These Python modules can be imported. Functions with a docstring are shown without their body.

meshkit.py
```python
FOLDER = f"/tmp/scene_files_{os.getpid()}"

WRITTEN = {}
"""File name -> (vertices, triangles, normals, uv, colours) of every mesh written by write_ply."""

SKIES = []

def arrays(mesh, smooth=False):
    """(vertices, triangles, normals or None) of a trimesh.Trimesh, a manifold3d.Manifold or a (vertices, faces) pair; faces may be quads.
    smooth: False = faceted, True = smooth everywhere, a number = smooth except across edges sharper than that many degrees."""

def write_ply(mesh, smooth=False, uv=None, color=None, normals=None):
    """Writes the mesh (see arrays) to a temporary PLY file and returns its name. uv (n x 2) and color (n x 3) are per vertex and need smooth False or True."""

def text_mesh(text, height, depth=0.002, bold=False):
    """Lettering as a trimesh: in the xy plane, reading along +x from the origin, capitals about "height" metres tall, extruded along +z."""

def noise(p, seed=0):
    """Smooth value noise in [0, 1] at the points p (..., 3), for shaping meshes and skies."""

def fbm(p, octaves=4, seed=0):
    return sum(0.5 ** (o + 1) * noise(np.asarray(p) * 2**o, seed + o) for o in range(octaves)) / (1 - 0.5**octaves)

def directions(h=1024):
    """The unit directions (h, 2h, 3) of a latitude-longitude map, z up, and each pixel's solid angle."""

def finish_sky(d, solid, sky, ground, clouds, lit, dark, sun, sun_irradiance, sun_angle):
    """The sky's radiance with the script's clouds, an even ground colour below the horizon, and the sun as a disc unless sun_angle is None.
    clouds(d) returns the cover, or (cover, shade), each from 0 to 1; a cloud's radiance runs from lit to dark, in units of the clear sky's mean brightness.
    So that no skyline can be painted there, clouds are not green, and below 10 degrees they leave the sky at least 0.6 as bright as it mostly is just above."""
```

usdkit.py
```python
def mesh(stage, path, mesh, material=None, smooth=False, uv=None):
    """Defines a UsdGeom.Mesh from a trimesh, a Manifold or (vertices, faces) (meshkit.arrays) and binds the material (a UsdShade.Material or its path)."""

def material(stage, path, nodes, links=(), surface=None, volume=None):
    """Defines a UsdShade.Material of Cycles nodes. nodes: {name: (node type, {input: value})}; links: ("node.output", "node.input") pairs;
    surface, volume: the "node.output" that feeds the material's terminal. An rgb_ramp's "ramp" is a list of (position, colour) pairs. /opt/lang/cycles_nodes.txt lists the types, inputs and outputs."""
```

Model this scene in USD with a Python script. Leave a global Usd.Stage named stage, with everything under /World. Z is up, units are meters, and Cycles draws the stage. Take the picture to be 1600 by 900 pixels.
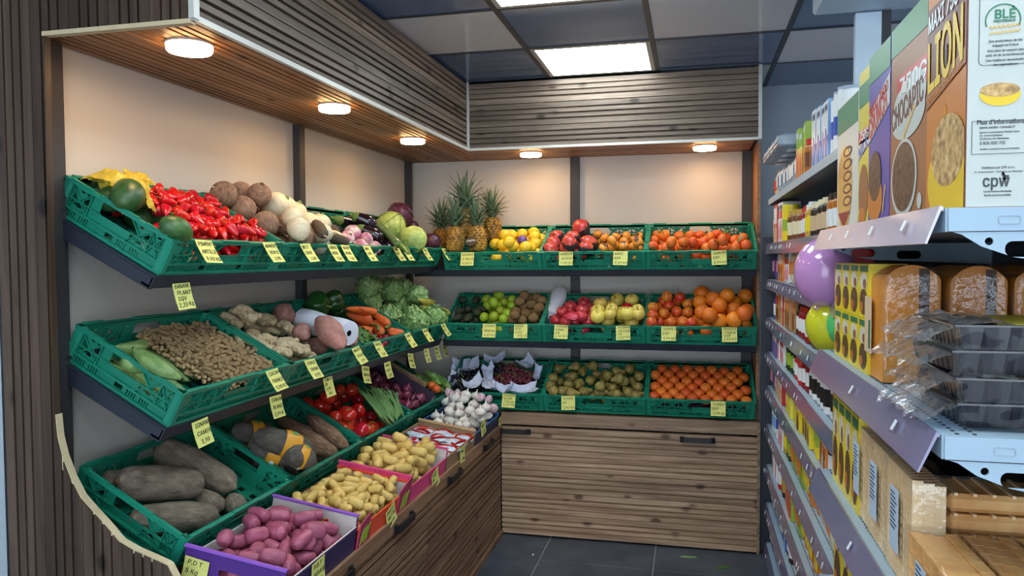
import math, random, numpy as np, trimesh, usdkit, meshkit
from pxr import Usd, UsdGeom, UsdLux, UsdShade, Gf, Sdf, Vt
from shapely.geometry import Polygon, box as sbox, Point, LineString
from shapely import affinity, union_all
stage = Usd.Stage.CreateInMemory()
UsdGeom.SetStageUpAxis(stage, 'Z'); UsdGeom.SetStageMetersPerUnit(stage, 1)
UsdGeom.Xform.Define(stage, '/World'); UsdGeom.Scope.Define(stage, '/World/Looks')
PI = math.pi
# ---------------------------------------------------------------- camera
FPX, YAW, PITCH, ROLL, EYE = 1188.4, .2319, .0390, .0058, 1.614      # focal length in pixels of a 1600-wide frame
cam = UsdGeom.Camera.Define(stage, '/World/camera')
cam.CreateHorizontalApertureAttr(36.0); cam.CreateVerticalApertureAttr(20.25); cam.CreateFocalLengthAttr(36.0 * FPX / 1600)
cam.CreateClippingRangeAttr(Gf.Vec2f(.05, 60)); cam.CreateExposureAttr(0.0)
_cy, _sy, _cp, _sp, _cr, _sr = math.cos(YAW), math.sin(YAW), math.cos(PITCH), math.sin(PITCH), math.cos(ROLL), math.sin(ROLL)
_r0 = np.array([_cy, _sy, 0.]); _fh = np.array([-_sy, _cy, 0.]); _up = np.array([0, 0, 1.])
FWD = _cp * _fh - _sp * _up
_u0 = _cp * _up + _sp * _fh
RIGHT = _cr * _r0 + _sr * -_u0; UPV = _cr * _u0 + _sr * _r0
# ray directions through a pixel of the 1600x900 photograph: used to read places off the photograph
def ray(px, py):
    X, Y = px - 800., py - 450.
    X, Y = _cr * X + _sr * Y, -_sr * X + _cr * Y
    d = FWD + _r0 * X / FPX - _u0 * Y / FPX
    return d
def at(px, py, axis, val):
    o = np.array([0, 0, EYE]); d = ray(px, py); return o + (val - o[axis]) / d[axis] * d
def proj(P):
    q = np.asarray(P, float) - [0, 0, EYE]; k = FPX / (q @ FWD); X, Y = q @ _r0 * k, -(q @ _u0) * k
    return np.array([800 + _cr * X - _sr * Y, 450 + _sr * X + _cr * Y])
_back = -FWD; _yy = _u0 * _cr + _r0 * _sr; _xx = _r0 * _cr - _u0 * _sr
_m = np.eye(4); _m[0, :3], _m[1, :3], _m[2, :3], _m[3, :3] = _xx, _yy, _back, [0, 0, EYE]
cam.AddTransformOp().Set(Gf.Matrix4d(*_m.ravel().tolist()))
# ---------------------------------------------------------------- light: daylight from the shop front behind the camera; lamps come with their builders
dome = UsdLux.DomeLight.Define(stage, '/World/daylight'); dome.CreateIntensityAttr(1.4); dome.CreateColorAttr(Gf.Vec3f(.74, .87, 1.0))
LAMP_E, PANEL_E = 16.0, 13.5
# ---------------------------------------------------------------- helpers: prims
_used = {}
def numbered(parent, n):
    k = (parent, n); c = _used.get(k, 0); _used[k] = c + 1
    return n if c == 0 else f'{n}_{c:03d}'
def tag(o, label=None, cat=None, group=None, kind=None):
    for k, v in (('label', label), ('category', cat), ('group', group), ('kind', kind)):
        if v: o.SetCustomDataByKey(k, v)
    return o
def mat4(R=None, t=(0, 0, 0), s=(1, 1, 1)):
    m = np.eye(4); R = np.eye(3) if R is None else np.asarray(R, float)
    m[:3, :3] = (R * np.asarray(s, float)).T; m[3, :3] = t; return m           # row-vector convention; columns of R are the local axes
def setx(prim, M):
    UsdGeom.Xformable(prim).AddTransformOp().Set(Gf.Matrix4d(*np.asarray(M, float).ravel().tolist()))
def thing(name, label, cat, M=None, group=None, kind=None, parent='/World'):
    x = UsdGeom.Xform.Define(stage, parent + '/' + numbered(parent, name))
    if M is not None: setx(x, M)
    return tag(x.GetPrim(), label, cat, group, kind)
def part(parent, name, mesh, m, smooth=False, label=None, kind=None):
    p = str(parent.GetPath())
    o = usdkit.mesh(stage, p + '/' + numbered(p, name), mesh, LOOK[m] if isinstance(m, str) else m, smooth).GetPrim()
    return tag(o, label, kind=kind)
def single(name, label, cat, mesh, m, M=None, group=None, kind=None, smooth=False):
    o = usdkit.mesh(stage, '/World/' + numbered('/World', name), mesh, LOOK[m], smooth)
    if M is not None: setx(o, M)
    return tag(o.GetPrim(), label, cat, group, kind)
stage.CreateClassPrim('/World/Kinds')
KIND = {}
def kind_(name):                                                       # a class prim that copies refer to
    o = stage.CreateClassPrim('/World/Kinds/' + name); o.SetTypeName('Xform'); KIND[name] = o; return o
def copy(kindname, name, label, cat, M, group=None):
    x = UsdGeom.Xform.Define(stage, '/World/' + numbered('/World', name)); pr = x.GetPrim()
    pr.GetReferences().AddInternalReference('/World/Kinds/' + kindname); pr.SetInstanceable(True)
    setx(x, M); return tag(pr, label, cat, group)
ORD = 'first second third fourth fifth sixth seventh eighth ninth tenth eleventh twelfth thirteenth fourteenth fifteenth sixteenth seventeenth eighteenth nineteenth twentieth'.split()
def ordw(n): return ORD[n - 1] if 0 < n <= 20 else (f'{n}th' if n % 10 not in (1, 2, 3) or n in (11, 12, 13) else f'{n}' + {1: 'st', 2: 'nd', 3: 'rd'}[n % 10])
# ---------------------------------------------------------------- helpers: shapes
def cat_(l): return trimesh.util.concatenate(l)
def bx(x0, y0, z0, x1, y1, z1):
    b = trimesh.creation.box(extents=(abs(x1 - x0), abs(y1 - y0), abs(z1 - z0))); b.apply_translation(((x0 + x1) / 2, (y0 + y1) / 2, (z0 + z1) / 2)); return b
def rbx(sx, sy, sz, r=.003):                                          # box with chamfered edges, centred
    import manifold3d as mf
    hs = []
    for k in range(3):
        d = [sx / 2 - r, sy / 2 - r, sz / 2 - r]; d[k] += r
        hs.append(trimesh.creation.box(extents=np.array(d) * 2).vertices)
    return trimesh.convex.convex_hull(np.vstack(hs))
def mv(m, t): m = m.copy(); m.apply_translation(t); return m
def tf(m, R, t=(0, 0, 0)): m = m.copy(); M = np.eye(4); M[:3, :3] = R; M[:3, 3] = t; m.apply_transform(M); return m
def prism(poly, h):
    gs = [g for g in getattr(poly, 'geoms', [poly]) if g.geom_type == 'Polygon' and g.area > 1e-9]
    return cat_([trimesh.creation.extrude_polygon(g, h, engine='earcut') for g in gs])
def axes(X, Y, Z): return np.array([X, Y, Z], float).T                # columns
def lathe(pr, n=20):
    return trimesh.creation.revolve(np.array(pr, float), sections=n)
def tube(pts, rad, n=8, cap=True):
    pts = np.asarray(pts, float); rad = np.broadcast_to(np.asarray(rad, float), (len(pts),)); V = []; F = []
    up = None
    for i, p in enumerate(pts):
        t = pts[min(i + 1, len(pts) - 1)] - pts[max(i - 1, 0)]; t /= np.linalg.norm(t) + 1e-12
        if up is None: up = np.array([0, 0, 1.]) if abs(t[2]) < .9 else np.array([1., 0, 0])
        a = np.cross(t, up); a /= np.linalg.norm(a) + 1e-12; up = np.cross(a, t)
        for k in range(n):
            q = 2 * PI * k / n; V.append(p + rad[i] * (math.cos(q) * a + math.sin(q) * up))
    for i in range(len(pts) - 1):
        for k in range(n):
            A, B = i * n + k, i * n + (k + 1) % n; F += [(A, A + n, B), (B, A + n, B + n)]
    if cap:
        for e, o in ((0, 1), (len(pts) - 1, -1)):
            c = len(V); V.append(pts[e])
            for k in range(n):
                A, B = e * n + k, e * n + (k + 1) % n; F.append((c, A, B) if o > 0 else (c, B, A))
    return trimesh.Trimesh(V, F, process=False)
def ico(sub=2, r=1.): return trimesh.creation.icosphere(subdivisions=sub, radius=r)
def lump(m, amp, freq, seed):                                         # noise along the normal direction from the centre
    v = m.vertices; n = v / (np.linalg.norm(v, axis=1, keepdims=True) + 1e-9)
    m.vertices = v * (1 + amp * (meshkit.fbm(n * freq + 7.3 * seed, 3, seed) - .5)[:, None] * 2); return m
def rot(ax, a):
    return trimesh.transformations.rotation_matrix(a, ax)[:3, :3]
# ---------------------------------------------------------------- helpers: materials
LOOK = {}
def s2l(c): return [((x / 255 + .055) / 1.055) ** 2.4 if x > 10 else x / 255 / 12.92 for x in c]   # sRGB 0..255 to linear
def M(name, cols, scale=8., rough=.5, bump=0., bscale=None, spec=.5, coat=0., rnd=0., rndh=0., detail=3., metal=0., dist=0., trans=0., ior=1.5, sss=0., pos=None, mapr=None):
    cols = [c if np.ndim(c[-1]) else (i / max(1, len(cols) - 1), c) for i, c in enumerate(cols)]
    cols = [(p, s2l(c)) for p, c in cols]; sc = scale if np.ndim(scale) else (scale,) * 3
    N = {'tc': ('texture_coordinate', {}), 'mp': ('mapping', {'scale': tuple(sc)}), 'p': ('principled_bsdf', {'roughness': rough, 'specular_ior_level': spec, 'coat_weight': coat, 'metallic': metal, 'transmission_weight': trans, 'ior': ior, 'coat_roughness': .12})}
    L = [('tc.object', 'mp.vector')]
    if len(cols) > 1:
        N['n'] = ('noise_texture', {'scale': 1., 'detail': detail, 'roughness': .6, 'distortion': dist}); N['r'] = ('rgb_ramp', {'ramp': cols}); L += [('mp.vector', 'n.vector'), ('n.fac', 'r.fac')]; src = 'r.color'
    else:
        N['p'][1]['base_color'] = tuple(cols[0][1]); src = None
    if (rnd or rndh):
        if src is None: N['r'] = ('rgb_ramp', {'ramp': [(0, cols[0][1]), (1, cols[0][1])]}); src = 'r.color'
        N['oi'] = ('object_info', {}); N['mr'] = ('map_range', {'to_min': 1 - rnd, 'to_max': 1 + rnd}); N['mh'] = ('map_range', {'to_min': .5 - rndh, 'to_max': .5 + rndh}); N['h'] = ('hsv', {})
        L += [('oi.random', 'mr.value'), ('oi.random', 'mh.value'), ('mr.result', 'h.value'), ('mh.result', 'h.hue'), (src, 'h.color')]; src = 'h.color'
    if src: L.append((src, 'p.base_color'))
    if bump:
        b = bscale or sc; b = b if np.ndim(b) else (b,) * 3
        N['mb'] = ('mapping', {'scale': tuple(b)}); N['nb'] = ('noise_texture', {'scale': 1., 'detail': 4.}); N['bp'] = ('bump', {'strength': bump, 'distance': .004})
        L += [('tc.object', 'mb.vector'), ('mb.vector', 'nb.vector'), ('nb.fac', 'bp.height'), ('bp.normal', 'p.normal')]
    if sss: N['p'][1].update({'subsurface_weight': sss, 'subsurface_scale': .008})
    LOOK[name] = usdkit.material(stage, '/World/Looks/' + name, N, L, 'p.BSDF'); return LOOK[name]
def EM(name, col, e):
    LOOK[name] = usdkit.material(stage, '/World/Looks/' + name, {'e': ('emission', {'color': tuple(s2l(col)), 'strength': e})}, [], 'e.emission')
def FILM(name, tint=(255, 255, 255), mixf=.25, rough=.12, haze=0., bump=.9, fres=True):      # clear plastic film: lets light through, glints
    N = {'t': ('transparent_bsdf', {'color': tuple(s2l(tint))}), 'g': ('glossy_bsdf', {'color': (1, 1, 1), 'roughness': rough}), 'f': ('fresnel', {'IOR': 1.5}), 'ma': ('math', {'math_type': 'add', 'value2': mixf, 'use_clamp': True}), 'm': ('mix_closure', {}),
         'tc': ('texture_coordinate', {}), 'n': ('noise_texture', {'scale': 45., 'detail': 4.}), 'b': ('bump', {'strength': bump, 'distance': .006})}
    L = [('f.fac', 'ma.value1'), ('ma.value', 'm.fac'), ('t.BSDF', 'm.closure1'), ('g.BSDF', 'm.closure2'), ('tc.object', 'n.vector'), ('n.fac', 'b.height'), ('b.normal', 'g.normal')]
    if not fres: N.pop('f'); N['ma'][1].update({'value1': mixf, 'value2': 0.}); L.pop(0)
    out = 'm.closure'
    if haze:
        N['d'] = ('diffuse_bsdf', {'color': (.8, .8, .8)}); N['m2'] = ('mix_closure', {'fac': haze}); L += [('m.closure', 'm2.closure1'), ('d.BSDF', 'm2.closure2')]; out = 'm2.closure'
    LOOK[name] = usdkit.material(stage, '/World/Looks/' + name, N, L, out)
def WOOD(name, dark, mid, light, along, rough=.45, spec=.4):                # stained plank: grain along one axis, knots, tone by plank
    sc = [38., 38., 38.]; sc[along] = 1.6; kn = [9., 9., 9.]; kn[along] = 5.0
    N = {'tc': ('texture_coordinate', {}), 'oi': ('object_info', {}), 'cx': ('combine_xyz', {}), 'mu': ('math', {'math_type': 'multiply', 'value2': 37.}), 'va': ('vector_math', {'math_type': 'add'}), 'mp': ('mapping', {'scale': tuple(sc)}),
         'n': ('noise_texture', {'scale': 1., 'detail': 5., 'roughness': .65, 'distortion': .6}), 'r': ('rgb_ramp', {'ramp': [(.18, s2l(dark)), (.5, s2l(mid)), (.85, s2l(light))]}),
         'mk': ('mapping', {'scale': tuple(kn)}), 'v': ('voronoi_texture', {'scale': 1., 'randomness': 1.}), 'rk': ('rgb_ramp', {'ramp': [(0., (.10, .08, .07)), (.09, (.16, .13, .12)), (.15, (.75, .72, .7)), (.20, (1, 1, 1)), (1, (1, 1, 1))]}),
         'mx': ('mix', {'mix_type': 'multiply', 'fac': .85}), 'mr': ('map_range', {'to_min': .72, 'to_max': 1.3}), 'h': ('hsv', {}), 'p': ('principled_bsdf', {'roughness': rough, 'specular_ior_level': spec}), 'b': ('bump', {'strength': .25, 'distance': .002})}
    L = [('oi.random', 'mu.value1'), ('mu.value', 'cx.x'), ('mu.value', 'cx.y'), ('mu.value', 'cx.z'), ('tc.object', 'va.vector1'), ('cx.image' if 0 else 'cx.vector', 'va.vector2'), ('va.vector', 'mp.vector'), ('mp.vector', 'n.vector'), ('n.fac', 'r.fac'), ('va.vector', 'mk.vector'), ('mk.vector', 'v.vector'), ('v.distance', 'rk.fac'),
         ('r.color', 'mx.color1'), ('rk.color', 'mx.color2'), ('mx.color', 'h.color'), ('oi.random', 'mr.value'), ('mr.result', 'h.value'), ('h.color', 'p.base_color'), ('n.fac', 'b.height'), ('b.normal', 'p.normal')]
    LOOK[name] = usdkit.material(stage, '/World/Looks/' + name, N, L, 'p.BSDF')
# ---------------------------------------------------------------- the room
XW, YW, XL, YS, YN, ZC, ZS, XR = -1.795, 4.72, -1.26, 4.243, 1.746, 2.627, 2.238, .345
XP, YP, ZPL, ZPB = -1.0745, 4.262, .645, .722
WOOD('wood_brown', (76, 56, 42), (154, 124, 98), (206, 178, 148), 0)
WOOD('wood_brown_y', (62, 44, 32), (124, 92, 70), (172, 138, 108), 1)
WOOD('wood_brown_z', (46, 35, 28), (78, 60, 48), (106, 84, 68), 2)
WOOD('larch_x', (96, 62, 38), (150, 104, 66), (184, 138, 94), 0)  # underside copy of the brown wood, warm lamp light put into its colour
WOOD('larch_y', (96, 62, 38), (150, 104, 66), (184, 138, 94), 1)  # same lamp-warmed colour, grain along y
WOOD('wood_grey', (58, 46, 38), (116, 98, 84), (156, 136, 120), 0, .5, .3)
WOOD('wood_grey_y', (58, 46, 38), (114, 96, 82), (154, 134, 118), 1, .5, .3)
M('panel_white', [(206, 198, 188), (212, 204, 194)], 3, .45)
M('paint_bluegrey', [(150, 160, 172), (160, 170, 182)], 1.5, .6)
M('white_paint', [(196, 212, 226), (206, 220, 232)], 2, .5)
M('tile_grey', [(.35, (60, 67, 78)), (.65, (80, 87, 98))], 5, .42, .08, 30, rnd=.08)
M('grout', [(148, 152, 156), (166, 168, 170)], 40, .8)
M('ceil_light', [(222, 222, 226)], 1, .10, spec=.45)
M('ceil_dark', [(88, 112, 148)], 1, .10, spec=.75)
M('bar_grey', [(44, 50, 60)], 1, .4)
M('black_gap', [(22, 24, 28)], 1, .7)
M('navy_metal', [(40, 44, 56)], 1, .45, .05, 200)
M('post_dark', [(52, 50, 54)], 1, .5)
M('trim_white', [(196, 192, 184)], 1, .35)
M('cut_cream', [(214, 196, 160), (196, 174, 136)], 30, .8)
M('handle_black', [(20, 20, 22)], 1, .5)
EM('led_panel', (232, 250, 255), PANEL_E)
EM('lamp_glow', (255, 206, 142), LAMP_E)
def struct(name, mesh, m, M_=None, label=None):
    o = single(name, label, None, mesh, m, M_, kind='structure'); return o
def sthing(name, label=None):
    return thing(name, label, None, kind='structure')
# floor: grey tiles with pale joints
fl = sthing('floor', 'dark grey tiled floor with pale joints')
part(fl, 'grout_bed', bx(-2.2, -2.8, -.05, 2.6, 4.86, -.003), 'grout')
for i in range(-3, 6):
    for j in range(-11, 2):
        x0, y0 = -.7892 + .6 * i, 3.9323 + .6 * j
        X0, X1, Y0, Y1 = max(x0 + .0025, -2.15), min(x0 + .5975, 2.55), max(y0 + .0025, -2.75), min(y0 + .5975, 4.79)
        if X1 - X0 < .03 or Y1 - Y0 < .03: continue
        part(fl, 'floor_tile', tf(rbx(X1 - X0, Y1 - Y0, .02, .0012), np.eye(3), ((X0 + X1) / 2, (Y0 + Y1) / 2, -.01)), 'tile_grey')
# ceiling: glossy dark and pale tiles in a grid
ce = sthing('ceiling', 'suspended ceiling of glossy dark and pale square tiles'); LX, LY = -.7819, 3.6427
LEDS = {(0, 0), (0, -2), (0, -4), (0, -6), (0, -8), (4, 0), (4, -2), (4, -4), (4, -6), (2, -5)}
part(ce, 'backing', bx(-2.2, -2.8, ZC + .05, 2.6, 4.9, ZC + .09), 'black_gap')
for i in range(-3, 6):
    for j in range(-11, 2):
        x0, y0 = LX + .6 * i, LY + .6 * j
        X0, X1, Y0, Y1 = max(x0 + .010, -2.1), min(x0 + .590, 2.55), max(y0 + .010, -2.75), min(y0 + .590, 4.795)
        if X1 - X0 < .03 or Y1 - Y0 < .03 or (i, j) in LEDS: continue
        if X1 < XL - .05 and Y0 > YN: continue
        if X1 < XR and Y0 > YS: continue
        part(ce, 'ceiling_tile', bx(X0, Y0, ZC + .002, X1, Y1, ZC + .014), 'ceil_dark' if (i + j) % 2 else 'ceil_light')
for i in range(-3, 7): part(ce, 'grid_bar', bx(LX + .6 * i - .012, -2.75, ZC - .003, LX + .6 * i + .012, 4.79, ZC + .012), 'bar_grey')
for j in range(-11, 3):
    y = LY + .6 * j
    if y < 4.8: part(ce, 'grid_bar', bx(-2.1, y - .010, ZC - .002, 2.55, y + .010, ZC + .011), 'bar_grey')
for k, (i, j) in enumerate(sorted(LEDS)):
    x0, y0 = LX + .6 * i, LY + .6 * j
    if k > 0 and False: continue
    lab = {(0, 0): 'square white ceiling light panel just in front of the wooden soffit', (0, -2): 'square white ceiling light panel at the top edge of the picture, nearer than the other'}.get((i, j), f'square white ceiling light panel behind the viewer, {"aisle" if i == 0 else "next aisle" if i == 4 else "middle"} {ordw(abs(j))} row')
    t = thing('ceiling_light', lab, 'ceiling light', mat4(t=(x0 + .3, y0 + .3, ZC)), 'recessed ceiling light panels')
    part(t, 'diffuser', bx(-.268, -.268, .001, .268, .268, .006), 'led_panel')
    fr = Polygon([(-.288, -.288), (.288, -.288), (.288, .288), (-.288, .288)], [[(-.267, -.267), (.267, -.267), (.267, .267), (-.267, .267)]])
    part(t, 'frame', mv(prism(fr, .012), (0, 0, -.002)), 'trim_white')
# walls
wl = sthing('wall_left'); part(wl, 'plaster', bx(-2.0, -2.75, 0, -1.93, 4.86, 2.70), 'paint_bluegrey')
for a, b in ((1.79, 3.232), (3.238, 4.66)): part(wl, 'wall_panel', bx(-1.815, a, .02, XW, b, 2.40), 'panel_white')
struct('trim_1', bx(-2.02, 1.66, 0, -1.892, 1.744, ZC), 'white_paint', label='pale blue-white painted door post at the left edge')
wb = sthing('wall_back'); part(wb, 'plaster', bx(-2.0, 4.80, 0, 2.6, 4.86, 2.70), 'paint_bluegrey')
for a, b in ((-1.79, -.708), (-.702, .318)): part(wb, 'wall_panel', bx(a, YW, .02, b, YW + .02, 2.40), 'panel_white')
struct('wall_right', bx(2.56, -2.75, 0, 2.62, 4.86, 2.70), 'paint_bluegrey')
# hanging ceiling box at the top right
hb = thing('ceiling_cassette', 'white box-shaped ceiling unit hanging below the grid above the grocery shelves', 'ceiling unit', mat4(t=(.66, 2.47, 2.50)))
part(hb, 'casing', tf(rbx(.46, 1.1, .124, .008), np.eye(3), (0, 0, .062)), 'white_paint')
part(hb, 'grille', cat_([bx(-.17, -.4 + .1 * k, -.004, .17, -.33 + .1 * k, .002) for k in range(8)]), 'bar_grey')
# cladding boards
def rib_profile(w=.126, t=.020, g=.013):                               # half rib, groove, rib, groove, rib, groove, half rib
    cuts = [(.030, .039), (.0585, .0675), (.087, .096)]
    p = [(.0008, 0), (w - .0008, 0), (w - .0008, t - .005), (w - .0022, t)]
    for a, b in reversed(cuts): p += [(b + .001, t), (b - .001, t - g), (a + .001, t - g), (a - .001, t)]
    return Polygon(p + [(.0022, t), (.0008, t - .005)])
def clip_profile(w): return rib_profile().intersection(sbox(-1, -1, w, 1))
def board(par, o, U, Nn, L, length, m, w=.126):
    pr = rib_profile() if w >= .125 else clip_profile(w)
    me = tf(prism(pr, length), axes(U, Nn, L), o)
    if np.linalg.det(axes(U, Nn, L)) < 0: me.invert()
    part(par, 'cladding_board', me, m)
def rows(total):
    k, out = 0., []
    while k < total - .02: out.append((k, min(.126, total - k))); k += .126
    return out
# soffit over the displays
so = thing('wooden_soffit', 'grey-brown grooved wooden soffit boxing round the corner above the fruit and vegetable display', 'soffit')
for k, w in rows(ZC - ZS): board(so, (XL - .02, YN + .02, ZS + k), (0, 0, 1), (1, 0, 0), (0, 1, 0), YS - YN - .02, 'wood_grey_y', w)
for k, w in rows(ZC - ZS): board(so, (XL, YS + .02, ZS + k), (0, 0, 1), (0, -1, 0), (1, 0, 0), XR - XL, 'wood_grey', w)
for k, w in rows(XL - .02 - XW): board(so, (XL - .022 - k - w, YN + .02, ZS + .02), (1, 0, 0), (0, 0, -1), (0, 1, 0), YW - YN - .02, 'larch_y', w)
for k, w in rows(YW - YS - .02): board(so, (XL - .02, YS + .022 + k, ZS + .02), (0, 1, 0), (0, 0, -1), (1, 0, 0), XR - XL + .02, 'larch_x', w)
for x0, x1 in ((-1.885, XL),):
    for k, w in rows(x1 - x0): pass
part(so, 'corner_trim', cat_([bx(XL - .001, YS - .014, ZS, XL + .012, YS - .001, ZC), ]), 'trim_white', label='white corner strip')
part(so, 'edge_trim', bx(XL - .006, YN, ZS - .004, XL + .008, YS, ZS + .012), 'trim_white', label='pale edge strip')
part(so, 'edge_trim', bx(XL, YS - .008, ZS - .004, XR, YS + .006, ZS + .010), 'trim_white', label='pale edge strip')
part(so, 'edge_trim', bx(XR - .004, YS - .010, ZS, XR + .014, YS + .012, ZC), 'trim_white', label='pale edge strip')
part(so, 'edge_trim', bx(XL - .004, YN - .004, ZS, XL + .012, YN + .02, ZC), 'trim_white', label='pale edge strip')
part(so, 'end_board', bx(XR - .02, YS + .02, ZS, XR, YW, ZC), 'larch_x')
# end panel: upright grooved boards with a curved cut-out, raw edge showing
curve = [tuple(at(px + 3, py, 1, YN)[[0, 2]]) for px, py in ((79, 640), (82, 675), (89, 705), (102, 740), (117, 770), (136, 792), (154, 812), (177, 840), (202, 855), (227, 866), (252, 878), (263, 900))] + [(-1.33, .70), (-1.305, .64)]
cshape = Polygon([(-1.887, 0), (-1.887, ZC), (XL, ZC), (XL, ZS - .002), (-1.716, ZS - .002), (-1.722, 1.7)] + curve + [(XP - .02, .635), (XP - .02, 0)])
ep = thing('wooden_screen', 'dark wooden end panel of upright grooved boards with a curved cut-out beside the near shelves', 'panel')
x = -1.887; RY = axes((1, 0, 0), (0, 0, 1), (0, -1, 0))
while x < XP - .03:
    s = sbox(x + .0008, 0, x + .1252, 3).intersection(cshape)
    ribs = union_all([sbox(x + a, 0, x + b, 3) for a, b in ((.0008, .031), (.038, .0595), (.0665, .088), (.095, .1252))]).intersection(cshape)
    for s in [g for g in getattr(s, 'geoms', [s]) if g.area > 1e-4]: part(ep, 'cladding_board', cat_([tf(prism(s, .013), RY, (0, YN + .022, 0)), tf(prism(ribs.intersection(s), .009), RY, (0, YN + .009, 0))]), 'wood_brown_z')
    x += .126
rg = random.Random(4); cv = LineString(curve); L_ = cv.length; a_, b_ = [], []
for k in range(90):
    p, q = cv.interpolate(L_ * k / 89), cv.interpolate(min(L_, L_ * k / 89 + .004)); d = np.array([q.x - p.x, q.y - p.y]); d /= np.linalg.norm(d) + 1e-9
    nn = np.array([d[1], -d[0]]) * -1; w = .003 + .007 * meshkit.noise(np.array([k * .33, 0, 0]), 3) ** 2 * 2
    a_.append((p.x + nn[0] * .003, p.y + nn[1] * .003)); b_.append((p.x - nn[0] * w, p.y - nn[1] * w))
part(ep, 'raw_edge', tf(prism(Polygon(a_ + b_[::-1]).buffer(0), .022), RY, (0, YN + .026, 0)), 'cut_cream', label='ragged cream raw edge along the curve')
part(ep, 'edge_trim', bx(-1.722, YN - .002, ZS - .012, XL, YN + .02, ZS), 'cut_cream')
# right end board of the back display
rb = thing('wooden_screen', 'narrow upright wooden end board at the right end of the back display', 'panel')
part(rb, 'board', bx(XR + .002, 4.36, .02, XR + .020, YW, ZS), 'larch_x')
# uprights
def upright(o, label, side):
    t = thing('shelf_upright', label, 'upright', mat4(t=o), 'dark shelf uprights')
    x = (0, .035, -.024, .024) if side == 'L' else (-.028, .028, -.035, 0)
    w = bx(x[0], x[2], 0, x[1], x[3], ZS - .002); part(t, 'post', w, 'post_dark')
upright((XW, 3.235, 0), 'dark metal shelf upright standing against the middle of the left wall', 'L')
upright((XW, 4.64, 0), 'dark metal shelf upright in the wall corner', 'L')
upright((XW, 1.83, 0), 'dark metal shelf upright hidden behind the near end panel', 'L')
upright((-.705, YW, 0), 'dark metal shelf upright in the middle of the back wall', 'B')
upright((.317, YW, 0), 'dark metal shelf upright at the right end of the back wall', 'B')
# planters under the displays
def planter_handle(par, o, along):
    h = cat_([bx(-.095, 0, -.016, -.070, .006, .016), bx(.070, 0, -.016, .095, .006, .016), bx(-.075, .012, -.013, .075, .022, .013), tf(bx(-.014, 0, -.013, .014, .006, .013), rot([0, 0, 1], .6), (-.076, .010, 0)), tf(bx(-.014, 0, -.013, .014, .006, .013), rot([0, 0, 1], -.6), (.076, .010, 0))])
    R = axes((1, 0, 0), (0, -1, 0), (0, 0, -1)) if along == 'x' else axes((0, 1, 0), (1, 0, 0), (0, 0, -1))
    part(par, 'pull_handle', tf(h, R, o), 'handle_black', label='black strap handle')
pl = thing('storage_base', 'long brown grooved wooden base with black handles under the left display', 'base cabinet')
for a, b in ((YN + .03, 2.985), (2.99, YP - .021)):
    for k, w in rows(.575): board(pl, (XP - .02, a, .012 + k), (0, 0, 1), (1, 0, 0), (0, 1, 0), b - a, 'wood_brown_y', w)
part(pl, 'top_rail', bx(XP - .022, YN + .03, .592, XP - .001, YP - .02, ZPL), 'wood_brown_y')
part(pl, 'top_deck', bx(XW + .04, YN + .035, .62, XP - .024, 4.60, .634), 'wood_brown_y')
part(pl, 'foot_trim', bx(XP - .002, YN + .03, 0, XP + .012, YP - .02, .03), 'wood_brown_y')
for y in (2.16, 2.71, 3.35, 3.95): planter_handle(pl, (XP, y, .605), 'y')
pb = thing('storage_base', 'brown grooved wooden base with black handles under the back display', 'base cabinet')
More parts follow.
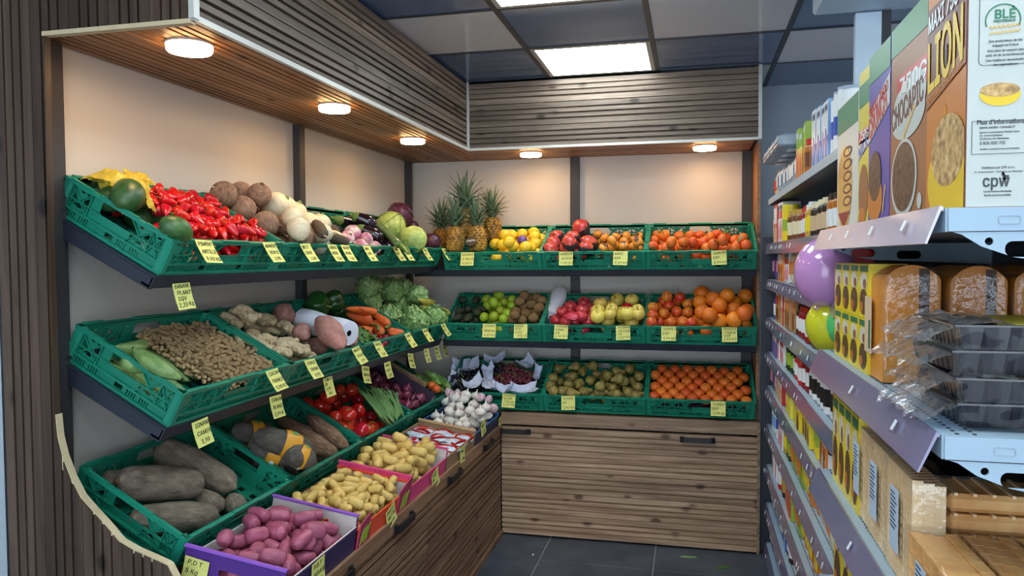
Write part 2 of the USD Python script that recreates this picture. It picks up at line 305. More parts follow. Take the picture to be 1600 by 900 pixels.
for k, w in rows(.630): board(pb, (XP, YP + .02, .010 + k), (0, 0, 1), (0, -1, 0), (1, 0, 0), XR + .003 - XP, 'wood_brown', w)
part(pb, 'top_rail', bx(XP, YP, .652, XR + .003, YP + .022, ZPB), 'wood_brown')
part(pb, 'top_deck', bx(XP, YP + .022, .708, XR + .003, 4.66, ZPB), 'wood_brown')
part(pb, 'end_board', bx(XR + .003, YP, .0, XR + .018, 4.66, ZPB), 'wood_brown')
for x in (-.995, .035): planter_handle(pb, (x, YP, .612), 'x')
# round lamps under the soffit
def lamp(x, y, label):
    t = thing('soffit_lamp', label, 'lamp', mat4(t=(x, y, ZS)), 'round lamps under the wooden soffit')
    part(t, 'housing', lathe([(0, 0), (.066, 0), (.066, -.006), (0, -.006)][::-1], 28), 'trim_white')
    part(t, 'diffuser', lathe([(0, -.006), (.064, -.006), (.064, -.020), (.060, -.026), (0, -.028)][::-1], 28), 'lamp_glow')
    L = UsdLux.DiskLight.Define(stage, str(t.GetPath()) + '/bulb'); L.CreateRadiusAttr(.055); L.CreateIntensityAttr(LAMP_I); L.CreateColorAttr(Gf.Vec3f(1., .60, .28)); L.AddTranslateOp().Set((0, 0, -.032))
LAMP_I = 56.
for x, y, l in ((-1.41, 1.945, 'round lit lamp under the left soffit, nearest to the viewer'), (-1.41, 2.86, 'round lit lamp under the left soffit, second from the viewer'), (-1.41, 3.75, 'round lit lamp under the left soffit, nearest to the corner'), (-.925, 4.42, 'round lit lamp under the back soffit, left one'), (.07, 4.42, 'round lit lamp under the back soffit, at the right end')):
    lamp(x, y, l)
# shelves
M('green_plastic', [(20, 122, 97), (28, 134, 107)], 4, .38, spec=.5, rnd=.10)
ALF, ALB, SB = .50, .44, .97
def frameL(y0, xf, zf, a=ALF): return axes((0, 1, 0), (-math.cos(a), 0, math.sin(a)), (math.sin(a), 0, math.cos(a))), np.array([xf, y0, zf])
def frameB(x0, yf, zf, a=ALB): return axes((1, 0, 0), (0, math.cos(a), math.sin(a)), (0, -math.sin(a), math.cos(a))), np.array([x0, yf, zf])
def shelf(fr, length, depth, label, step):
    R, o = fr; t = thing('sloping_shelf', label, 'shelf', mat4(R, o), 'dark sloping shelves')
    part(t, 'deck', bx(0, .004, -.007, length, depth, -.002), 'navy_metal')
    part(t, 'front_lip', cat_([bx(0, -.004, -.040, length, .004, -.001), bx(0, .004, -.040, length, .03, -.034)]), 'navy_metal')
    for u in step:
        pg = Polygon([(0.0, -.008), (depth + .02, -.008), (depth + .05, -.06), (depth - .04, -.052), (0, -.045)])
        part(t, 'bracket', tf(prism(pg, .012), axes((0, 1, 0), (0, 0, 1), (1, 0, 0)), (u, 0, 0)), 'navy_metal')
    part(t, 'rear_rail', bx(0, depth - .02, -.004, length, depth + .004, .02), 'navy_metal')
LROW = {'top': (-1.460, 1.572), 'mid': (-1.440, 1.142), 'bot': (-1.440, .726)}
BROW = {'top': (4.247, 1.548), 'mid': (4.242, 1.139), 'bot': (4.283, .733)}
Y0 = 1.850
shelf(frameL(Y0 - .012, *LROW['top']), 2.44, .39, 'dark sloping metal shelf along the left wall, upper one', (0, 1.385, 2.42))
shelf(frameL(Y0 - .012, *LROW['mid']), 2.44, .39, 'dark sloping metal shelf along the left wall, lower one', (0, 1.385, 2.42))
shelf(frameB(-1.60, *BROW['top']), 1.94, .42, 'dark sloping metal shelf along the back wall, upper one', (.01, .89, 1.92))
shelf(frameB(-1.42, *BROW['mid']), 1.76, .42, 'dark sloping metal shelf along the back wall, lower one', (.01, .71, 1.74))
# ---------------------------------------------------------------- green crates
CW, CD, CH = .596, .396, .112
def crate_wall(L, slot=.11):                                           # lattice wall in (x, z), outside towards -y, 0.596 or 0.396 long
    w = sbox(0, 0, L, CH); c = L / 2
    hs = [sbox(c - slot / 2, CH - .046, c + slot / 2, CH - .020).buffer(.006)]
    n = int(L / .05)
    for k in range(n):
        x0 = .03 + (L - .06) * k / n
        if (k // 2) % 2 == 0: hs += [sbox(x0 + .004 + .009 * q, .008, x0 + .008 + .009 * q, .026) for q in range(4)]
        elif k % 2: hs.append(sbox(x0 + .006, .010, x0 + .036, .024))
    for k in range(int(L / .022)):
        x0 = .035 + k * .022
        if x0 < L - .045 and abs(x0 + .006 - c) > slot / 2 + .016 and k % 3: hs.append(sbox(x0, CH - .024, x0 + .012, CH - .018))
    for k in range(int(L / .075)):
        x0 = .045 + k * .075
        if x0 < L - .08 and abs(x0 + .02 - c) > slot / 2 + .03: hs += [Polygon([(x0, .048), (x0 + .02, .058), (x0 + .04, .048), (x0 + .02, .042)])]
    q = .03
    while q < L - .03:
        q1 = min(q + .074, L - .03); zm = (.037 + CH - .012) / 2; xm = (q + q1) / 2
        if abs(xm - c) > slot / 2 + .02: hs += [Polygon([(q + .004, .043), (q + .004, CH - .022), (xm - .007, zm)]), Polygon([(q1 - .004, .043), (q1 - .004, CH - .022), (xm + .007, zm)])]
        q += .074
    skin = tf(prism(w.difference(union_all(hs)), .003), axes((1, 0, 0), (0, 0, 1), (0, -1, 0)), (0, .012, 0))
    bars = [bx(0, -.001, .030, L, .009, .036), bx(0, 0, .061, c - slot / 2 - .006, .009, .064), bx(c + slot / 2 + .006, 0, .061, L, .009, .064)]
    k = 0
    x0 = .03
    while x0 < L - .03:
        if abs(x0 - c) > slot / 2 + .006: bars.append(bx(x0 - .0015, 0, .036, x0 + .0015, .009, CH - .01))
        x1 = min(x0 + .074, L - .03)
        if abs((x0 + x1) / 2 - c) > slot / 2 + .02:
            for a, b in (((x0, .037), (x1, CH - .012)), ((x0, CH - .012), (x1, .037))):
                d = np.array([b[0] - a[0], 0, b[1] - a[1]]); Ln = np.linalg.norm(d); d /= Ln
                bars.append(tf(bx(0, .0005, -.0012, Ln, .009, .0012), axes(d, (0, 1, 0), np.cross(d, (0, 1, 0))), (a[0], 0, a[1])))
        x0 += .074
    return skin, cat_(bars)
def crate_rim(L):
    r = [bx(0, -.004, CH - .010, L, .012, CH), bx(.0, -.001, 0, L, .007, .008)]
    for a, b in ((.02, .10), (L / 2 - .07, L / 2 + .07), (L - .10, L - .02)): r.append(bx(a, -.004, CH - .001, b, .007, CH + .004))
    return cat_(r)
kc = kind_('crate')
for o, R, L in (((0, 0, 0), np.eye(3), CW), ((CW, CD, 0), rot([0, 0, 1], PI), CW), ((0, CD, 0), rot([0, 0, 1], -PI / 2), CD), ((CW, 0, 0), rot([0, 0, 1], PI / 2), CD)):
    sk, br = crate_wall(L)
    nm = 'long_side' if L == CW else 'short_side'
    s = part(kc, nm, tf(sk, R, o), 'green_plastic')
    part(s, 'lattice', tf(br, R, o), 'green_plastic'); part(s, 'rim', tf(crate_rim(L), R, o), 'green_plastic')
hs = [sbox(.03 + .045 * i, .03 + .05 * j, .06 + .045 * i, .05 + .05 * j) for i in range(12) for j in range(7)]
part(kc, 'floor', prism(sbox(.004, .004, CW - .004, CD - .004).difference(union_all(hs)), .004), 'green_plastic')
for cx, cy in ((.012, .012), (CW - .012, .012), (CW - .012, CD - .012), (.012, CD - .012)):
    p = rbx(.030, .030, CH, .006); part(kc, 'corner_post', mv(p, (cx, cy, CH / 2)), 'green_plastic')
for x in (.035, CW - .035):
    part(kc, 'corner_disc', tf(lathe([(0, 0), (.018, 0), (.018, .003), (0, .004)], 18), axes((1, 0, 0), (0, 0, 1), (0, -1, 0)), (x, .002, .082)), 'green_plastic')
CR = {}
def crate(key, fr, label, s=1.):
    R, o = fr; copy('crate', 'green_crate', label, 'crate', mat4(R, o, (s, s, s)), 'green plastic crates on the display shelves')
    CR[key] = (np.asarray(R), np.asarray(o), s)
what = {'top': ['red chillies and green mangoes', 'brown beetroots and white radishes', 'turnips and aubergines', 'pale green and red cabbages'], 'mid': ['peanuts and green plantains', 'ginger and sweet potatoes', 'carrots and radishes', 'curly green lettuces'], 'bot': ['large grey yams', 'labelled yams and brown cassava roots', 'tomatoes and green beans', 'red onions']}
tier = {'top': 'upper left shelf', 'mid': 'lower left shelf', 'bot': 'left wooden base'}
for r in LROW:
    for k in range(4): crate(f'L{r}{k}', frameL(Y0 + .6 * k + .002, *LROW[r]), f'green plastic crate of {what[r][k]} on the {tier[r]}')
what = {'top': ['mandarins with leaves', 'netted mangoes and persimmons', 'pineapples and lemons'], 'mid': ['oranges and small red oranges', 'red and yellow apples', 'avocados, limes and kiwis'], 'bot': ['neatly rowed clementines', 'green-brown pears', 'black and red grapes']}
tier = {'top': 'upper back shelf', 'mid': 'lower back shelf', 'bot': 'back wooden base'}
for r in BROW:
    for k in range(3): crate(f'B{r}{k}', frameB(XR - .003 - .582 * (k + 1), *BROW[r]), f'green plastic crate of {what[r][k]} on the {tier[r]}', SB * .998)
# ---------------------------------------------------------------- produce: looks
M('orange_peel', [(226, 110, 22), (240, 134, 36)], 3, .42, .25, 45, rnd=.10, rndh=.010)
M('clementine_peel', [(222, 96, 28), (236, 118, 40)], 3, .40, .25, 50, rnd=.10, rndh=.010)
M('blood_peel', [(.3, (232, 150, 40)), (.55, (222, 96, 44)), (.75, (178, 52, 44))], 1.3, .3, .15, 40, rnd=.08, rndh=.02)
M('lemon_peel', [(238, 186, 30), (246, 204, 48)], 2, .42, .25, 40, rnd=.06)
M('lime_peel', [(128, 158, 34), (168, 188, 48)], 1.5, .4, .2, 40, rnd=.14, rndh=.015)
M('kiwi_skin', [(112, 84, 52), (150, 118, 76)], 6, .85, .3, 60, rnd=.15)
M('avocado_skin', [(30, 36, 26), (58, 62, 38)], 5, .5, .6, 24, rnd=.3)
M('apple_red', [(.3, (168, 24, 44)), (.6, (206, 62, 72)), (.8, (226, 158, 92))], (2.2, 2.2, .7), .3, rnd=.1)
M('apple_yellow', [(214, 186, 74), (228, 204, 104)], 1.2, .33, rnd=.06, rndh=.012)
M('apple_foot', [(92, 70, 34)], 1, .8)
M('pear_skin', [(.3, (116, 94, 50)), (.55, (152, 136, 70)), (.75, (180, 162, 88))], 1.6, .5, .1, 30, rnd=.15)
M('stem_brown', [(82, 58, 34), (112, 84, 50)], 10, .8)
M('stem_green', [(86, 116, 50), (120, 146, 70)], 10, .6)
M('leaf_green', [(50, 92, 36), (92, 132, 58)], 4, .45, rnd=.2)
M('mango_red', [(.35, (176, 40, 48)), (.6, (206, 74, 58)), (.8, (222, 140, 62))], 1., .35, rnd=.06)
M('net_black', [(40, 36, 38), (66, 58, 60)], 60, .8, .8, 90)
M('persimmon_skin', [(230, 134, 38), (240, 160, 66)], 1.5, .28, rnd=.06)
M('sticker_blue', [(96, 72, 150)], 1, .4); M('sticker_white', [(230, 228, 224)], 1, .5); M('sticker_black', [(22, 22, 24)], 1, .4)
M('pine_skin', [(.35, (98, 72, 34)), (.6, (168, 124, 48)), (.8, (206, 164, 72))], 3, .55, .3, 20, rnd=.12)
M('pine_leaf', [(62, 92, 74), (116, 142, 112)], (3, 3, 1), .5, rnd=.1)
M('chilli_red', [(186, 14, 28), (214, 30, 38)], 2, .18, rnd=.16, rndh=.006)
M('mango_green', [(.35, (40, 74, 38)), (.65, (66, 100, 46)), (.9, (140, 142, 60))], .9, .38, .1, 30, rnd=.15)
M('bag_yellow', [(196, 166, 34), (214, 188, 76)], 4, .35, .6, 12)
M('beet_brown', [(.3, (112, 82, 66)), (.55, (156, 120, 96)), (.8, (186, 152, 122))], (2, 2, 5), .75, .5, 14, rnd=.12)
M('radish_white', [(.3, (206, 190, 152)), (.7, (224, 214, 188))], (1.2, 1.2, 4), .45, .1, 10, rnd=.04)
M('radish_black', [(62, 50, 42), (98, 82, 68)], (20, 4, 4), .8, .5, 30)
M('root_hair', [(206, 188, 160)], 1, .8)
M('turnip_skin', [(.38, (232, 222, 212)), (.52, (214, 150, 170)), (.7, (164, 76, 122))], .8, .4, rnd=.06)
M('aubergine_skin', [(24, 14, 26), (40, 22, 38)], 2, .14, coat=.4)
M('cabbage_green', [(.3, (136, 166, 80)), (.6, (178, 196, 110)), (.8, (206, 216, 146))], (2, 2, 5), .5, .5, 7, rnd=.1)
M('cabbage_rib', [(222, 230, 184)], 1, .5)
M('cabbage_red', [(.35, (58, 24, 44)), (.6, (92, 44, 68)), (.8, (150, 112, 128))], (3, 3, 8), .32, .4, 8, rnd=.1)
M('lettuce_leaf', [(.3, (96, 138, 72)), (.55, (150, 186, 110)), (.8, (202, 220, 164))], 5, .5, .6, 14, rnd=.16)
M('lettuce_pale', [(.3, (150, 180, 104)), (.7, (206, 220, 168))], 5, .5, .5, 14)
M('peanut_shell', [(176, 140, 96), (210, 178, 132)], 120, .85, .9, 200, rnd=.14)
M('plantain_skin', [(.35, (100, 130, 68)), (.7, (142, 168, 100))], 2.5, .45, .1, 20, rnd=.08)
M('banana_skin', [(.3, (150, 150, 50)), (.7, (208, 182, 78))], 2, .45, rnd=.1)
M('banana_green', [(.3, (60, 96, 42)), (.7, (122, 160, 72))], 2, .4, rnd=.15)
M('banana_tip', [(52, 44, 30)], 1, .8)
M('ginger_skin', [(.3, (160, 132, 98)), (.6, (206, 184, 146)), (.85, (226, 210, 178))], 5, .75, .5, 14, rnd=.15)
M('sweet_skin', [(.3, (142, 94, 86)), (.6, (176, 124, 112)), (.85, (196, 148, 134))], 5, .7, .5, 16, rnd=.08)
M('roll_white', [(216, 220, 236), (230, 232, 246)], 4, .35, .25, 22)
M('carrot_skin', [(220, 92, 34), (234, 116, 52)], (14, 3, 3), .5, .3, (60, 6, 6), rnd=.08)
M('radish_pink', [(196, 36, 62), (224, 74, 96)], 2, .35, rnd=.1)
M('pepper_green', [(26, 66, 26), (44, 92, 36)], 2, .2, rnd=.1)
M('yam_skin', [(.3, (90, 78, 64)), (.55, (126, 112, 96)), (.8, (160, 146, 126))], 5, .9, .8, 18, rnd=.10)
M('yam_dark', [(.3, (62, 56, 50)), (.6, (90, 82, 74)), (.85, (122, 112, 102))], 6, .85, .7, 22, rnd=.12)
M('label_orange', [(204, 138, 28), (214, 150, 36)], 3, .45); M('label_green', [(70, 140, 70), (96, 164, 92)], 6, .5); M('label_pale', [(196, 212, 222)], 1, .5)
M('cassava_skin', [(.3, (94, 66, 48)), (.55, (144, 108, 82)), (.8, (190, 170, 148))], (4, 16, 16), .85, 1., (12, 50, 50), rnd=.12)
M('tomato_skin', [(178, 22, 18), (206, 44, 26)], 1.2, .16, coat=.3, rnd=.10, rndh=.008)
M('bean_green', [(86, 128, 72), (124, 160, 100)], 6, .5, rnd=.18)
M('onion_red', [(.35, (82, 22, 42)), (.65, (128, 52, 76)), (.85, (176, 112, 128))], (1, 1, 7), .28, rnd=.14)
M('garlic_white', [(.3, (206, 198, 190)), (.7, (236, 232, 226))], (2, 2, 6), .5, .4, 8, rnd=.05)
M('garlic_pink', [(.3, (190, 140, 160)), (.7, (226, 204, 206))], (2, 2, 6), .5, .4, 8)
M('potato_red', [(.3, (142, 62, 90)), (.6, (170, 88, 114)), (.85, (194, 128, 136))], 2, .5, .25, 12, rnd=.10)
M('potato_yellow', [(198, 164, 84), (222, 192, 116)], 2, .5, .2, 14, rnd=.08)
M('grape_black', [(22, 18, 30), (46, 40, 58)], 30, .3, rnd=.1); M('grape_red', [(92, 32, 46), (136, 66, 76)], 30, .25, rnd=.1)
M('paper_white', [(190, 200, 226), (214, 220, 240)], 4, .6, .4, 14)
# ---------------------------------------------------------------- produce: kinds (unit radius, or unit length along x and unit thickness)
def kmk(name, parts):
    k = kind_(name); first = None
    for nm, me, mt in parts:
        tgt = k
        if nm.startswith('>'): tgt, nm = first, nm[1:]
        p = part(tgt, nm, me, mt, True)
        if tgt is k: first = p
    return name
def warp_tube(n=9, m=10, prof=None, bend=0., twist=0., wob=0., seed=0):    # spindle along x from -.5 to .5, half thickness .5; bend is a sag in y
    rg = np.random.RandomState(seed); t = np.linspace(0, 1, n); xs = -.5 + t
    prof = prof or (lambda q: np.sin(np.clip(q, .0, 1) * PI) ** .5)
    r = np.array([max(.02, prof(q)) * .5 for q in t]); y = bend * (1 - (2 * t - 1) ** 2)
    return xs, y, r, rg
def spindle(mat_sections=10, n=12, prof=None, bend=0., amp=0., freq=2., seed=0, aspect=3.):
    xs, y, r, rg = warp_tube(n, prof=prof, bend=bend, seed=seed)
    pts = np.stack([xs * aspect, y, np.zeros_like(xs)], 1); me = tube(pts, r, mat_sections)
    if amp:
        v = me.vertices; nz = meshkit.fbm(v * freq + 11.1 * seed, 3, seed) - .5
        c = np.stack([v[:, 0], np.interp(v[:, 0], pts[:, 0], y), np.zeros(len(v))], 1); me.vertices = c + (v - c) * (1 + 2 * amp * nz[:, None])
    me.vertices[:, 0] /= aspect; return me
def pw(*k): xs, ys = zip(*k); return lambda q: float(np.interp(q, xs, ys))
def sm(*k):                                                          # rounded profile: piecewise with round ends
    f = pw(*k); return lambda q: f(q) * min(1, math.sqrt(max(0, 1 - ((abs(2 * q - 1) - .72) / .28) ** 2)) if abs(2 * q - 1) > .72 else 1)
def ball(sub=2, sq=1., dim=.12, seed=0, amp=.02, both=True):
    m = ico(sub); v = m.vertices; rr = np.hypot(v[:, 0], v[:, 1])
    v[:, 2] *= sq; v[:, 2] -= np.where(v[:, 2] > 0, 1, -1 if both else 0) * dim * np.exp(-(rr / .28) ** 2); m.vertices = v
    return lump(m, amp, 1.3, seed)
def disc(r, z, h=.03, n=7): return mv(trimesh.creation.cylinder(r, h, sections=n), (0, 0, z))
for i in range(3):
    kmk(f'orange_{i}', [('peel', ball(2, .97, .04, i), 'orange_peel'), ('>stem_scar', disc(.09, .93), 'stem_green')])
    kmk(f'clementine_{i}', [('peel', ball(2, .88, .08, i + 5), 'clementine_peel'), ('>stem_scar', disc(.09, .79), 'stem_green')])
    kmk(f'red_orange_{i}', [('peel', ball(2, 1.05, .04, i + 9), 'blood_peel'), ('>stem_scar', disc(.08, 1.0), 'stem_brown')])
    kmk(f'lime_{i}', [('peel', ball(2, 1.08, -.06, i + 13), 'lime_peel'), ('>stem_scar', disc(.08, 1.12), 'stem_green')])
    m = ball(2, 1.12, -.14, i + 20); kmk(f'lemon_{i}', [('peel', tf(m, rot([0, 1, 0], PI / 2)), 'lemon_peel'), ('>stem_scar', tf(disc(.08, 1.22), rot([0, 1, 0], PI / 2)), 'stem_brown')])
    m = ball(2, 1.15, .0, i + 30); kmk(f'kiwi_{i}', [('skin', tf(m, rot([0, 1, 0], PI / 2)), 'kiwi_skin'), ('>tip', tf(disc(.10, 1.13), rot([0, 1, 0], PI / 2)), 'stem_brown')])
    for c in ('red', 'yellow'):
        m = ico(2); v = m.vertices; rr = np.hypot(v[:, 0], v[:, 1]); v[:, 2] *= .9; v[:, 2] -= np.where(v[:, 2] > 0, .38, -.22) * np.exp(-(rr / .34) ** 2); v[:, :2] *= (1 - .10 * (v[:, 2] < 0) * np.abs(v[:, 2]))[:, None]; m.vertices = v
        kmk(f'apple_{c}_{i}', [('skin', lump(m, .025, 1.1, i), f'apple_{c}'), ('stem', tube([(0, 0, .45), (.04, 0, .75), (.1, .02, .98)], [.05, .04, .06], 5), 'stem_brown'), ('>eye', disc(.12, -.66, .06), 'apple_foot')])
    m = tube([(0, 0, -.95), (0, 0, -.9), (0, 0, -.62), (0, 0, -.2), (0.02, 0, .25), (.06, 0, .7), (.12, 0, 1.1), (.17, 0, 1.42), (.2, 0, 1.5)], [.02, .3, .78, .98, .86, .58, .42, .30, .05], 14)
    kmk(f'pear_{i}', [('skin', lump(m, .04, 1.2, i + 3), 'pear_skin'), ('stem', tube([(.19, 0, 1.45), (.22, .02, 1.65), (.30, .05, 1.82)], [.05, .04, .05], 5), 'stem_brown'), ('>eye', disc(.13, -.93, .05), 'apple_foot')])
    m = tube([(-1.05, 0, 0), (-1., 0, 0), (-.7, 0, 0), (-.2, 0, 0), (.35, 0, 0), (.85, 0, 0), (1.15, 0, 0), (1.28, 0, 0)], [.02, .3, .72, .8, .7, .48, .28, .04], 14)
    kmk(f'avocado_{i}', [('skin', lump(m, .03, 1.5, i), 'avocado_skin'), ('>stem_end', tf(disc(.09, 1.27, .05), rot([0, 1, 0], PI / 2)), 'stem_brown')])
    # mandarin with a stem and leaves
    lf = []
    for q in range(2 if i else 1):
        L_ = .9 + .3 * q; pts = [(0, 0, 0), (L_ * .35, .26, .06), (L_ * .7, .2, .05), (L_, 0, -.08), (L_ * .7, -.2, .05), (L_ * .35, -.26, .06)]
        V = np.array(pts + [(L_ * .5, 0, -.02)]); F = [(k, (k + 1) % 6, 6) for k in range(6)]; leaf = trimesh.Trimesh(np.vstack([V, V - [0, 0, .02]]), F + [(b + 7, a + 7, c + 7) for a, b, c in F] + [(k, k + 7, (k + 1) % 6) for k in range(6)] + [((k + 1) % 6, k + 7, (k + 1) % 6 + 7) for k in range(6)], process=False)
        lf.append(tf(leaf, rot([0, 0, 1], q * 2.4 + i) @ rot([0, 1, 0], -.1 - .5 * q), (0, 0, .93)))
    kmk(f'leafy_mandarin_{i}', [('peel', ball(2, .9, .06, i + 40), 'clementine_peel'), ('stem', tube([(0, 0, .8), (.03, .02, 1.05), (.08, .02, 1.3 + .2 * i)], .035, 5), 'stem_green')] + [('leaf', x, 'leaf_green') for x in lf])
    # netted mango, persimmon
    m = ico(2); v = m.vertices; v[:, 0] *= 1.12; v[:, 2] *= .92; v[:, 2] += .12 * v[:, 0]; m.vertices = v
    nt = m.copy(); keep = nt.triangles_center[:, 2] < .28 + .25 * nt.triangles_center[:, 0]; nt.vertices = nt.vertices * 1.03; nt.update_faces(keep)
    kmk(f'netted_mango_{i}', [('skin', m, 'mango_red'), ('foam_net', nt, 'net_black'), ('sticker', tf(disc(.2, .98, .03, 12), rot([0, 1, 0], .5 + .5 * i) @ rot([1, 0, 0], .4)), 'sticker_black')])
    m = ball(2, .8, .1, i + 50, .03)
    cal = cat_([tf(bx(-.03, -.22, -.02, .5, .22, .02), rot([0, 0, 1], q * PI / 2 + .4) @ rot([0, 1, 0], -.1), (0, 0, .74)) for q in range(4)])
    kmk(f'persimmon_{i}', [('skin', m, 'persimmon_skin'), ('calyx', cal, 'stem_brown'), ('sticker', tf(disc(.22, .88, .04, 10), rot([1, 0, 0], .75)), 'sticker_blue')])
    # chilli (habanero): lantern-shaped
    m = tube([(0, 0, .55), (0, 0, .5), (0, 0, .3), (.03, 0, -.1), (.07, 0, -.5), (.16, 0, -.85), (.22, 0, -1.)], [.02, .42, .62, .56, .42, .2, .02], 10)
    v = m.vertices; an = np.arctan2(v[:, 1], v[:, 0]); v[:, :2] *= (1 + .13 * np.cos(an * 3 + i))[:, None]; m.vertices = v
    kmk(f'chilli_{i}', [('flesh', lump(tf(m, rot([0, 1, 0], PI / 2)), .17, 3.2, i + 2).apply_scale((.62, .8, .8)), 'chilli_red'), ('>stalk', tf(tube([(0, 0, .5), (.03, 0, .75), (.12, 0, 1.)], [.10, .05, .06], 5), rot([0, 1, 0], PI / 2)).apply_scale((.62, .8, .8)), 'stem_green')])
    # tomatoes
    m = ball(2, .84, .12, i + 60, .02)
    v = m.vertices; an = np.arctan2(v[:, 1], v[:, 0]); v[:, :2] *= (1 + .02 * np.cos(an * 5 + i))[:, None]; m.vertices = v
    cal = cat_([tf(tube([(0, 0, 0), (.22, 0, .06), (.42, .05, .02)], [.06, .05, .01], 4), rot([0, 0, 1], q * 2 * PI / 5 + i), (0, 0, .74)) for q in range(5)])
    kmk(f'tomato_{i}', [('skin', m, 'tomato_skin'), ('calyx', cal, 'stem_green')])
    # onions, garlic
    m = lathe([(0, -.92), (.16, -.9), (.6, -.72), (.93, -.25), (.97, .1), (.75, .55), (.36, .82), (.16, 1.0), (.11, 1.3), (0, 1.32)], 16)
    kmk(f'red_onion_{i}', [('skin', lump(m, .03, 1.5, i), 'onion_red'), ('>roots', mv(lump(ico(1, .13), .3, 5, i), (0, 0, -.92)), 'root_hair')])
    m = lathe([(0, -.6), (.3, -.62), (.8, -.4), (1., -.05), (.85, .35), (.5, .62), (.2, .82), (.12, 1.1), (.10, 1.35), (0, 1.36)], 24)
    v = m.vertices; an = np.arctan2(v[:, 1], v[:, 0]); v[:, :2] *= (1 + .07 * np.abs(np.cos(an * 4 + i)))[:, None]; m.vertices = v
    for c in ('white', 'pink'): kmk(f'garlic_{c}_{i}', [('bulb', m, f'garlic_{c}'), ('>root_plate', disc(.24, -.6, .06, 9), 'root_hair')])
    # beets, radishes, turnips
    m = lump(ico(2), .05, 1.4, i + 70); kmk(f'beetroot_{i}', [('skin', m, 'beet_brown'), ('crown', mv(lump(ico(1, .22), .4, 4, i), (0, 0, .92)), 'stem_brown'), ('root_tail', tube([(0, 0, -.9), (.1, .05, -1.15), (.35, .1, -1.3)], [.12, .05, .01], 5), 'root_hair')])
    m = ico(2); v = m.vertices; v[:, 2] *= 1.12; v[:, :2] *= (1 + .1 * v[:, 2])[:, None]; m.vertices = v
    kmk(f'white_radish_{i}', [('skin', lump(m, .05, 1.2, i + 75), 'radish_white'), ('crown', mv(lump(ico(1, .2), .4, 4, i), (0, 0, 1.08)), 'stem_green'), ('root_tail', tube([(0, 0, -1.05), (.05, .1, -1.3), (.3, .3, -1.5)], [.1, .04, .01], 5), 'root_hair')])
    m = ball(2, .86, .05, i + 80); kmk(f'turnip_{i}', [('skin', m, 'turnip_skin'), ('crown', mv(lump(ico(1, .2), .4, 4, i), (0, 0, .8)), 'stem_green'), ('root_tail', tube([(0, 0, -.8), (.05, .1, -1.05), (.1, .3, -1.25)], [.1, .04, .01], 5), 'root_hair')])
    # long things
    kmk(f'red_potato_{i}', [('skin', spindle(12, 14, sm((0, .78), (.5, 1), (1, .8)), .06 * (i - 1), .05, 1.4, i, 1.7), 'potato_red')])
    kmk(f'yellow_potato_{i}', [('skin', spindle(8, 9, sm((0, .8), (.5, .95), (1, .85)), .10 * (i - 1), .10, 1.3, i, 1.9), 'potato_yellow')])
    kmk(f'sweet_potato_{i}', [('skin', spindle(12, 14, pw((0, .05), (.06, .4), (.25, .85), (.55, 1), (.85, .6), (.95, .35), (1, .05)), .12 * (i - 1), .12, 1.5, i + 2, 2.2), 'sweet_skin')])
    kmk(f'yam_{i}', [('skin', spindle(14, 16, sm((0, .62), (.25, .85), (.6, 1), (1, .78)), .05 * (i - 1), .10, 1.6, i + 4, 2.4), 'yam_skin'), ('>cut_scar', mv(lump(ico(1, .1), .5, 4, i).apply_scale((.28, 1, 1)), (.485, .02, .04)), 'stem_brown')])
    kmk(f'cassava_{i}', [('skin', spindle(12, 16, pw((0, .1), (.05, .5), (.2, .8), (.6, 1), (.85, .75), (.95, .4), (1, .08)), .06 * (i - 1), .10, 2.2, i + 6, 4.5), 'cassava_skin'), ('>tip', mv(ico(1, .04), (.49, 0, 0)), 'stem_brown')])
    kmk(f'carrot_{i}', [('skin', spindle(9, 12, pw((0, .3), (.03, .75), (.12, 1), (.5, .85), (.9, .45), (.98, .2), (1, .04)), .05 * (i - 1), .06, 3, i, 5), 'carrot_skin'), ('>leaf_stub', tf(tube([(-.53, 0, 0), (-.48, 0, 0)], [.12, .16], 6), np.eye(3)), 'stem_green')])
    kmk(f'plantain_{i}', [('skin', spindle(7, 14, pw((0, .16), (.05, .28), (.16, .7), (.4, 1), (.7, .95), (.9, .55), (.97, .25), (1, .1)), .35 + .1 * i, 0, 1, i, 5), 'plantain_skin'), ('>tip', mv(tf(disc(.09, 0, .03), rot([0, 1, 0], PI / 2)), (.5, 0, 0)), 'banana_tip'), ('>stalk', mv(tf(disc(.10, 0, .03), rot([0, 1, 0], PI / 2)), (-.5, 0, 0)), 'banana_tip')])
    kmk(f'banana_{i}', [('skin', spindle(7, 12, pw((0, .2), (.08, .3), (.2, .8), (.5, 1), (.8, .85), (.95, .35), (1, .12)), .4, 0, 1, i, 4), 'banana_skin'), ('>tip', mv(tf(disc(.1, 0, .03), rot([0, 1, 0], PI / 2)), (.5, 0, 0)), 'banana_tip')])
    kmk(f'green_banana_{i}', [('skin', spindle(7, 12, pw((0, .2), (.08, .3), (.2, .8), (.5, 1), (.8, .85), (.95, .35), (1, .12)), .4, 0, 1, i, 4), 'banana_green'), ('>tip', mv(tf(disc(.1, 0, .03), rot([0, 1, 0], PI / 2)), (.5, 0, 0)), 'banana_tip')])
    kmk(f'bean_{i}', [('pod', spindle(6, 10, pw((0, .2), (.05, .7), (.2, 1), (.8, 1), (.95, .6), (1, .1)), 1.2 * (i - 1), .15, 8, i, 18), 'bean_green')])
    # peanut
    m = spindle(7, 9, pw((0, .2), (.12, .8), (.28, 1), (.5, .74), (.72, .98), (.88, .8), (1, .2)), .06 * (i - 1), .08, 3, i, 2.2)
    kmk(f'peanut_{i}', [('shell', m, 'peanut_shell')])
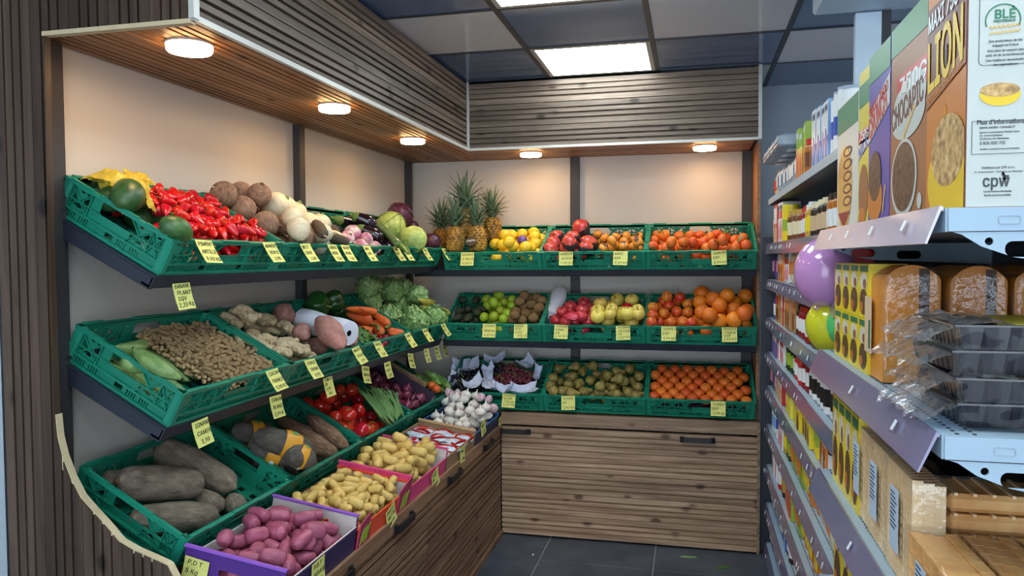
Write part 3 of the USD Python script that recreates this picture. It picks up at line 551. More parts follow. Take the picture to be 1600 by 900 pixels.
    # green mango, ginger
    m = ico(2); v = m.vertices; v[:, 0] *= 1.3; v[:, 2] *= .95; v[:, 1] *= .95; v[:, 2] += .10 * v[:, 0] ** 2 * np.sign(v[:, 0]); m.vertices = v
    kmk(f'green_mango_{i}', [('skin', lump(m, .03, 1.1, i + 90), 'mango_green'), ('>stem_scar', tf(disc(.1, 1.3, .05), rot([0, 1, 0], PI / 2)), 'stem_brown')])
    rg = np.random.RandomState(i); g = [spindle(10, 12, sm((0, .8), (.4, 1), (1, .7)), .1, .2, 2, i, 2.6)]
    for q in range(4):
        a = spindle(8, 8, sm((0, .9), (1, .7)), .1, .18, 3, i + q, 2.); a.apply_scale((.34, .62, .62)); an = (.7 + .5 * rg.rand()) * (1 if q % 2 else -1)
        g.append(tf(a, np.diag((1 / 2.6, 1, 1)) @ rot([0, 0, 1], an) @ np.diag((2.6, 1, 1)), (-.34 + .22 * q, .32 * (1 if q % 2 else -1), .08 * (q - 1))))
    kmk(f'ginger_{i}', [('root', g[0], 'ginger_skin')] + [('knob', x, 'ginger_skin') for x in g[1:]])
kmk('radish_ball', [('skin', ball(2, .95, .02, 3), 'radish_pink'), ('root_tail', tube([(0, 0, -.9), (.05, .1, -1.3), (.1, .3, -1.8)], [.08, .03, .01], 4), 'root_hair')])
kmk('black_radish', [('skin', spindle(10, 14, sm((0, .8), (.5, 1), (1, .75)), .1, .08, 2, 3, 5), 'radish_black'), ('>root_tail', tube([(.49, 0, 0), (.56, .05, 0), (.62, .2, .1)], [.06, .04, .01], 5), 'root_hair')])
kmk('aubergine', [('skin', spindle(14, 14, pw((0, .1), (.04, .45), (.2, .68), (.6, 1), (.85, .85), (.96, .45), (1, .05)), .12, .0, 1, 1, 3), 'aubergine_skin'),
                  ('calyx', spindle(8, 6, pw((0, .3), (.3, .5), (1, .72)), 0, .12, 4, 2, 1).apply_scale((.2, 1, 1)).apply_translation((-.42, .03, 0)), 'stem_green'), ('stalk', tube([(-.62, 0, 0), (-.5, .02, 0)], [.09, .13], 6), 'stem_green')])
M('leek_green', [(.3, (60, 92, 50)), (.7, (122, 150, 96))], (2, 14, 14), .3, coat=.3)
kmk('leek', [('stem', spindle(10, 10, pw((0, .7), (.1, .9), (.5, 1), (1, 1)), .0, .03, 2, 1, 8), 'leek_green'), ('leaf', spindle(8, 8, pw((0, .8), (.5, 1.5), (1, .4)), .3, .1, 2, 4, 4).apply_scale((.5, 1, .5)).apply_translation((.6, .1, 0)), 'leaf_green')])
# cabbages and lettuces: overlapping leaves around a head
def leaf_cap(rad, ang, tilt, size, frill, seed, th=.03):
    n = 14; g = np.linspace(-1, 1, n); A, B = np.meshgrid(g, g); rr = np.sqrt(A ** 2 + B ** 2); k = np.where(rr > 1, 1 / np.maximum(rr, 1e-6), 1); k = np.where(np.maximum(abs(A), abs(B)) > 0, np.maximum(abs(A), abs(B)) / np.maximum(rr, 1e-6), 1); A, B = A * k, B * k; rr = np.hypot(A, B)
    th_, ph = rr * size, np.arctan2(B, A); R_ = rad * (1 + .05 * rr ** 3) + frill * rr ** 2 * (meshkit.noise(np.stack([np.cos(ph) * 5 + seed, np.sin(ph) * 5, rr * 3], -1), seed) - .35)
    P = np.stack([R_ * np.sin(th_) * np.cos(ph), R_ * np.sin(th_) * np.sin(ph), R_ * np.cos(th_)], -1).reshape(-1, 3); ins = P * (1 - th / rad)
    F = [(i * n + j, i * n + j + 1, (i + 1) * n + j + 1, (i + 1) * n + j) for i in range(n - 1) for j in range(n - 1)]
    F = np.array(F); T = np.vstack([F[:, [0, 1, 2]], F[:, [0, 2, 3]]]); N = n * n
    edge = [j for j in range(n)] + [i * n + n - 1 for i in range(1, n)] + [(n - 1) * n + j for j in range(n - 2, -1, -1)] + [i * n for i in range(n - 2, 0, -1)]
    E_ = [(a, b, b + N) for a, b in zip(edge, edge[1:] + edge[:1])] + [(a, b + N, a + N) for a, b in zip(edge, edge[1:] + edge[:1])]
    m = trimesh.Trimesh(np.vstack([P, ins]), np.vstack([T, T[:, ::-1] + N, np.array(E_)]), process=False)
    return tf(m, rot([0, 0, 1], ang) @ rot([0, 1, 0], tilt))
def head(name, mat_, rib, frill, nl, seed, size=1.15):
    L = [('heart', lump(ico(2, .93), .03, 2, seed), mat_)]; leaves = []
    for k in range(nl): leaves.append(leaf_cap(.95 + .03 * (k % 3), k * 2.4 + seed, .5 + 1.3 * ((k * .37) % 1), size, frill, seed + k))
    kmk(name, L + [('leaf', x, mat_ if q % 3 else rib) for q, x in enumerate(leaves)])
for i in range(2):
    head(f'green_cabbage_{i}', 'cabbage_green', 'cabbage_green', .05, 7, i + 1, 1.25); head(f'red_cabbage_{i}', 'cabbage_red', 'cabbage_red', .05, 7, i + 4, 1.2)
    head(f'lettuce_{i}', 'lettuce_leaf', 'lettuce_pale', .42, 12, i + 8, .95)
# bell pepper
m = ico(3); v = m.vertices; an = np.arctan2(v[:, 1], v[:, 0]); v[:, :2] *= (1 + .10 * np.cos(an * 4))[:, None]; v[:, 2] -= .3 * np.exp(-(np.hypot(v[:, 0], v[:, 1]) / .35) ** 2) * np.sign(v[:, 2]); m.vertices = v
kmk('bell_pepper', [('flesh', m, 'pepper_green'), ('stalk', tube([(0, 0, .6), (.05, 0, .9), (.15, 0, 1.15)], [.14, .1, .12], 6), 'stem_green')])
# wrapped yams: dark tuber in a printed paper band
for i in range(2):
    pf = pw((0, .1), (.05, .5), (.2, .85), (.55, 1), (.85, .72), (.95, .42), (1, .08)); xs = np.linspace(-.16 + .1 * i, .10 + .1 * i, 5)
    bd = tube([(x * 2.2, 0, 0) for x in xs], [pf(x + .5) * .5 * 1.05 for x in xs], 18, False); bd.vertices[:, 0] /= 2.2
    lg = []
    for q, (a, mt) in enumerate(((0, 'label_green'), (2.1, 'label_pale'), (4.2, 'label_green'), (3.1, 'label_pale'))):
        d = trimesh.creation.cylinder(.11, .03, sections=10); d.apply_scale((.45, 1, 1)); x = -.03 + .1 * i; lg.append(('>emblem', tf(d, rot([1, 0, 0], a), np.array([x, 0, 0]) + rot([1, 0, 0], a) @ np.array([0, 0, pf(x + .5) * .5 * 1.05])), mt))
    k = kind_(f'labelled_yam_{i}'); part(k, 'skin', spindle(14, 16, pf, .0, .08, 1.8, i + 12, 2.2), 'yam_dark', True); b_ = part(k, 'paper_band', bd, 'label_orange', True, label='orange printed paper band')
    for nm, me, mt in lg: part(b_, 'emblem', me, mt, True)
# pineapple: unit height 1 body + crown
def pineapple(name, seed):
    k = kind_(name); rg = np.random.RandomState(seed); H_ = 1.5
    body = lathe([(0, 0), (.28, .01), (.45, .15), (.52, .5), (.52, .85), (.45, 1.25), (.3, 1.45), (0, 1.5)], 16); part(k, 'flesh', body, 'pine_skin', True)
    for r in range(9):
        z = .12 + r * .15; R_ = float(np.interp(z, [0, .15, .5, .85, 1.25, 1.5], [.28, .45, .52, .52, .45, .2])); n = max(6, int(13 * R_ / .52))
        for q in range(n):
            a = 2 * PI * (q + .5 * (r % 2)) / n; e = trimesh.convex.convex_hull(np.array([(.0, -.11, 0), (0, .11, 0), (0, 0, -.10), (0, 0, .10), (.055, 0, .015), (.05, -.05, 0), (.05, .05, 0), (.10, 0, .05)]))
            e.vertices = e.vertices * [1, R_ / .52, 1]; part(k, 'eye', tf(e, rot([0, 0, 1], a), (R_ * .96 * math.cos(a), R_ * .96 * math.sin(a), z)), 'pine_skin')
    for q in range(40):
        t = q / 40; a = q * 2.39996; L_ = .8 + 1.0 * t + .2 * rg.rand(); lean = 1.05 * (1 - t) ** .8 + .08; w = .20 - .07 * t; pts, rads = [], []
        V, F = [], []
        for s in range(6):
            u = s / 5; out = L_ * u * math.sin(lean * (.55 + .65 * u)); zz = 1.42 + .22 * t + L_ * u * math.cos(lean * (.55 + .65 * u)); ww = w * (1 - u ** 1.6) + .003
            V += [(.10 * (1 - t) + out, -ww, zz + .25 * ww), (.10 * (1 - t) + out + .02, 0, zz), (.10 * (1 - t) + out, ww, zz + .25 * ww), (.085 * (1 - t) + out, 0, zz + .01)]
        for s in range(5):
            for c in range(4): A, B = s * 4 + c, s * 4 + (c + 1) % 4; F += [(A, B, A + 4), (B, B + 4, A + 4)]
        part(k, 'crown_leaf', tf(trimesh.Trimesh(V, F, process=False), rot([0, 0, 1], a)), 'pine_leaf', True)
pineapple('pineapple_0', 1); pineapple('pineapple_1', 2)
# ---------------------------------------------------------------- heaps: items dropped one on another inside a crate
class Heap:
    G = .006
    def __init__(s, R, o, W, D, wall, base=.006):
        s.R, s.o, s.W, s.D = R, o, W, D; p = .08; s.p = p
        s.us = np.arange(-p, W + p, s.G); s.vs = np.arange(-p, D + p, s.G); s.U, s.V = np.meshgrid(s.us, s.vs, indexing='ij')
        ins = (s.U > .008) & (s.U < W - .008) & (s.V > .008) & (s.V < D - .008); s.H = np.where(ins, base, wall).astype(float); s.rg = random.Random(int(abs(o[0] * 977 + o[1] * 131 + o[2] * 71) * 10)); s.items = []
    def foot(s, u, v, a, b, th, shrink):
        i0, i1 = np.searchsorted(s.us, [u - max(a, b), u + max(a, b)]); j0, j1 = np.searchsorted(s.vs, [v - max(a, b), v + max(a, b)]); sl = (slice(i0, i1), slice(j0, j1))
        x, y = s.U[sl] - u, s.V[sl] - v; c, q = math.cos(th), math.sin(th); e = ((x * c + y * q) / (a * shrink)) ** 2 + ((-x * q + y * c) / (b * shrink)) ** 2
        return sl, e
    def z(s, u, v, a, b, c, th, shrink=.84):
        sl, e = s.foot(u, v, a, b, th, shrink); m = e < 1
        if not m.any(): return .01 + c
        return float((s.H[sl][m] + c * np.sqrt(1 - e[m]) * .92).max())
    def put(s, u, v, z, a, b, c, th):
        sl, e = s.foot(u, v, a, b, th, 1.); m = e < 1; h = s.H[sl]; h[m] = np.maximum(h[m], z + c * np.sqrt(1 - e[m]) * .92)
    def scan(s, f, c, zcap, zmin=0):                                            # farthest place along the sight line where the item lies free, or least pressed in
        zs = np.arange(max(zmin, c * .8 + .006), zcap + .004, .004); best = None
        for tol in (.12, .4):
            for z in zs:
                u, v, a, b, th = f(z); d = z - s.z(u, v, a, b, c, th)
                if d >= -tol * c: return u, v, z, a, b, th
                if best is None or d > best[0]: best = (d, u, v, z, a, b, th)
        return best[1:]
    def px(s, x, y, a, b, c, th, zc=None, zmin=0):                             # drop so that it appears at the pixel it has in the photograph
        d = s.R.T @ ray(x, y); o = s.R.T @ (np.array([0, 0, EYE]) - s.o); m = min(a, b)
        def f(z):
            t = (z - o[2]) / d[2]; return min(max(o[0] + t * d[0], m * .9), s.W - m * .9), min(max(o[1] + t * d[1], m * .8), s.D - .2 * m), a, b, th
        u, v, z, *_ = s.scan(f, c, zc or max(.13 + c, zmin + .03), zmin); s.put(u, v, z, a, b, c, th); return u, v, z
    def fill(s, n, a, b, c, reg=None, tries=26, zmax=9):
        reg = reg or (0, s.W, 0, s.D); out = []
        for k in range(n):
            best = None; aa, bb, cc = [q * s.rg.uniform(.88, 1.1) for q in (a, b, c)]
            for t in range(tries):
                th = s.rg.uniform(0, PI); m = max(aa, bb) * .92 + .004; u, v = s.rg.uniform(reg[0] + m, reg[1] - m), s.rg.uniform(reg[2] + m, reg[3] - m); z = s.z(u, v, aa, bb, cc, th)
                if best is None or z < best[2]: best = (u, v, z, th)
            if best[2] > zmax: continue
            u, v, z, th = best; s.put(u, v, z, aa, bb, cc, th); out.append((u, v, z, th, aa, bb, cc))
        return out
    def top(s, u, v, z, c): return s.H[min(max(np.searchsorted(s.us, u), 0), len(s.us) - 1), min(max(np.searchsorted(s.vs, v), 0), len(s.vs) - 1)] <= z + c * 1.02
    def world(s, u, v, z): return s.o + s.R @ np.array([u, v, z])
def rank_labels(recs, desc, where, gname):                               # recs: [prim, world centre, shown]; label by row and place as they appear
    sh = [r for r in recs if r[2]]; P = [(r, proj(r[1])) for r in sh]; n = len(P)
    if n:
        nr = max(1, min(6, round(math.sqrt(n / 1.8)))); P.sort(key=lambda q: -q[1][1]); per = math.ceil(n / nr); nm = ['front', 'second', 'third', 'fourth', 'fifth', 'sixth']
        for k in range(nr):
            row = sorted(P[k * per:(k + 1) * per], key=lambda q: q[1][0]); rn = nm[k] + ' row' if k == 0 or k < nr - 1 else 'rearmost row'
            for q, (r, p) in enumerate(row):
                pos = 'alone' if len(row) == 1 else ('left end' if q == 0 else 'right end' if q == len(row) - 1 else ordw(q + 1) + ' from left')
                tag(r[0], f'{desc}, {pos} of the {rn} {where}'.replace('alone of', 'alone in'), None, gname)
    for r in recs:
        if not r[2]: tag(r[0], f'{desc} low {where.replace("of the", "in the", 1)}, mostly hidden', None, gname)
HEAPS = {}
def heap(key):
    if key not in HEAPS: R, o, s = CR[key]; HEAPS[key] = Heap(R, o, CW * s, CD * s, CH * s)
    return HEAPS[key]
def orient(h, th, rg, roll=True, tip=.5):
    R = h.R @ rot([0, 0, 1], th)
    return R
def rounds(h, kinds, cat, name, desc, where, group, pts, r, fill=0, reg=None, free=True, sq=1., rr=None, zmax=9):     # round things at pixels of the photograph, over some filling
    recs = []; rg = h.rg
    for u, v, z, th, a, b, c in h.fill(fill, r, r, r, reg, zmax=zmax):
        R = rot([0, 0, 1], th) @ (rot([1, 0, 0], rg.uniform(-2, 2)) if free else rot([1, 0, 0], rg.uniform(-.4, .4))); recs.append([copy(rg.choice(kinds), name, '-', cat, mat4(h.R @ R, h.world(u, v, z), (a,) * 3), group), h.world(u, v, z), False, 0])
    for k, p in enumerate(pts):
        q = (p[2] if len(p) > 2 else r) * rg.uniform(.96, 1.04); u, v, z = h.px(p[0], p[1], q, q, q, 0)
        R = rot([0, 0, 1], rg.uniform(0, 6.28)) @ (rot([1, 0, 0], rg.uniform(-2, 2)) if free else rot([1, 0, 0], rg.uniform(-.5, .5)))
        kd = p[3] if len(p) > 3 else rg.choice(kinds); w = h.world(u, v, z); recs.append([copy(kd, name, '-', cat, mat4(h.R @ R, w, (q,) * 3), group), w, True, 0])
    rank_labels(recs, desc, where, group); return recs
def longs(h, kinds, cat, name, label, group, segs, flip=False, rank=None, zmin=0):      # long things from pixel to pixel: (x1, y1, x2, y2, thickness in metres[, kind[, label]])
    recs = []; rg = h.rg
    for k, sg in enumerate(segs):
        x1, y1, x2, y2, t = sg[:5]; o = h.R.T @ (np.array([0, 0, EYE]) - h.o); d1, d2 = h.R.T @ ray(x1, y1), h.R.T @ ray(x2, y2)
        def f(z):
            k1, k2 = (z - o[2]) / d1[2], (z - o[2]) / d2[2]; ua, va, ub, vb = o[0] + k1 * d1[0], o[1] + k1 * d1[1], o[0] + k2 * d2[0], o[1] + k2 * d2[1]
            return min(max((ua + ub) / 2, .03), h.W - .03), min(max((va + vb) / 2, .03), h.D), max(t * 1.05, math.hypot(ub - ua, vb - va)) / 2, t / 2, math.atan2(vb - va, ub - ua)
        zm = sg[7] if len(sg) > 7 else zmin; u, v, z, hl, _, th = h.scan(f, t / 2, max(.14 + t / 2, zm + .04), zm); L_ = 2 * hl
        h.put(u, v, z, L_ / 2, t / 2, t / 2, th); w = h.world(u, v, z); lab = sg[6] if len(sg) > 6 else label; kd = sg[5] if len(sg) > 5 and sg[5] else rg.choice(kinds)
        Rr = h.R @ rot([0, 0, 1], th) @ (np.diag([1, -1, 1.]) if flip and False else np.eye(3)) @ rot([1, 0, 0], PI if flip else 0)
        recs.append([copy(kd, name, lab or '-', cat, mat4(Rr, w, (L_, t, t)), group), w, True, 0])
    if rank: rank_labels(recs, label, rank, group)
    return recs
# ---------------------------------------------------------------- what lies in the crates
def pack(h, kinds, cat, name, desc, where, group, n, dims, reg=None, tip=.35, share=None, zmax=9):      # long or odd things, thrown in
    recs = []; rg = h.rg
    for u, v, z, th, a, b, c in h.fill(n, *dims, reg=reg, zmax=zmax):
        sc = (2 * a, 2 * b, 2 * c); R = h.R @ rot([0, 0, 1], th) @ rot([0, 1, 0], rg.uniform(-tip, tip)) @ rot([1, 0, 0], rg.uniform(0, 6.28)); w = h.world(u, v, z)
        recs.append([copy(rg.choice(kinds), name, share or '-', cat, mat4(R, w, sc), group), w, (u, v, z, c)])
    for r in recs: r[2] = h.top(*r[2][:3], r[2][3])
    if not share: rank_labels(recs, desc, where, group)
    return recs
def K(n, c=3): return [f'{n}_{i}' for i in range(c)]
# upper left shelf
h = heap('Ltop0'); h.H = np.where(h.H < .03, .014, h.H)
for k, (x, y, r, lb) in enumerate(((161, 294, .040, 'orange-green mango under the yellow bag at the rear left of the chilli crate'), (176, 304, .04, 'green mango beside the yellow bag, against the crate wall'), (190, 297, .05, 'big dark green mango under the yellow bag'), (218, 329, .048, 'yellow-green mango in the middle of the left crate wall'), (268, 344, .058, 'big green mango at the front of the chilli crate'), (205, 352, .038, 'pale green mango seen through the crate handle'))):
    u, v, z = h.px(x, y, r * 1.2, r * .9, r * .9, 0); copy(f'green_mango_{k % 3}', 'green_mango', lb, 'mango', mat4(h.R @ rot([0, 0, 1], .6 * k - .5), h.world(u, v, z), (r,) * 3), 'green mangoes in the chilli crate')
pack(h, K('chilli'), 'chilli', 'red_chilli', 'glossy red lantern chilli', 'of the chilli heap', 'red chillies in the first upper crate', 215, (.026, .019, .0175), (.17, .572, .016, .385), .35)

def sheet(R, o, sx, sy, dome, amp, freq, seed, sharp=.5, n=26):           # crumpled sheet draped over what lies below
    g = np.linspace(-1, 1, n); A, B = np.meshgrid(g, g, indexing='ij'); q = np.stack([A * sx, B * sy], -1).reshape(-1, 2); ed = 1 + sharp * (meshkit.noise(np.c_[np.arctan2(q[:, 1], q[:, 0]) * 2.6, q[:, 0] * 0, q[:, 0] * 0 + seed], seed) - .5); q *= ed[:, None]
    z = dome * (1 - (A.ravel() ** 2 + B.ravel() ** 2) * .8) + amp * (meshkit.fbm(np.c_[q * freq, q[:, 0] * 0 + seed], 4, seed) - .5); P_ = np.c_[q, z]; F = np.array([(i * n + j, (i + 1) * n + j, (i + 1) * n + j + 1, i * n + j + 1) for i in range(n - 1) for j in range(n - 1)]); T = np.vstack([F[:, [0, 1, 2]], F[:, [0, 2, 3]]])
    return trimesh.Trimesh(np.vstack([P_, P_ - [0, 0, .001]]), np.vstack([T, T[:, ::-1] + n * n]), process=False)
bg = thing('plastic_bag', 'crumpled yellow plastic bag draped over the mangoes at the rear of the chilli crate', 'bag', mat4(h.R, h.R @ np.array([.115, .30, .125]) + h.o))
part(bg, 'film', tf(sheet(None, None, .065, .075, .05, .06, 34, 4), rot([1, 0, 0], .15), (0, 0, 0)), 'bag_yellow', True); part(bg, 'film', tf(sheet(None, None, .035, .04, .02, .04, 44, 6), rot([0, 0, 1], .6) @ rot([0, 1, 0], -.7), (.075, .03, .02)), 'bag_yellow', True); part(bg, 'film', tf(sheet(None, None, .035, .06, .03, .04, 44, 9), rot([0, 1, 0], .9), (-.065, -.02, -.01)), 'bag_yellow', True)
h = heap('Ltop1')
rounds(h, K('beetroot'), 'beetroot', 'beetroot', 'brown-skinned round beetroot', 'of the beetroot heap', 'brown beetroots on the upper left shelf', [(449, 349, .048), (471, 368, .05), (416, 346, .049), (381, 321, .05), (416, 324, .046), (396, 311, .042), (378, 296, .045), (351, 299, .049), (407, 300, .045)], .046, 12, (.0, .56, .02, .38), rr=1)
rounds(h, K('white_radish'), 'radish', 'white_radish', 'fat cream-white radish', 'of the beetroot heap', 'white radishes beside the beetroots', [(500, 374, .042), (504, 361, .042), (483, 346, .05), (459, 337, .042), (447, 320, .045), (431, 317, .05)], .045, 6, (.30, .58, .02, .36))
longs(h, ['black_radish'], 'radish', 'black_radish', '', 'long black radishes', [(462, 322, 533, 363, .05, None, 'long black-skinned radish lying across the white radishes'), (505, 352, 520, 372, .05, None, 'black-skinned radish half hidden behind the white radish'), (520, 372, 560, 384, .045, None, 'black-skinned radish at the front rim of the turnip crate')])
h = heap('Ltop2')
longs(h, ['aubergine'], 'aubergine', 'aubergine', '', 'glossy dark aubergines', [(592, 366, 626, 388, .075, None, 'shiny dark aubergine at the front of the turnip crate'), (583, 376, 612, 390, .07, None, 'dark aubergine behind the purple turnips'), (524, 339, 575, 356, .08, None, 'shiny dark aubergine at the rear, stalk to the left'), (552, 334, 590, 352, .08, None, 'shiny dark aubergine at the rear, nearest to the cabbage'), (560, 352, 600, 372, .07, None, 'dark aubergine lying in the middle of the turnip crate')])
rounds(h, K('turnip'), 'turnip', 'turnip', 'purple-topped white turnip', 'of the turnip crate', 'turnips on the upper left shelf', [(586, 385, .035), (566, 381, .034), (574, 370, .033), (552, 362, .042), (544, 368, .036), (533, 350, .03)], .036, 12, (.0, .5, .02, .25))
longs(h, ['leek'], 'leek', 'leek', '', None, [(588, 344, 624, 380, .04, None, 'slim green leek sloping between the aubergines and the cabbage')])
h = heap('Ltop3')
for i, (x, y, r, kd, nm, lb) in enumerate(((626, 335, .082, 'red_cabbage_0', 'red_cabbage', 'big dark red cabbage at the rear, behind the green ones'), (612, 352, .09, 'green_cabbage_0', 'green_cabbage', 'pale yellow-green cabbage behind the leek'), (640, 377, .082, 'green_cabbage_1', 'green_cabbage', 'pale green cabbage at the front, beside the leek'), (660, 380, .075, 'green_cabbage_0', 'green_cabbage', 'pale green cabbage at the front, beside the red cabbage'), (679, 377, .055, 'red_cabbage_1', 'red_cabbage', 'purple cabbage at the front corner of the crate'), (658, 354, .04, 'red_cabbage_0', 'red_cabbage', 'small purple cabbage in the corner near the pineapples'))):
    u, v, z = h.px(x, y, r * .9, r * .9, r * .9, 0, None, .17 if i == 0 else 0); copy(kd, nm, lb, 'cabbage', mat4(h.R @ rot([0, 0, 1], i * 1.3) @ rot([0, 1, 0], -.5), h.world(u, v, z), (r * .92,) * 3), 'cabbages on the upper left shelf')
# upper back shelf
h = heap('Btop2')
for i, (x, y, s_, kd, lb) in enumerate(((684, 372, .10, 0, 'pineapple farthest left, beside the purple cabbage'), (771, 372, .10, 1, 'pineapple at the right, partly behind the lemons'), (727, 366, .118, 1, 'tall pineapple in the middle at the rear'), (711, 388, .102, 0, 'pineapple at the front left'), (747, 388, .104, 1, 'pineapple at the front with a black round tag'))):
    u, v, z = h.px(x, y, .06, .06, .02, 0); w = h.world(u, v, max(.012, z - .02)) if i else np.array([-1.52, 4.50, 1.655]); copy(f'pineapple_{kd}', 'pineapple', lb, 'pineapple', mat4(rot([0, 0, 1], i) @ rot([1, 0, 0], .06 * (i - 2)), w, (s_ * (1.0 if i != 2 else 1),) * 3), 'pineapples on the upper back shelf')
    if i == 4:
        q = w + np.array([-.02, -.075, .06]); tg = thing('hanging_tag', 'black round tag with white writing on the front pineapple', 'tag', mat4(axes((1, 0, 0), (0, .3, .954), (0, -.954, .3)), q))
        e = trimesh.creation.cylinder(.034, .003, sections=24); e.apply_scale((1.0, .8, 1)); part(tg, 'card', e, 'sticker_black'); tx = meshkit.text_mesh('mighty', .012, .001); tx.apply_translation(-tx.bounds.mean(0)); part(tg, 'lettering', tf(tx, rot([0, 0, 1], .12), (0, .004, .002)), 'sticker_white')
LEM = [(829, 388), (802, 385), (822, 386), (786, 382), (775, 381), (796, 378), (837, 381), (847, 374), (836, 370), (800, 368), (790, 367), (817, 366), (835, 364)]
rounds(h, K('lemon'), 'lemon', 'lemon', 'bright yellow lemon', 'of the lemon heap', 'lemons on the upper back shelf', LEM, .033, 16, (.26, .57, .03, .37))
u, v, z = h.px(817, 376, .03, .03, .03, 0); single('wrapped_lemon', 'lemon wrapped in violet-blue paper among the lemons', 'lemon', lump(ico(2, .03), .12, 4, 3), 'sticker_blue', mat4(h.R, h.world(u, v, z)), smooth=True)
h = heap('Btop1')
rounds(h, K('netted_mango'), 'mango', 'netted_mango', 'red mango in black net', 'of the mangoes', 'mangoes in black nets', [(861, 390, .042), (886, 390, .042), (916, 389, .045), (866, 381, .042), (890, 382, .044), (920, 381, .05), (870, 371, .042), (895, 372, .042), (909, 357, .052)], .042, 8, (.02, .30, .03, .37), free=False)
rounds(h, K('persimmon'), 'persimmon', 'persimmon', 'orange persimmon with brown calyx', 'of the persimmon heap', 'persimmons on the upper back shelf', [(944, 389), (959, 390), (976, 391), (991, 388), (975, 386), (962, 383), (941, 381), (957, 378), (976, 380), (997, 380), (945, 373), (964, 371), (980, 371), (999, 372), (935, 368)], .0295, 12, (.30, .57, .03, .37))
h = heap('Btop0')
MAN = [(1032, 393), (1047, 392), (1066, 388), (1082, 390), (1105, 392), (1125, 392), (1137, 392), (1149, 393), (1166, 393), (1021, 388), (1042, 390), (1116, 386), (1131, 386), (1154, 387), (1167, 388), (1050, 381), (1069, 381), (1083, 382), (1100, 382), (1149, 380), (1023, 378), (1162, 377), (1109, 375), (1134, 374), (1027, 371), (1039, 370), (1062, 372), (1079, 372), (1094, 372), (1121, 370)]
rounds(h, K('clementine') + K('leafy_mandarin'), 'mandarin', 'mandarin', 'orange mandarin', 'of the leafy mandarin heap', 'mandarins with leaves', MAN, .032, 26, (.02, .56, .02, .37))
# lower back shelf
h = heap('Bmid2')
rounds(h, K('avocado'), 'avocado', 'avocado', 'dark bumpy avocado', 'of the avocado heap', 'avocados on the lower back shelf', [(715, 495), (731, 496), (718, 485), (731, 481), (744, 487), (750, 482), (722, 467), (744, 468)], .030, 8, (.02, .2, .03, .35), free=False)
rounds(h, K('lime'), 'lime', 'lime', 'shiny green lime', 'of the lime heap', 'limes on the lower back shelf', [(756, 495), (771, 494), (786, 498), (767, 483), (781, 485), (792, 490), (762, 477), (776, 477), (799, 478), (760, 467), (771, 472), (787, 472), (800, 468), (779, 462)], .029, 12, (.19, .38, .02, .36))
rounds(h, K('kiwi'), 'kiwi', 'kiwi', 'brown fuzzy kiwi', 'of the kiwi heap', 'kiwis on the lower back shelf', [(800, 499), (815, 500), (833, 497), (804, 492), (821, 490), (838, 489), (806, 486), (817, 479), (830, 476), (842, 481), (812, 471), (825, 467), (839, 466), (846, 470), (819, 462)], .029, 12, (.36, .57, .02, .36))
h = heap('Bmid1')
def bag_roll(h, p1, p2, rad, label, extra=0., dz=(.038, 0)):
    o = h.R.T @ (np.array([0, 0, EYE]) - h.o); q = []
    for (x, y), z in ((p1, rad + .012 + extra + dz[0]), (p2, rad + .012 + extra + dz[1])):
        d = h.R.T @ ray(x, y); t = (z - o[2]) / d[2]; q.append(o + t * d)
    a, b = q; L_ = np.linalg.norm(b - a); X = (b - a) / L_; Y = np.cross([0, 0, 1.], X); Y /= np.linalg.norm(Y); Z = np.cross(X, Y); R = h.R @ axes(X, Y, Z); M_ = mat4(R, h.o + h.R @ ((a + b) / 2))
    t = thing('bag_roll', label, 'roll', M_, 'rolls of thin plastic bags'); rr = rad * (1 + .05 * np.sin(np.linspace(0, 9, 14)))
    body = lathe([(rad * .25, -L_ / 2), (rad, -L_ / 2)] + [(r, -L_ / 2 + L_ * (k + .5) / 14) for k, r in enumerate(rr)] + [(rad, L_ / 2), (rad * .25, L_ / 2), (rad * .25, -L_ / 2)], 24); part(t, 'film', tf(body, axes((0, 1, 0), (0, 0, 1), (1, 0, 0))), 'roll_white', 40)
    part(t, 'core', tf(lathe([(rad * .2, -L_ / 2 + .002), (rad * .25, -L_ / 2 + .002), (rad * .25, L_ / 2 - .002), (rad * .2, L_ / 2 - .002), (rad * .2, -L_ / 2 + .002)], 14), axes((0, 1, 0), (0, 0, 1), (1, 0, 0))), 'black_gap')
    h.put(*((a + b) / 2), L_ / 2, rad, rad, math.atan2(X[1], X[0]))
bag_roll(h, (875, 459), (861, 497), .048, 'white roll of thin plastic bags standing at the left of the apples')
APR = [(897, 503, .036), (884, 503, .036), (918, 503, .036), (870, 501, .042), (889, 492, .036), (908, 495, .036), (918, 493, .036), (878, 488, .034), (891, 480, .04), (909, 486, .038), (924, 483, .034), (912, 474, .042)]
rounds(h, K('apple_red'), 'apple', 'red_apple', 'red apple', 'of the red apples', 'red apples on the lower back shelf', APR, .037, 10, (.08, .33, .02, .36), free=False)
APY = [(950, 503, .038), (933, 499, .046), (979, 502, .046), (995, 506, .038), (952, 496, .038), (972, 492, .042), (994, 496, .038), (934, 488, .044), (956, 485, .038), (996, 487, .038), (938, 476, .042), (964, 471, .044), (987, 471, .042)]
rounds(h, K('apple_yellow'), 'apple', 'yellow_apple', 'yellow apple', 'of the yellow apples', 'yellow apples on the lower back shelf', APY, .04, 12, (.28, .57, .02, .37), free=False)
u, v, z = h.px(979, 485, .036, .036, .03, 0); single('wrapped_apple', 'apple in bright red tissue among the yellow apples', 'apple', lump(ico(2, .037), .10, 3, 5), 'chilli_red', mat4(h.R, h.world(u, v, z)), smooth=True)
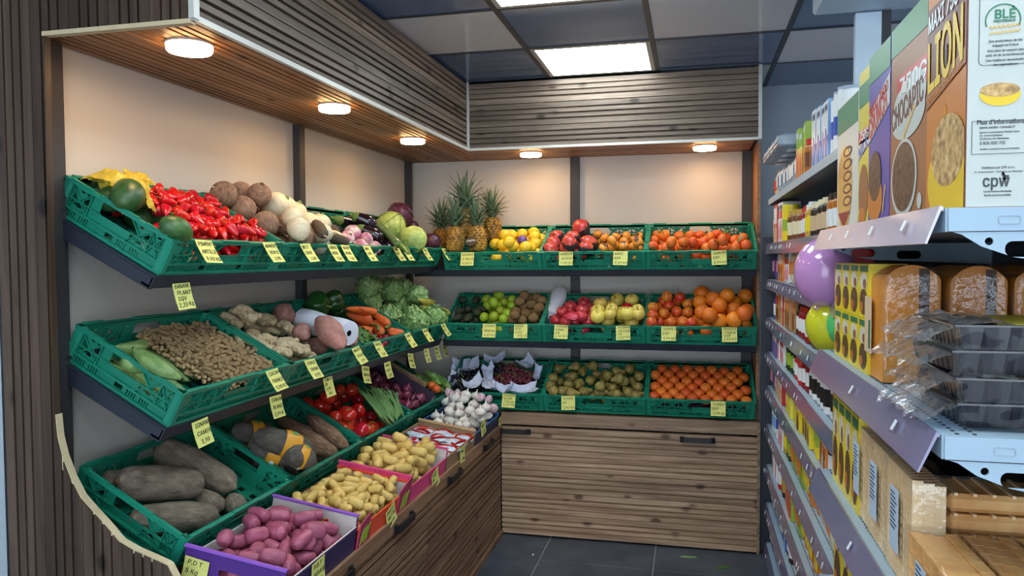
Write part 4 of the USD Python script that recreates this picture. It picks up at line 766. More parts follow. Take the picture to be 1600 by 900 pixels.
u, v, z = h.px(893, 500, .05, .04, .02, .3); single('tissue', 'pink tissue wrapping lying on the red apples', 'wrapping', lump(ico(3, .04), .25, 5, 6).apply_scale((1.2, .9, .5)), 'radish_pink', mat4(h.R, h.world(u, v, z)), smooth=True)
h = heap('Bmid0')
rounds(h, K('red_orange'), 'orange', 'red_orange', 'small red-flushed orange', 'of the small red oranges', 'small red-flushed oranges on the lower back shelf', [(1029, 506), (1048, 506), (1067, 506), (1016, 506), (1080, 508), (1017, 495), (1037, 492), (1057, 490), (1074, 491), (1019, 483), (1027, 484), (1045, 480), (1074, 478), (1036, 473), (1059, 473), (1042, 466), (1062, 468)], .031, 14, (.02, .28, .02, .37))
rounds(h, K('orange'), 'orange', 'orange', 'large orange', 'of the large orange heap', 'large oranges on the lower back shelf', [(1094, 504), (1124, 506), (1147, 505), (1164, 508), (1109, 508), (1162, 515), (1097, 491), (1122, 495), (1168, 491), (1146, 488), (1124, 481), (1147, 478), (1094, 476), (1114, 471), (1096, 462), (1136, 466), (1164, 467)], .044, 10, (.27, .57, .02, .37))
# back base
h = heap('Bbot0'); recs = []
GR = [([(160, 495), (320, 515), (485, 515), (640, 525), (805, 545), (965, 550), (1130, 555), (1315, 575)]), ([(250, 440), (405, 455), (560, 460), (720, 470), (885, 480), (1040, 480), (1210, 490)]), ([(175, 375), (335, 370), (490, 385), (640, 395), (805, 400), (965, 410), (1125, 405), (1305, 440)]), ([(265, 300), (410, 300), (570, 315), (720, 325), (885, 325), (1040, 330), (1205, 335)]), ([(165, 230), (345, 230), (505, 230), (650, 240), (805, 250), (965, 260), (1125, 265), (1280, 275)]), ([(265, 150), (425, 150), (580, 145), (735, 170), (885, 180), (1040, 195), (1205, 190)])]
h.H = np.where(h.H < .05, .052, h.H); M('tray_dark', [(30, 24, 40)], 1, .4)
single('fruit_tray', 'dark moulded tray under the neatly rowed clementines', 'tray', bx(.02, .02, .006, h.W - .02, h.D - .02, .05), 'tray_dark', mat4(h.R, h.o))
for k, rw in enumerate(GR):
    for q, (x, y) in enumerate(rw):
        d = h.R.T @ ray(1000 + x / 8, 560 + y / 8); o = h.R.T @ (np.array([0, 0, EYE]) - h.o); z = .052 + .026; t = (z - o[2]) / d[2]; u, v = o[0] + t * d[0], o[1] + t * d[1]
        u, v = min(max(u, .036), h.W - .036), min(max(v, .03), h.D - .03)
        pos = 'at the left end' if q == 0 else 'at the right end' if q == len(rw) - 1 else ordw(q + 1) + ' from the left'
        copy(f'clementine_{h.rg.randrange(3)}', 'clementine', f'clementine {pos} in the {ordw(k + 1) + " row" if k else "front row"} of the neatly rowed crate', 'clementine', mat4(h.R @ rot([1, 0, 0], h.rg.uniform(-.3, .3)) @ rot([0, 0, 1], q), h.world(u, v, z), (.0325,) * 3), 'clementines laid in rows')
h = heap('Bbot1')
PE = [(240, 560, 2.6), (640, 560, .2), (860, 575, 0), (1060, 605, 3.1), (1235, 570, 2.2), (340, 545, .4), (470, 580, 0), (1370, 625, .5), (190, 540, 2.6), (1365, 500, 2.4), (1010, 510, 2.6), (415, 450, 1.5), (560, 460, 4.7), (860, 480, 1.4), (730, 400, 1.), (1170, 430, 3.5), (280, 410, 1.8), (140, 460, 1.3), (190, 360, 1.4), (1100, 390, 3.6), (460, 345, 3.3), (950, 330, 2.1), (610, 290, 5), (1390, 350, 2), (1100, 290, 0.), (500, 210, 3.8), (290, 235, .5), (740, 200, 2.8), (1275, 245, 1.)]
recs = []
for a, b, c, d, e, f, g in h.fill(16, .04, .04, .034, (.02, .56, .02, .37)): recs.append([copy(f'pear_{h.rg.randrange(3)}', 'pear', '-', 'pear', mat4(h.R @ rot([0, 0, 1], d) @ rot([0, 1, 0], 1.5), h.world(a, b, c), (.031,) * 3), 'pears on the back base'), h.world(a, b, c), False])
for k, (x, y, an) in enumerate(PE):
    u, v, z = h.px(840 + x / 8.889, 550 + y / 8.889, .042, .034, .032, an); R = rot([0, 0, 1], an) @ rot([0, 1, 0], 1.25 + .3 * h.rg.random())
    recs.append([copy(f'pear_{k % 3}', 'pear', '-', 'pear', mat4(h.R @ R, h.world(u, v, z) - h.R @ R @ np.array([0, 0, .006]), (.0335,) * 3), 'pears on the back base'), h.world(u, v, z), True])
rank_labels(recs, 'green-brown pear', 'of the pear heap', 'pears on the back base')
h = heap('Bbot2')
def bunch(h, x, y, n, rad, mt, label, seed, sx=.09, sy=.10):
    rg = np.random.RandomState(seed); u, v, z = h.px(x, y, sx * .6, sy * .6, .03, 0); bs = []; b0 = ico(1, rad)
    for k in range(n):
        a, r = rg.rand() * 6.28, math.sqrt(rg.rand()); hh = (1 - r * r) * .045 * rg.uniform(.5, 1); bs.append(mv(b0, (r * sx * math.cos(a), r * sy * math.sin(a), hh + .005)))
    t = thing('grape_bunch', label, 'grapes', mat4(h.R, h.world(u, v, max(.03, z - .03))), 'grapes on the back base'); part(t, 'berries', cat_(bs), mt, True, kind='stuff')
    part(t, 'stalk', tube([(-sx * .6, sy * .6, .04), (0, .02, .055), (sx * .5, -sy * .3, .05)], .003, 5), 'stem_green')
def crumple(h, x, y, sx, sy, label, seed, mt='paper_white', lift=.02, an=0., cup=.03):
    n = 16; g = np.linspace(-1, 1, n); A, B = np.meshgrid(g, g, indexing='ij'); P = np.stack([A * sx, B * sy, np.zeros_like(A)], -1).reshape(-1, 3)
    nz = meshkit.fbm(np.c_[P[:, :2] * 26, np.full(len(P), seed * 3.1)], 4, seed) - .5; P[:, 2] = nz * .07 + cup * (A.ravel() ** 2 + B.ravel() ** 2 - .6); P[:, :2] *= (1 + .7 * (meshkit.noise(np.c_[P[:, :2] * 16, P[:, 2] * 0 + seed], seed) - .5))[:, None]
    F = np.array([(i * n + j, (i + 1) * n + j, (i + 1) * n + j + 1, i * n + j + 1) for i in range(n - 1) for j in range(n - 1)]); T = np.vstack([F[:, [0, 1, 2]], F[:, [0, 2, 3]]])
    m = trimesh.Trimesh(np.vstack([P, P - [0, 0, .0012]]), np.vstack([T, T[:, ::-1] + n * n]), process=False)
    d = h.R.T @ ray(x, y); o = h.R.T @ (np.array([0, 0, EYE]) - h.o); t = (lift + .06 - o[2]) / d[2]; u, v = o[0] + t * d[0], o[1] + t * d[1]
    return single('paper_sheet', label, 'paper', m, mt, mat4(h.R @ rot([0, 0, 1], an), h.world(u, v, lift + .06)), 'crumpled paper among the grapes', smooth=True)
for k, (x, y, lb) in enumerate(((735, 585, 'black grapes in the middle of the open paper'), (752, 600, 'black grapes at the front of the open paper'), (712, 588, 'black grapes at the left of the white paper'), (775, 577, 'black grapes behind the paper, next to the red ones'), (718, 603, 'black grapes at the left front of the crate'))): bunch(h, x, y, 90, .010, 'grape_black', lb, k + 1, .075, .085)
for k, (x, y, lb) in enumerate(((800, 582, 'red grapes at the rear, under the white paper tip'), (822, 594, 'red grapes at the right, next to the crate wall'), (800, 596, 'red grapes in the middle of the right half'), (778, 600, 'red grapes at the front left in a white bag'))): bunch(h, x, y, 85, .0115, 'grape_red', lb, k + 20, .075, .08)
for k, (x, y, sx, sy, lf, an, lb) in enumerate(((762, 588, .035, .12, .075, .3, 'long strip of white paper between the black and the red grapes'), (722, 573, .09, .06, .06, 0, 'white crumpled paper at the rear left of the black grapes'), (737, 600, .06, .05, .085, .6, 'pale blue crumpled paper at the front of the black grapes'), (822, 569, .045, .04, .085, .8, 'white paper tip sticking up behind the red grapes'), (818, 610, .07, .045, .06, .2, 'white paper at the front of the red grapes'), (786, 609, .06, .03, .06, 0, 'white paper bag edge at the front, under the red grapes'), (838, 588, .02, .07, .06, 0, 'white paper along the right crate wall'), (770, 562, .06, .03, .09, .2, 'pale paper standing at the rear rim'), (708, 592, .03, .06, .07, 0, 'crumpled paper at the left end'))): crumple(h, x, y, sx, sy, lb, k, lift=lf - .02, an=an)
# lower left shelf
h = heap('Lmid0')
for k in range(4):
    u = .055 + .038 * k; copy('plantain_0', 'green_plantain', 'green plantain at the bottom of the peanut crate, mostly hidden', 'plantain', mat4(h.R @ rot([0, 0, 1], PI / 2), h.world(u, .2, .032), (.25, .036, .036)), 'green plantains')
h.H = np.where((h.H < .03) & (h.U < .20), .072, h.H)
longs(h, K('plantain'), 'plantain', 'green_plantain', '', 'green plantains', [(170, 553, 207, 576, .045, None, 'green plantain deepest in the crate, seen through the side handle'), (189, 540, 266, 590, .05, None, 'green plantain nearest to the left crate wall'), (213, 534, 295, 590, .05, None, 'green plantain in the middle of the bunch'), (231, 533, 318, 587, .052, None, 'green plantain next to the peanuts'), (172, 536, 226, 526, .045, None, 'shaded green plantain lying across the rear')], flip=True)
h.H = np.where((h.H < .03) & (h.U > .20), .045, h.H)
h2 = h.fill(520, .0155, .0078, .0078, (.225, .585, .012, .385), 10); pm = [spindle(6, 7, pw((0, .2), (.12, .8), (.28, 1), (.5, .74), (.72, .98), (.88, .8), (1, .2)), .05 * i, .05, 3, i, 2.2) for i in range(3)]
single('peanut_heap', 'remaining tan peanuts in their shells filling the crate beside the plantains', 'peanuts', cat_([tf(pm[k % 3], rot([0, 0, 1], th) @ rot([1, 0, 0], k) @ np.diag((2 * a, 2 * b, 2 * c)), (u, v, z)) for k, (u, v, z, th, a, b, c) in enumerate(h2)]), 'peanut_shell', mat4(h.R, h.o), 'peanuts in the first lower crate', kind='stuff', smooth=True)
pack(h, K('peanut'), 'peanut', 'peanut', '', '', 'peanuts in the first lower crate', 300, (.0155, .0078, .0078), (.235, .585, .015, .38), .4, share='tan peanut in its shell in the big peanut heap')
h = heap('Lmid1')
pack(h, K('ginger'), 'ginger', 'ginger_root', 'knobbly beige ginger root', 'of the ginger heap', 'ginger roots on the lower left shelf', 8, (.07, .03, .026), (.02, .34, .02, .38), .1)
longs(h, K('ginger'), 'ginger', 'ginger_root', '', 'ginger roots on the lower left shelf', [(428, 530, 486, 550, .06, None, 'beige ginger root at the front right, over the rim'), (424, 543, 456, 551, .045, None, 'pale ginger root at the front against the crate wall'), (404, 522, 432, 533, .05, None, 'brown ginger root in the middle of the left edge'), (450, 508, 468, 537, .055, None, 'pale ginger root standing beside the sweet potato'), (381, 514, 406, 521, .045, None, 'short ginger root on the left crate wall'), (376, 503, 450, 516, .055, None, 'longest ginger root lying across the heap'), (436, 498, 462, 520, .05, None, 'knobbly ginger root near the sweet potatoes'), (341, 486, 378, 506, .05, None, 'ginger root at the rear left end'), (354, 481, 396, 502, .055, None, 'brown ginger root at the rear'), (400, 492, 432, 500, .055, None, 'pale forked ginger root at the top of the heap'), (368, 474, 400, 496, .055, None, 'brown ginger root on top at the rear')])
longs(h, K('sweet_potato'), 'sweet potato', 'sweet_potato', '', 'sweet potatoes on the lower left shelf', [(478, 530, 509, 548, .08, None, 'pink sweet potato at the front behind the ginger'), (468, 508, 480, 526, .08, None, 'pink sweet potato behind the ginger, near the white roll'), (542, 516, 553, 535, .085, None, 'pink sweet potato beside the big one, at the right'), (432, 480, 456, 492, .10, None, 'round pink sweet potato at the rear')])
bag_roll(h, (472, 496), (545, 518), .052, 'white roll of thin plastic bags lying under the big sweet potato', .02, (0, .09))
longs(h, ['sweet_potato_1'], 'sweet potato', 'sweet_potato', '', 'sweet potatoes on the lower left shelf', [(496, 494, 536, 540, .11, None, 'largest pink sweet potato lying over the white roll')])
h = heap('Lmid2')
rounds(h, ['radish_ball'], 'radish', 'pink_radish', 'small pink-red radish', 'of the radishes under the carrots', 'pink radishes on the lower left shelf', [(557, 503), (561, 508), (556, 511), (563, 513), (584, 522), (590, 527), (597, 526), (603, 526), (580, 527), (574, 521), (608, 525), (565, 517)], .02, 26, (.02, .5, .02, .22))
longs(h, ['bell_pepper'], 'pepper', 'bell_pepper', '', 'green peppers on the lower left shelf', []) 
for i, (x, y, r, lb) in enumerate(((496, 473, .06, 'big green bell pepper behind the white roll'), (520, 468, .055, 'dark green bell pepper at the rear wall'), (530, 484, .05, 'green bell pepper between the roll and the carrots'))):
    u, v, z = h.px(x, y, r, r, r, 0); copy('bell_pepper', 'bell_pepper', lb, 'pepper', mat4(h.R @ rot([0, 0, 1], i * 1.2) @ rot([1, 0, 0], 1.2), h.world(u, v, z), (r,) * 3), 'green peppers on the lower left shelf')
longs(h, K('carrot'), 'carrot', 'carrot', '', 'carrots on the lower left shelf', [(630, 522, 602, 511, .05, None, 'thick orange carrot at the front right, tip over the rim'), (628, 527, 606, 516, .045, None, 'orange carrot lowest at the front right'), (597, 519, 577, 500, .048, None, 'orange carrot in the middle of the heap'), (600, 510, 578, 498, .045, None, 'orange carrot half under the long one'), (580, 517, 562, 508, .045, None, 'short orange carrot among the radishes'), (609, 505, 572, 480, .042, None, 'long orange carrot along the crate wall'), (580, 500, 540, 487, .06, None, 'thickest orange carrot at the rear'), (578, 484, 540, 479, .045, None, 'orange carrot at the very rear'), (588, 486, 560, 478, .04, None, 'orange carrot at the rear right')], zmin=.07)
pc = tube([(0, 0, 0), (.03, .01, .01), (.06, .03, 0), (.075, .06, -.01)], [.007, .009, .007, .002], 7)
for i, (x, y, an, lb) in enumerate(((575, 511, 1.2, 'curved green chilli stalk left of the middle carrot'), (590, 514, .3, 'green chilli lying on the radishes'), (602, 510, -.4, 'green chilli beside the thick carrot'))):
    u, v, z = h.px(x, y, .03, .012, .012, an); single('green_chilli', lb, 'chilli', pc, 'stem_green', mat4(h.R @ rot([0, 0, 1], an), h.world(u, v, z)), 'green chillies with the carrots', smooth=True)
rg = np.random.RandomState(8); lv = [tf(leaf_cap(.03, 0, 0, .9, .03, q, .002), rot([0, 0, 1], q * 1.3) @ rot([0, 1, 0], rg.uniform(-.8, .8)), (rg.uniform(-.05, .05), rg.uniform(-.04, .04), rg.uniform(-.02, .01))) for q in range(14)]
u, v, z = h.px(566, 526, .06, .05, .02, 0); t = thing('radish_leaves', 'small bunch of green radish leaves at the front rim', 'leaves', mat4(h.R, h.world(u, v, z)))
for m in lv: part(t, 'leaf', m, 'leaf_green', True)
h = heap('Lmid3')
for i, (x, y, r, kd, lb) in enumerate(((576, 470, .075, 1, 'dark green lettuce at the left rear, in the shade'), (607, 492, .07, 0, 'green lettuce half behind the crate wall'), (648, 500, .092, 0, 'biggest curly lettuce at the front'), (678, 494, .078, 1, 'pale curly lettuce at the front right'), (642, 471, .085, 1, 'curly lettuce in the middle of the heap'), (610, 452, .08, 0, 'dark curly lettuce at the rear'), (642, 448, .06, 1, 'small curly lettuce behind the middle one'), (666, 458, .065, 0, 'curly lettuce near the bananas'), (577, 446, .07, 0, 'shaded lettuce under the upper shelf'))):
    u, v, z = h.px(x, y, r * .8, r * .8, r * .8, 0); copy(f'lettuce_{kd}', 'lettuce', lb, 'lettuce', mat4(h.R @ rot([0, 0, 1], i * .9) @ rot([0, 1, 0], .4 * math.sin(i)), h.world(u, v, z), (r * .86,) * 3), 'lettuces on the lower left shelf')
longs(h, K('banana'), 'banana', 'banana', '', 'yellow-green bananas beside the lettuces', [(684, 477, 708, 488, .045, None, 'yellow-green banana lowest of the bunch beside the lettuces'), (688, 470, 710, 478, .045, None, 'yellow-green banana in the middle of the bunch'), (678, 462, 703, 467, .045, None, 'yellow banana on top of the bunch')], flip=True)
# left base: yams, cassava, tomatoes, beans, onions
h = heap('Lbot0')
longs(h, K('yam'), 'yam', 'yam', '', 'large grey yams', [(152, 742, 215, 756, .09, None, 'grey yam at the rear left, mostly behind the others'), (338, 800, 196, 806, .10, None, 'grey yam at the front against the crate wall'), (376, 794, 352, 776, .075, None, 'short round grey yam near the front rim'), (346, 790, 300, 768, .075, None, 'grey yam between the front yam and the top one'), (316, 752, 176, 746, .118, None, 'biggest grey yam lying on top'), (366, 758, 238, 692, .115, None, 'long grey yam at the rear reaching to the labelled yams')])
h = heap('Lbot1')
pack(h, K('labelled_yam', 2), 'yam', 'labelled_yam', 'dark banded yam', 'of the yam pile', 'dark yams with orange paper bands', 6, (.075, .042, .042), (.01, .38, .01, .38), .1)
longs(h, K('labelled_yam', 2), 'yam', 'labelled_yam', '', 'dark yams with orange paper bands', [(316, 712, 398, 748, .094, None, 'dark yam with an orange band beside the big grey yam'), (382, 732, 438, 754, .09, None, 'dark yam with an orange band at the front'), (430, 744, 462, 730, .08, None, 'dark yam lowest, under the banded ones'), (420, 677, 478, 714, .085, None, 'dark yam with an orange band beside the cassava'), (360, 668, 428, 674, .09, None, 'dark yam in the shade at the rear'), (358, 688, 464, 718, .098, None, 'dark yam with an orange band on top of the pile', .145)])
longs(h, K('cassava'), 'cassava', 'cassava_root', '', 'brown cassava roots', [(470, 692, 514, 716, .065, None, 'brown cassava root lowest at the front'), (430, 648, 506, 690, .07, None, 'brown cassava root in the middle'), (442, 662, 528, 711, .078, None, 'thickest brown cassava root, cut end towards the front'), (478, 645, 543, 700, .075, None, 'brown cassava root along the right crate wall')])
h = heap('Lbot2')
rounds(h, K('tomato'), 'tomato', 'tomato', 'ripe red tomato', 'of the tomato heap', 'tomatoes on the left base', [(555, 673), (571, 670), (589, 665), (601, 660, .03), (537, 664), (561, 655), (522, 650), (519, 656), (577, 648), (540, 643, .038), (559, 636), (499, 630, .038), (521, 628, .038), (536, 618), (557, 622), (510, 618), (548, 606), (528, 608)], .035, 22, (.02, .32, .02, .37))
recs = []
rg = h.rg
for k in range(46):
    f = rg.uniform(0, 1); x1, y1 = 556 + 62 * f + rg.uniform(-4, 4), 601 + rg.uniform(-4, 8) + 6 * f; x2, y2 = 600 + 28 * f + rg.uniform(-5, 5), 660 - 12 * f + rg.uniform(-8, 5); recs.append((x1, y1, x2, y2, .0125 * rg.uniform(.85, 1.15)))
longs(h, K('bean'), 'bean', 'green_bean', 'long flat green bean', 'green beans on the left base', recs, rank='of the green beans')
h = heap('Lbot3')
M('purple_lining', [(48, 30, 52), (64, 42, 66)], 6, .7)
t = thing('onion_box_lining', 'dark purple cardboard lining around the red onions', 'box', mat4(h.R, h.o)); part(t, 'side', bx(.30, .015, .006, .304, .385, .16), 'purple_lining'); part(t, 'back', bx(.01, .383, .006, .304, .387, .17), 'purple_lining')
rounds(h, K('red_onion'), 'onion', 'red_onion', 'shiny red onion', 'of the red onion heap', 'red onions on the left base', [(649, 638), (634, 632), (655, 627), (625, 621), (642, 621), (612, 613), (630, 610), (602, 602), (616, 600)], .031, 40, (.02, .29, .02, .37))
CARD = [(150, 118, 86), (172, 138, 102)]; M('cardboard', CARD, 6, .8, .2, 60)
t = thing('cardboard_divider', 'brown cardboard wall between the onions and the green bananas', 'box', mat4(h.R, h.o)); part(t, 'panel', bx(.40, .10, .006, .406, .39, .155), 'cardboard')
rounds(h, K('garlic_pink'), 'garlic', 'garlic_bulb', 'dull garlic bulb', 'of the garlic behind the onions', 'shaded garlic behind the onions', [(622, 580), (636, 586), (645, 590), (655, 600), (664, 612), (672, 622), (668, 616)], .028, 8, (.31, .40, .05, .37))
longs(h, K('green_banana'), 'banana', 'green_banana', '', 'green bananas in the corner', [(662, 584, 685, 602, .05, None, 'pale green banana nearest to the cardboard wall'), (681, 601, 697, 607, .045, None, 'green banana at the front of the corner bunch'), (688, 588, 704, 606, .045, None, 'green banana at the right of the corner bunch'), (676, 580, 692, 598, .045, None, 'green banana in the middle of the corner bunch'), (676, 572, 704, 585, .05, None, 'dark green banana at the top of the corner bunch'), (684, 566, 702, 574, .05, None, 'dark green banana in the shade at the rear')], flip=True)
rounds(h, K('clementine'), 'onion', 'yellow_onion', 'small orange-skinned onion', 'of the two at the cardboard wall', 'small orange-skinned onions', [(673, 601), (680, 606)], .026, 0)
# ---------------------------------------------------------------- cardboard boxes on the left base
M('card_purple', [(74, 36, 122), (84, 44, 134)], 4, .5); M('card_violet', [(138, 84, 190), (150, 96, 200)], 4, .45); M('card_inner', [(196, 186, 184), (208, 200, 196)], 6, .75)
M('card_dark', [(52, 38, 78)], 4, .5); M('card_orange', [(226, 74, 42), (234, 86, 52)], 5, .5); M('card_magenta', [(158, 44, 82), (176, 56, 98)], 5, .5); M('card_pink', [(214, 62, 122), (224, 76, 134)], 5, .5); M('crate_blue', [(42, 116, 190), (52, 126, 202)], 5, .45); M('card_navy', [(38, 52, 84)], 4, .5)
M('print_red', [(204, 40, 36)], 1, .5); M('print_lime', [(150, 182, 48)], 1, .5); M('film_print', [(.3, (160, 190, 224)), (.6, (206, 220, 236)), (.8, (226, 232, 240))], 30, .3, .4, 16, rnd=.06); M('long_chilli', [(150, 16, 20), (184, 30, 26)], 3, .2, rnd=.1)
TB = .15
def boxframe(y0, xf=-1.09, z=.640): return frameL(y0, xf, z, TB)
def wall(u0, u1, v0, v1, h, z0=0.): return bx(u0, v0, z0, u1, v1, h)
def carton(y0, Ln, D, H, he, outer, inner, rimc, label, name='cardboard_box', slot=True):
    R, o = boxframe(y0); t = thing(name, label, 'box', mat4(R, o)); th = .004
    part(t, 'bottom', bx(0, 0, 0, Ln, D, .004), inner)
    for nm, u0, u1, v0, v1, h in (('front_side', 0, Ln, 0, th, H), ('back_side', 0, Ln, D - th, D, H)):
        p = part(t, nm, bx(u0, v0, .002, u1, v1, h), outer); part(p, 'inner_face', bx(u0 + .004, (th if v0 < .1 else v0 - .0012), .004, u1 - .004, (th + .0012 if v0 < .1 else v0), h), inner); part(p, 'rim', bx(u0, v0 - .0005, h, u1, v1 + .0005, h + .002), rimc[1])
    for u0 in (0, Ln - th):
        c = D / 2; pl = sbox(0, .002, D, he)
        if slot: pl = pl.difference(sbox(c - .04, he * .45, c + .04, he * .45 + .02).buffer(.006))
        m = tf(prism(pl, th), axes((0, 1, 0), (0, 0, 1), (1, 0, 0)), (u0, 0, 0)); p = part(t, 'end', m, outer)
        ii = tf(prism(pl.buffer(-.003), .0012), axes((0, 1, 0), (0, 0, 1), (1, 0, 0)), (th if u0 == 0 else u0 - .0012, 0, 0)); part(p, 'inner_face', ii, inner)
        part(p, 'rim', bx(u0 - .004, -.002, he, u0 + th + .004, D + .002, he + .006), rimc[0])
    return t, Heap(np.asarray(R), np.asarray(o), Ln, D, H), R, o
t, h, R, o = carton(1.842, .462, .315, .088, .125, 'card_purple', 'card_inner', ('card_violet', 'card_inner'), 'purple cardboard box of pink-skinned potatoes at the near end of the left base')
part(t, 'front_panel', bx(.01, -.0012, .006, .452, 0, .084), 'card_dark')
lg = [mv(trimesh.creation.cylinder(.007, .002, sections=12), (.0 + .015 * k, .004 * (k % 2), 0)) for k in range(3)] + [mv(trimesh.creation.cylinder(.007, .002, sections=12), (.062, .002, 0))]
part(t, 'printed_mark', tf(cat_(lg), axes((0, -1, 0), (0, 0, 1), (-1, 0, 0)), (.456, .17, .085)), 'print_red'); part(t, 'printed_leaf', tf(mv(trimesh.creation.cylinder(.008, .003, sections=10), (.046, .002, 0)), axes((0, -1, 0), (0, 0, 1), (-1, 0, 0)), (.456, .17, .085)), 'print_lime')
pack(h, K('red_potato'), 'potato', 'red_potato', 'pink-skinned potato', 'of the purple box', 'pink-skinned potatoes in the purple box', 70, (.040, .025, .024), (.008, .454, .010, .305), .25)
t, h, R, o = carton(2.312, .485, .315, .070, .092, 'card_orange', 'card_inner', ('card_orange', 'card_orange'), 'orange-red cardboard box of yellow potatoes next to the purple box')
part(t, 'corner_flap', tf(prism(Polygon([(0, 0), (.11, 0), (.095, .105), (.02, .085)]), .004), axes((1, 0, 0), (0, 0, 1), (0, -1, 0)), (.0, 0, .0)), 'card_magenta', label='dark magenta corner flap'); part(t, 'corner_flap', tf(prism(Polygon([(0, 0), (.13, 0), (.13, .12), (.01, .09)]), .004), axes((1, 0, 0), (0, 0, 1), (0, -1, 0)), (.36, 0, 0)), 'card_magenta', label='dark magenta corner flap')
part(t, 'printed_leaf', cat_([tf(prism(Polygon([(0, 0), (.03, .01), (.05, .06), (.02, .045)]), .001), axes((1, 0, 0), (0, 0, 1), (0, -1, 0)), (x, -.0045, .012)) for x in (.02, .05, .385, .42)]), 'print_lime')
pack(h, K('yellow_potato'), 'potato', 'yellow_potato', 'small yellow potato', 'of the orange box', 'yellow potatoes in the orange box', 150, (.032, .0185, .018), (.006, .48, .008, .31), .45, zmax=.15)
t, h, R, o = carton(2.802, .455, .315, .070, .112, 'card_pink', 'card_inner', ('card_pink', 'card_pink'), 'pink cardboard box of larger yellow potatoes behind the orange box')
pack(h, K('yellow_potato'), 'potato', 'yellow_potato', 'large yellow potato', 'of the pink box', 'larger yellow potatoes in the pink box', 70, (.043, .024, .023), (.006, .45, .008, .31), .45, zmax=.16)
t, h, R, o = carton(3.262, .475, .315, .070, .086, 'cardboard', 'cardboard', ('cardboard', 'cardboard'), 'brown cardboard tray of packed long red chillies', 'cardboard_tray', False)
h.H = np.where(h.H < .03, .040, h.H); rg = random.Random(5); nm = ['nearest row', 'second row', 'third row', 'farthest row']
for i in range(4):
    for j in range(3):
        u, v = .065 + i * .115, .055 + j * .10; k = thing('chilli_packet', f'clear blue-printed packet of long red chillies, {nm[i]}, {("front", "middle", "rear")[j]} one', 'packet', mat4(R @ rot([0, 0, 1], rg.uniform(-1.2, 1.2)), o + R @ np.array([u + rg.uniform(-.01, .01), v + rg.uniform(-.006, .006), .054 + .006 * rg.random()])), 'packets of red chillies in the cardboard tray')
        b = lump(ico(3, 1.), .16, 2.8, i * 3 + j); b.apply_scale((.060, .056, .016)); part(k, 'film', b, 'film_print', True)
        for q in range(2):
            a = rg.uniform(-1, 1); y0 = -.03 + .03 * q + rg.uniform(-.008, .008); pts = [(-.056, y0 - .01 * a, .008), (-.03, y0 + .012 * a, .0135), (.01, y0 + .014 * a, .015), (.04, y0 - .006 * a, .012), (.058, y0 - .02 * a, .004)]; part(k, 'chilli', tf(tube(pts, [.003, .0075, .0075, .005, .001], 6), rot([0, 0, 1], rg.uniform(-.9, .9))), 'long_chilli', True)
M('wood_light', [(186, 150, 110), (206, 172, 132)], (3, 30, 30), .6); part(t, 'wooden_strip', bx(.462, .0, .086, .474, .315, .096), 'wood_light', label='pale wooden strip')
t, h, R, o = carton(3.742, .475, .315, .072, .080, 'crate_blue', 'card_navy', ('crate_blue', 'crate_blue'), 'blue cardboard box of white garlic in the corner', 'blue_box', False)
part(t, 'front_panel', bx(.0, -.0012, .0, .475, 0, .066), 'card_navy')
rounds(h, K('garlic_white'), 'garlic', 'white_garlic', 'white garlic bulb', 'of the blue box', 'white garlic bulbs in the blue box', [(714, 645, .03), (725, 647, .03), (742, 648, .032), (759, 650, .03), (700, 641, .03), (695, 627, .034), (710, 622, .038), (722, 624, .034), (740, 630, .034), (757, 637, .032), (732, 640, .03), (748, 643, .03), (716, 634, .03), (705, 633, .03), (728, 615, .032), (742, 618, .03)], .03, 40, (.02, .46, .02, .30), free=False)
rounds(h, K('garlic_pink'), 'garlic', 'pink_garlic', 'netted pink-purple garlic bulb', 'behind the white garlic', 'pink garlic bulbs behind the white ones', [(711, 608), (722, 609), (699, 611), (767, 632), (770, 638), (752, 618), (762, 624)], .028, 0)
# ---------------------------------------------------------------- yellow price notes
M('note_yellow', [(216, 214, 116), (224, 222, 128)], 3, .7, rnd=.05); M('pen', [(44, 46, 40)], 1, .7)
def note(R, w, lines, label, sz=.078, th=.0, curl=.010):
    bend = lambda m: (m.vertices.__setitem__((slice(None), 2), m.vertices[:, 2] + curl * np.clip((sz / 2 - m.vertices[:, 1]) / sz, 0, 1.2) ** 2), m)[1]
    g = np.linspace(-sz / 2, sz / 2, 8); V, F = [], []
    for y in g:
        for x, z in ((-sz / 2, 0), (sz / 2, 0), (sz / 2, -.0008), (-sz / 2, -.0008)): V.append((x, y, z))
    for k in range(7):
        for c in range(4): A, B = k * 4 + c, k * 4 + (c + 1) % 4; F += [(A, B, B + 4), (A, B + 4, A + 4)]
    F += [(0, 3, 2), (0, 2, 1), (28, 29, 30), (28, 30, 31)]
    t = thing('price_note', label, 'price note', mat4(R @ rot([0, 0, 1], th), w), 'yellow handwritten price notes'); part(t, 'paper', bend(trimesh.Trimesh(V, F, process=False)), 'note_yellow')
    tx, n = [], len(lines)
    for k, s in enumerate(lines):
        m = meshkit.text_mesh(s, min(.0125, .052 / n), .0006); w_ = m.bounds[1][0] - m.bounds[0][0]; m.apply_scale((min(1.1, sz * .84 / max(w_, 1e-4)), 1, 1)); sh = np.eye(4); sh[0, 1] = .15; m.apply_transform(sh); rg = random.Random(len(s) * 7 + k)
        m = tf(m, rot([0, 0, 1], rg.uniform(-.04, .05)), (-sz * .43 + rg.uniform(0, .006) + (.012 if k == n - 1 and w_ < .05 else 0), sz * .5 - (k + .82) * sz * .95 / n, .0004)); tx.append(m)
    part(t, 'writing', bend(cat_(tx)), 'pen')
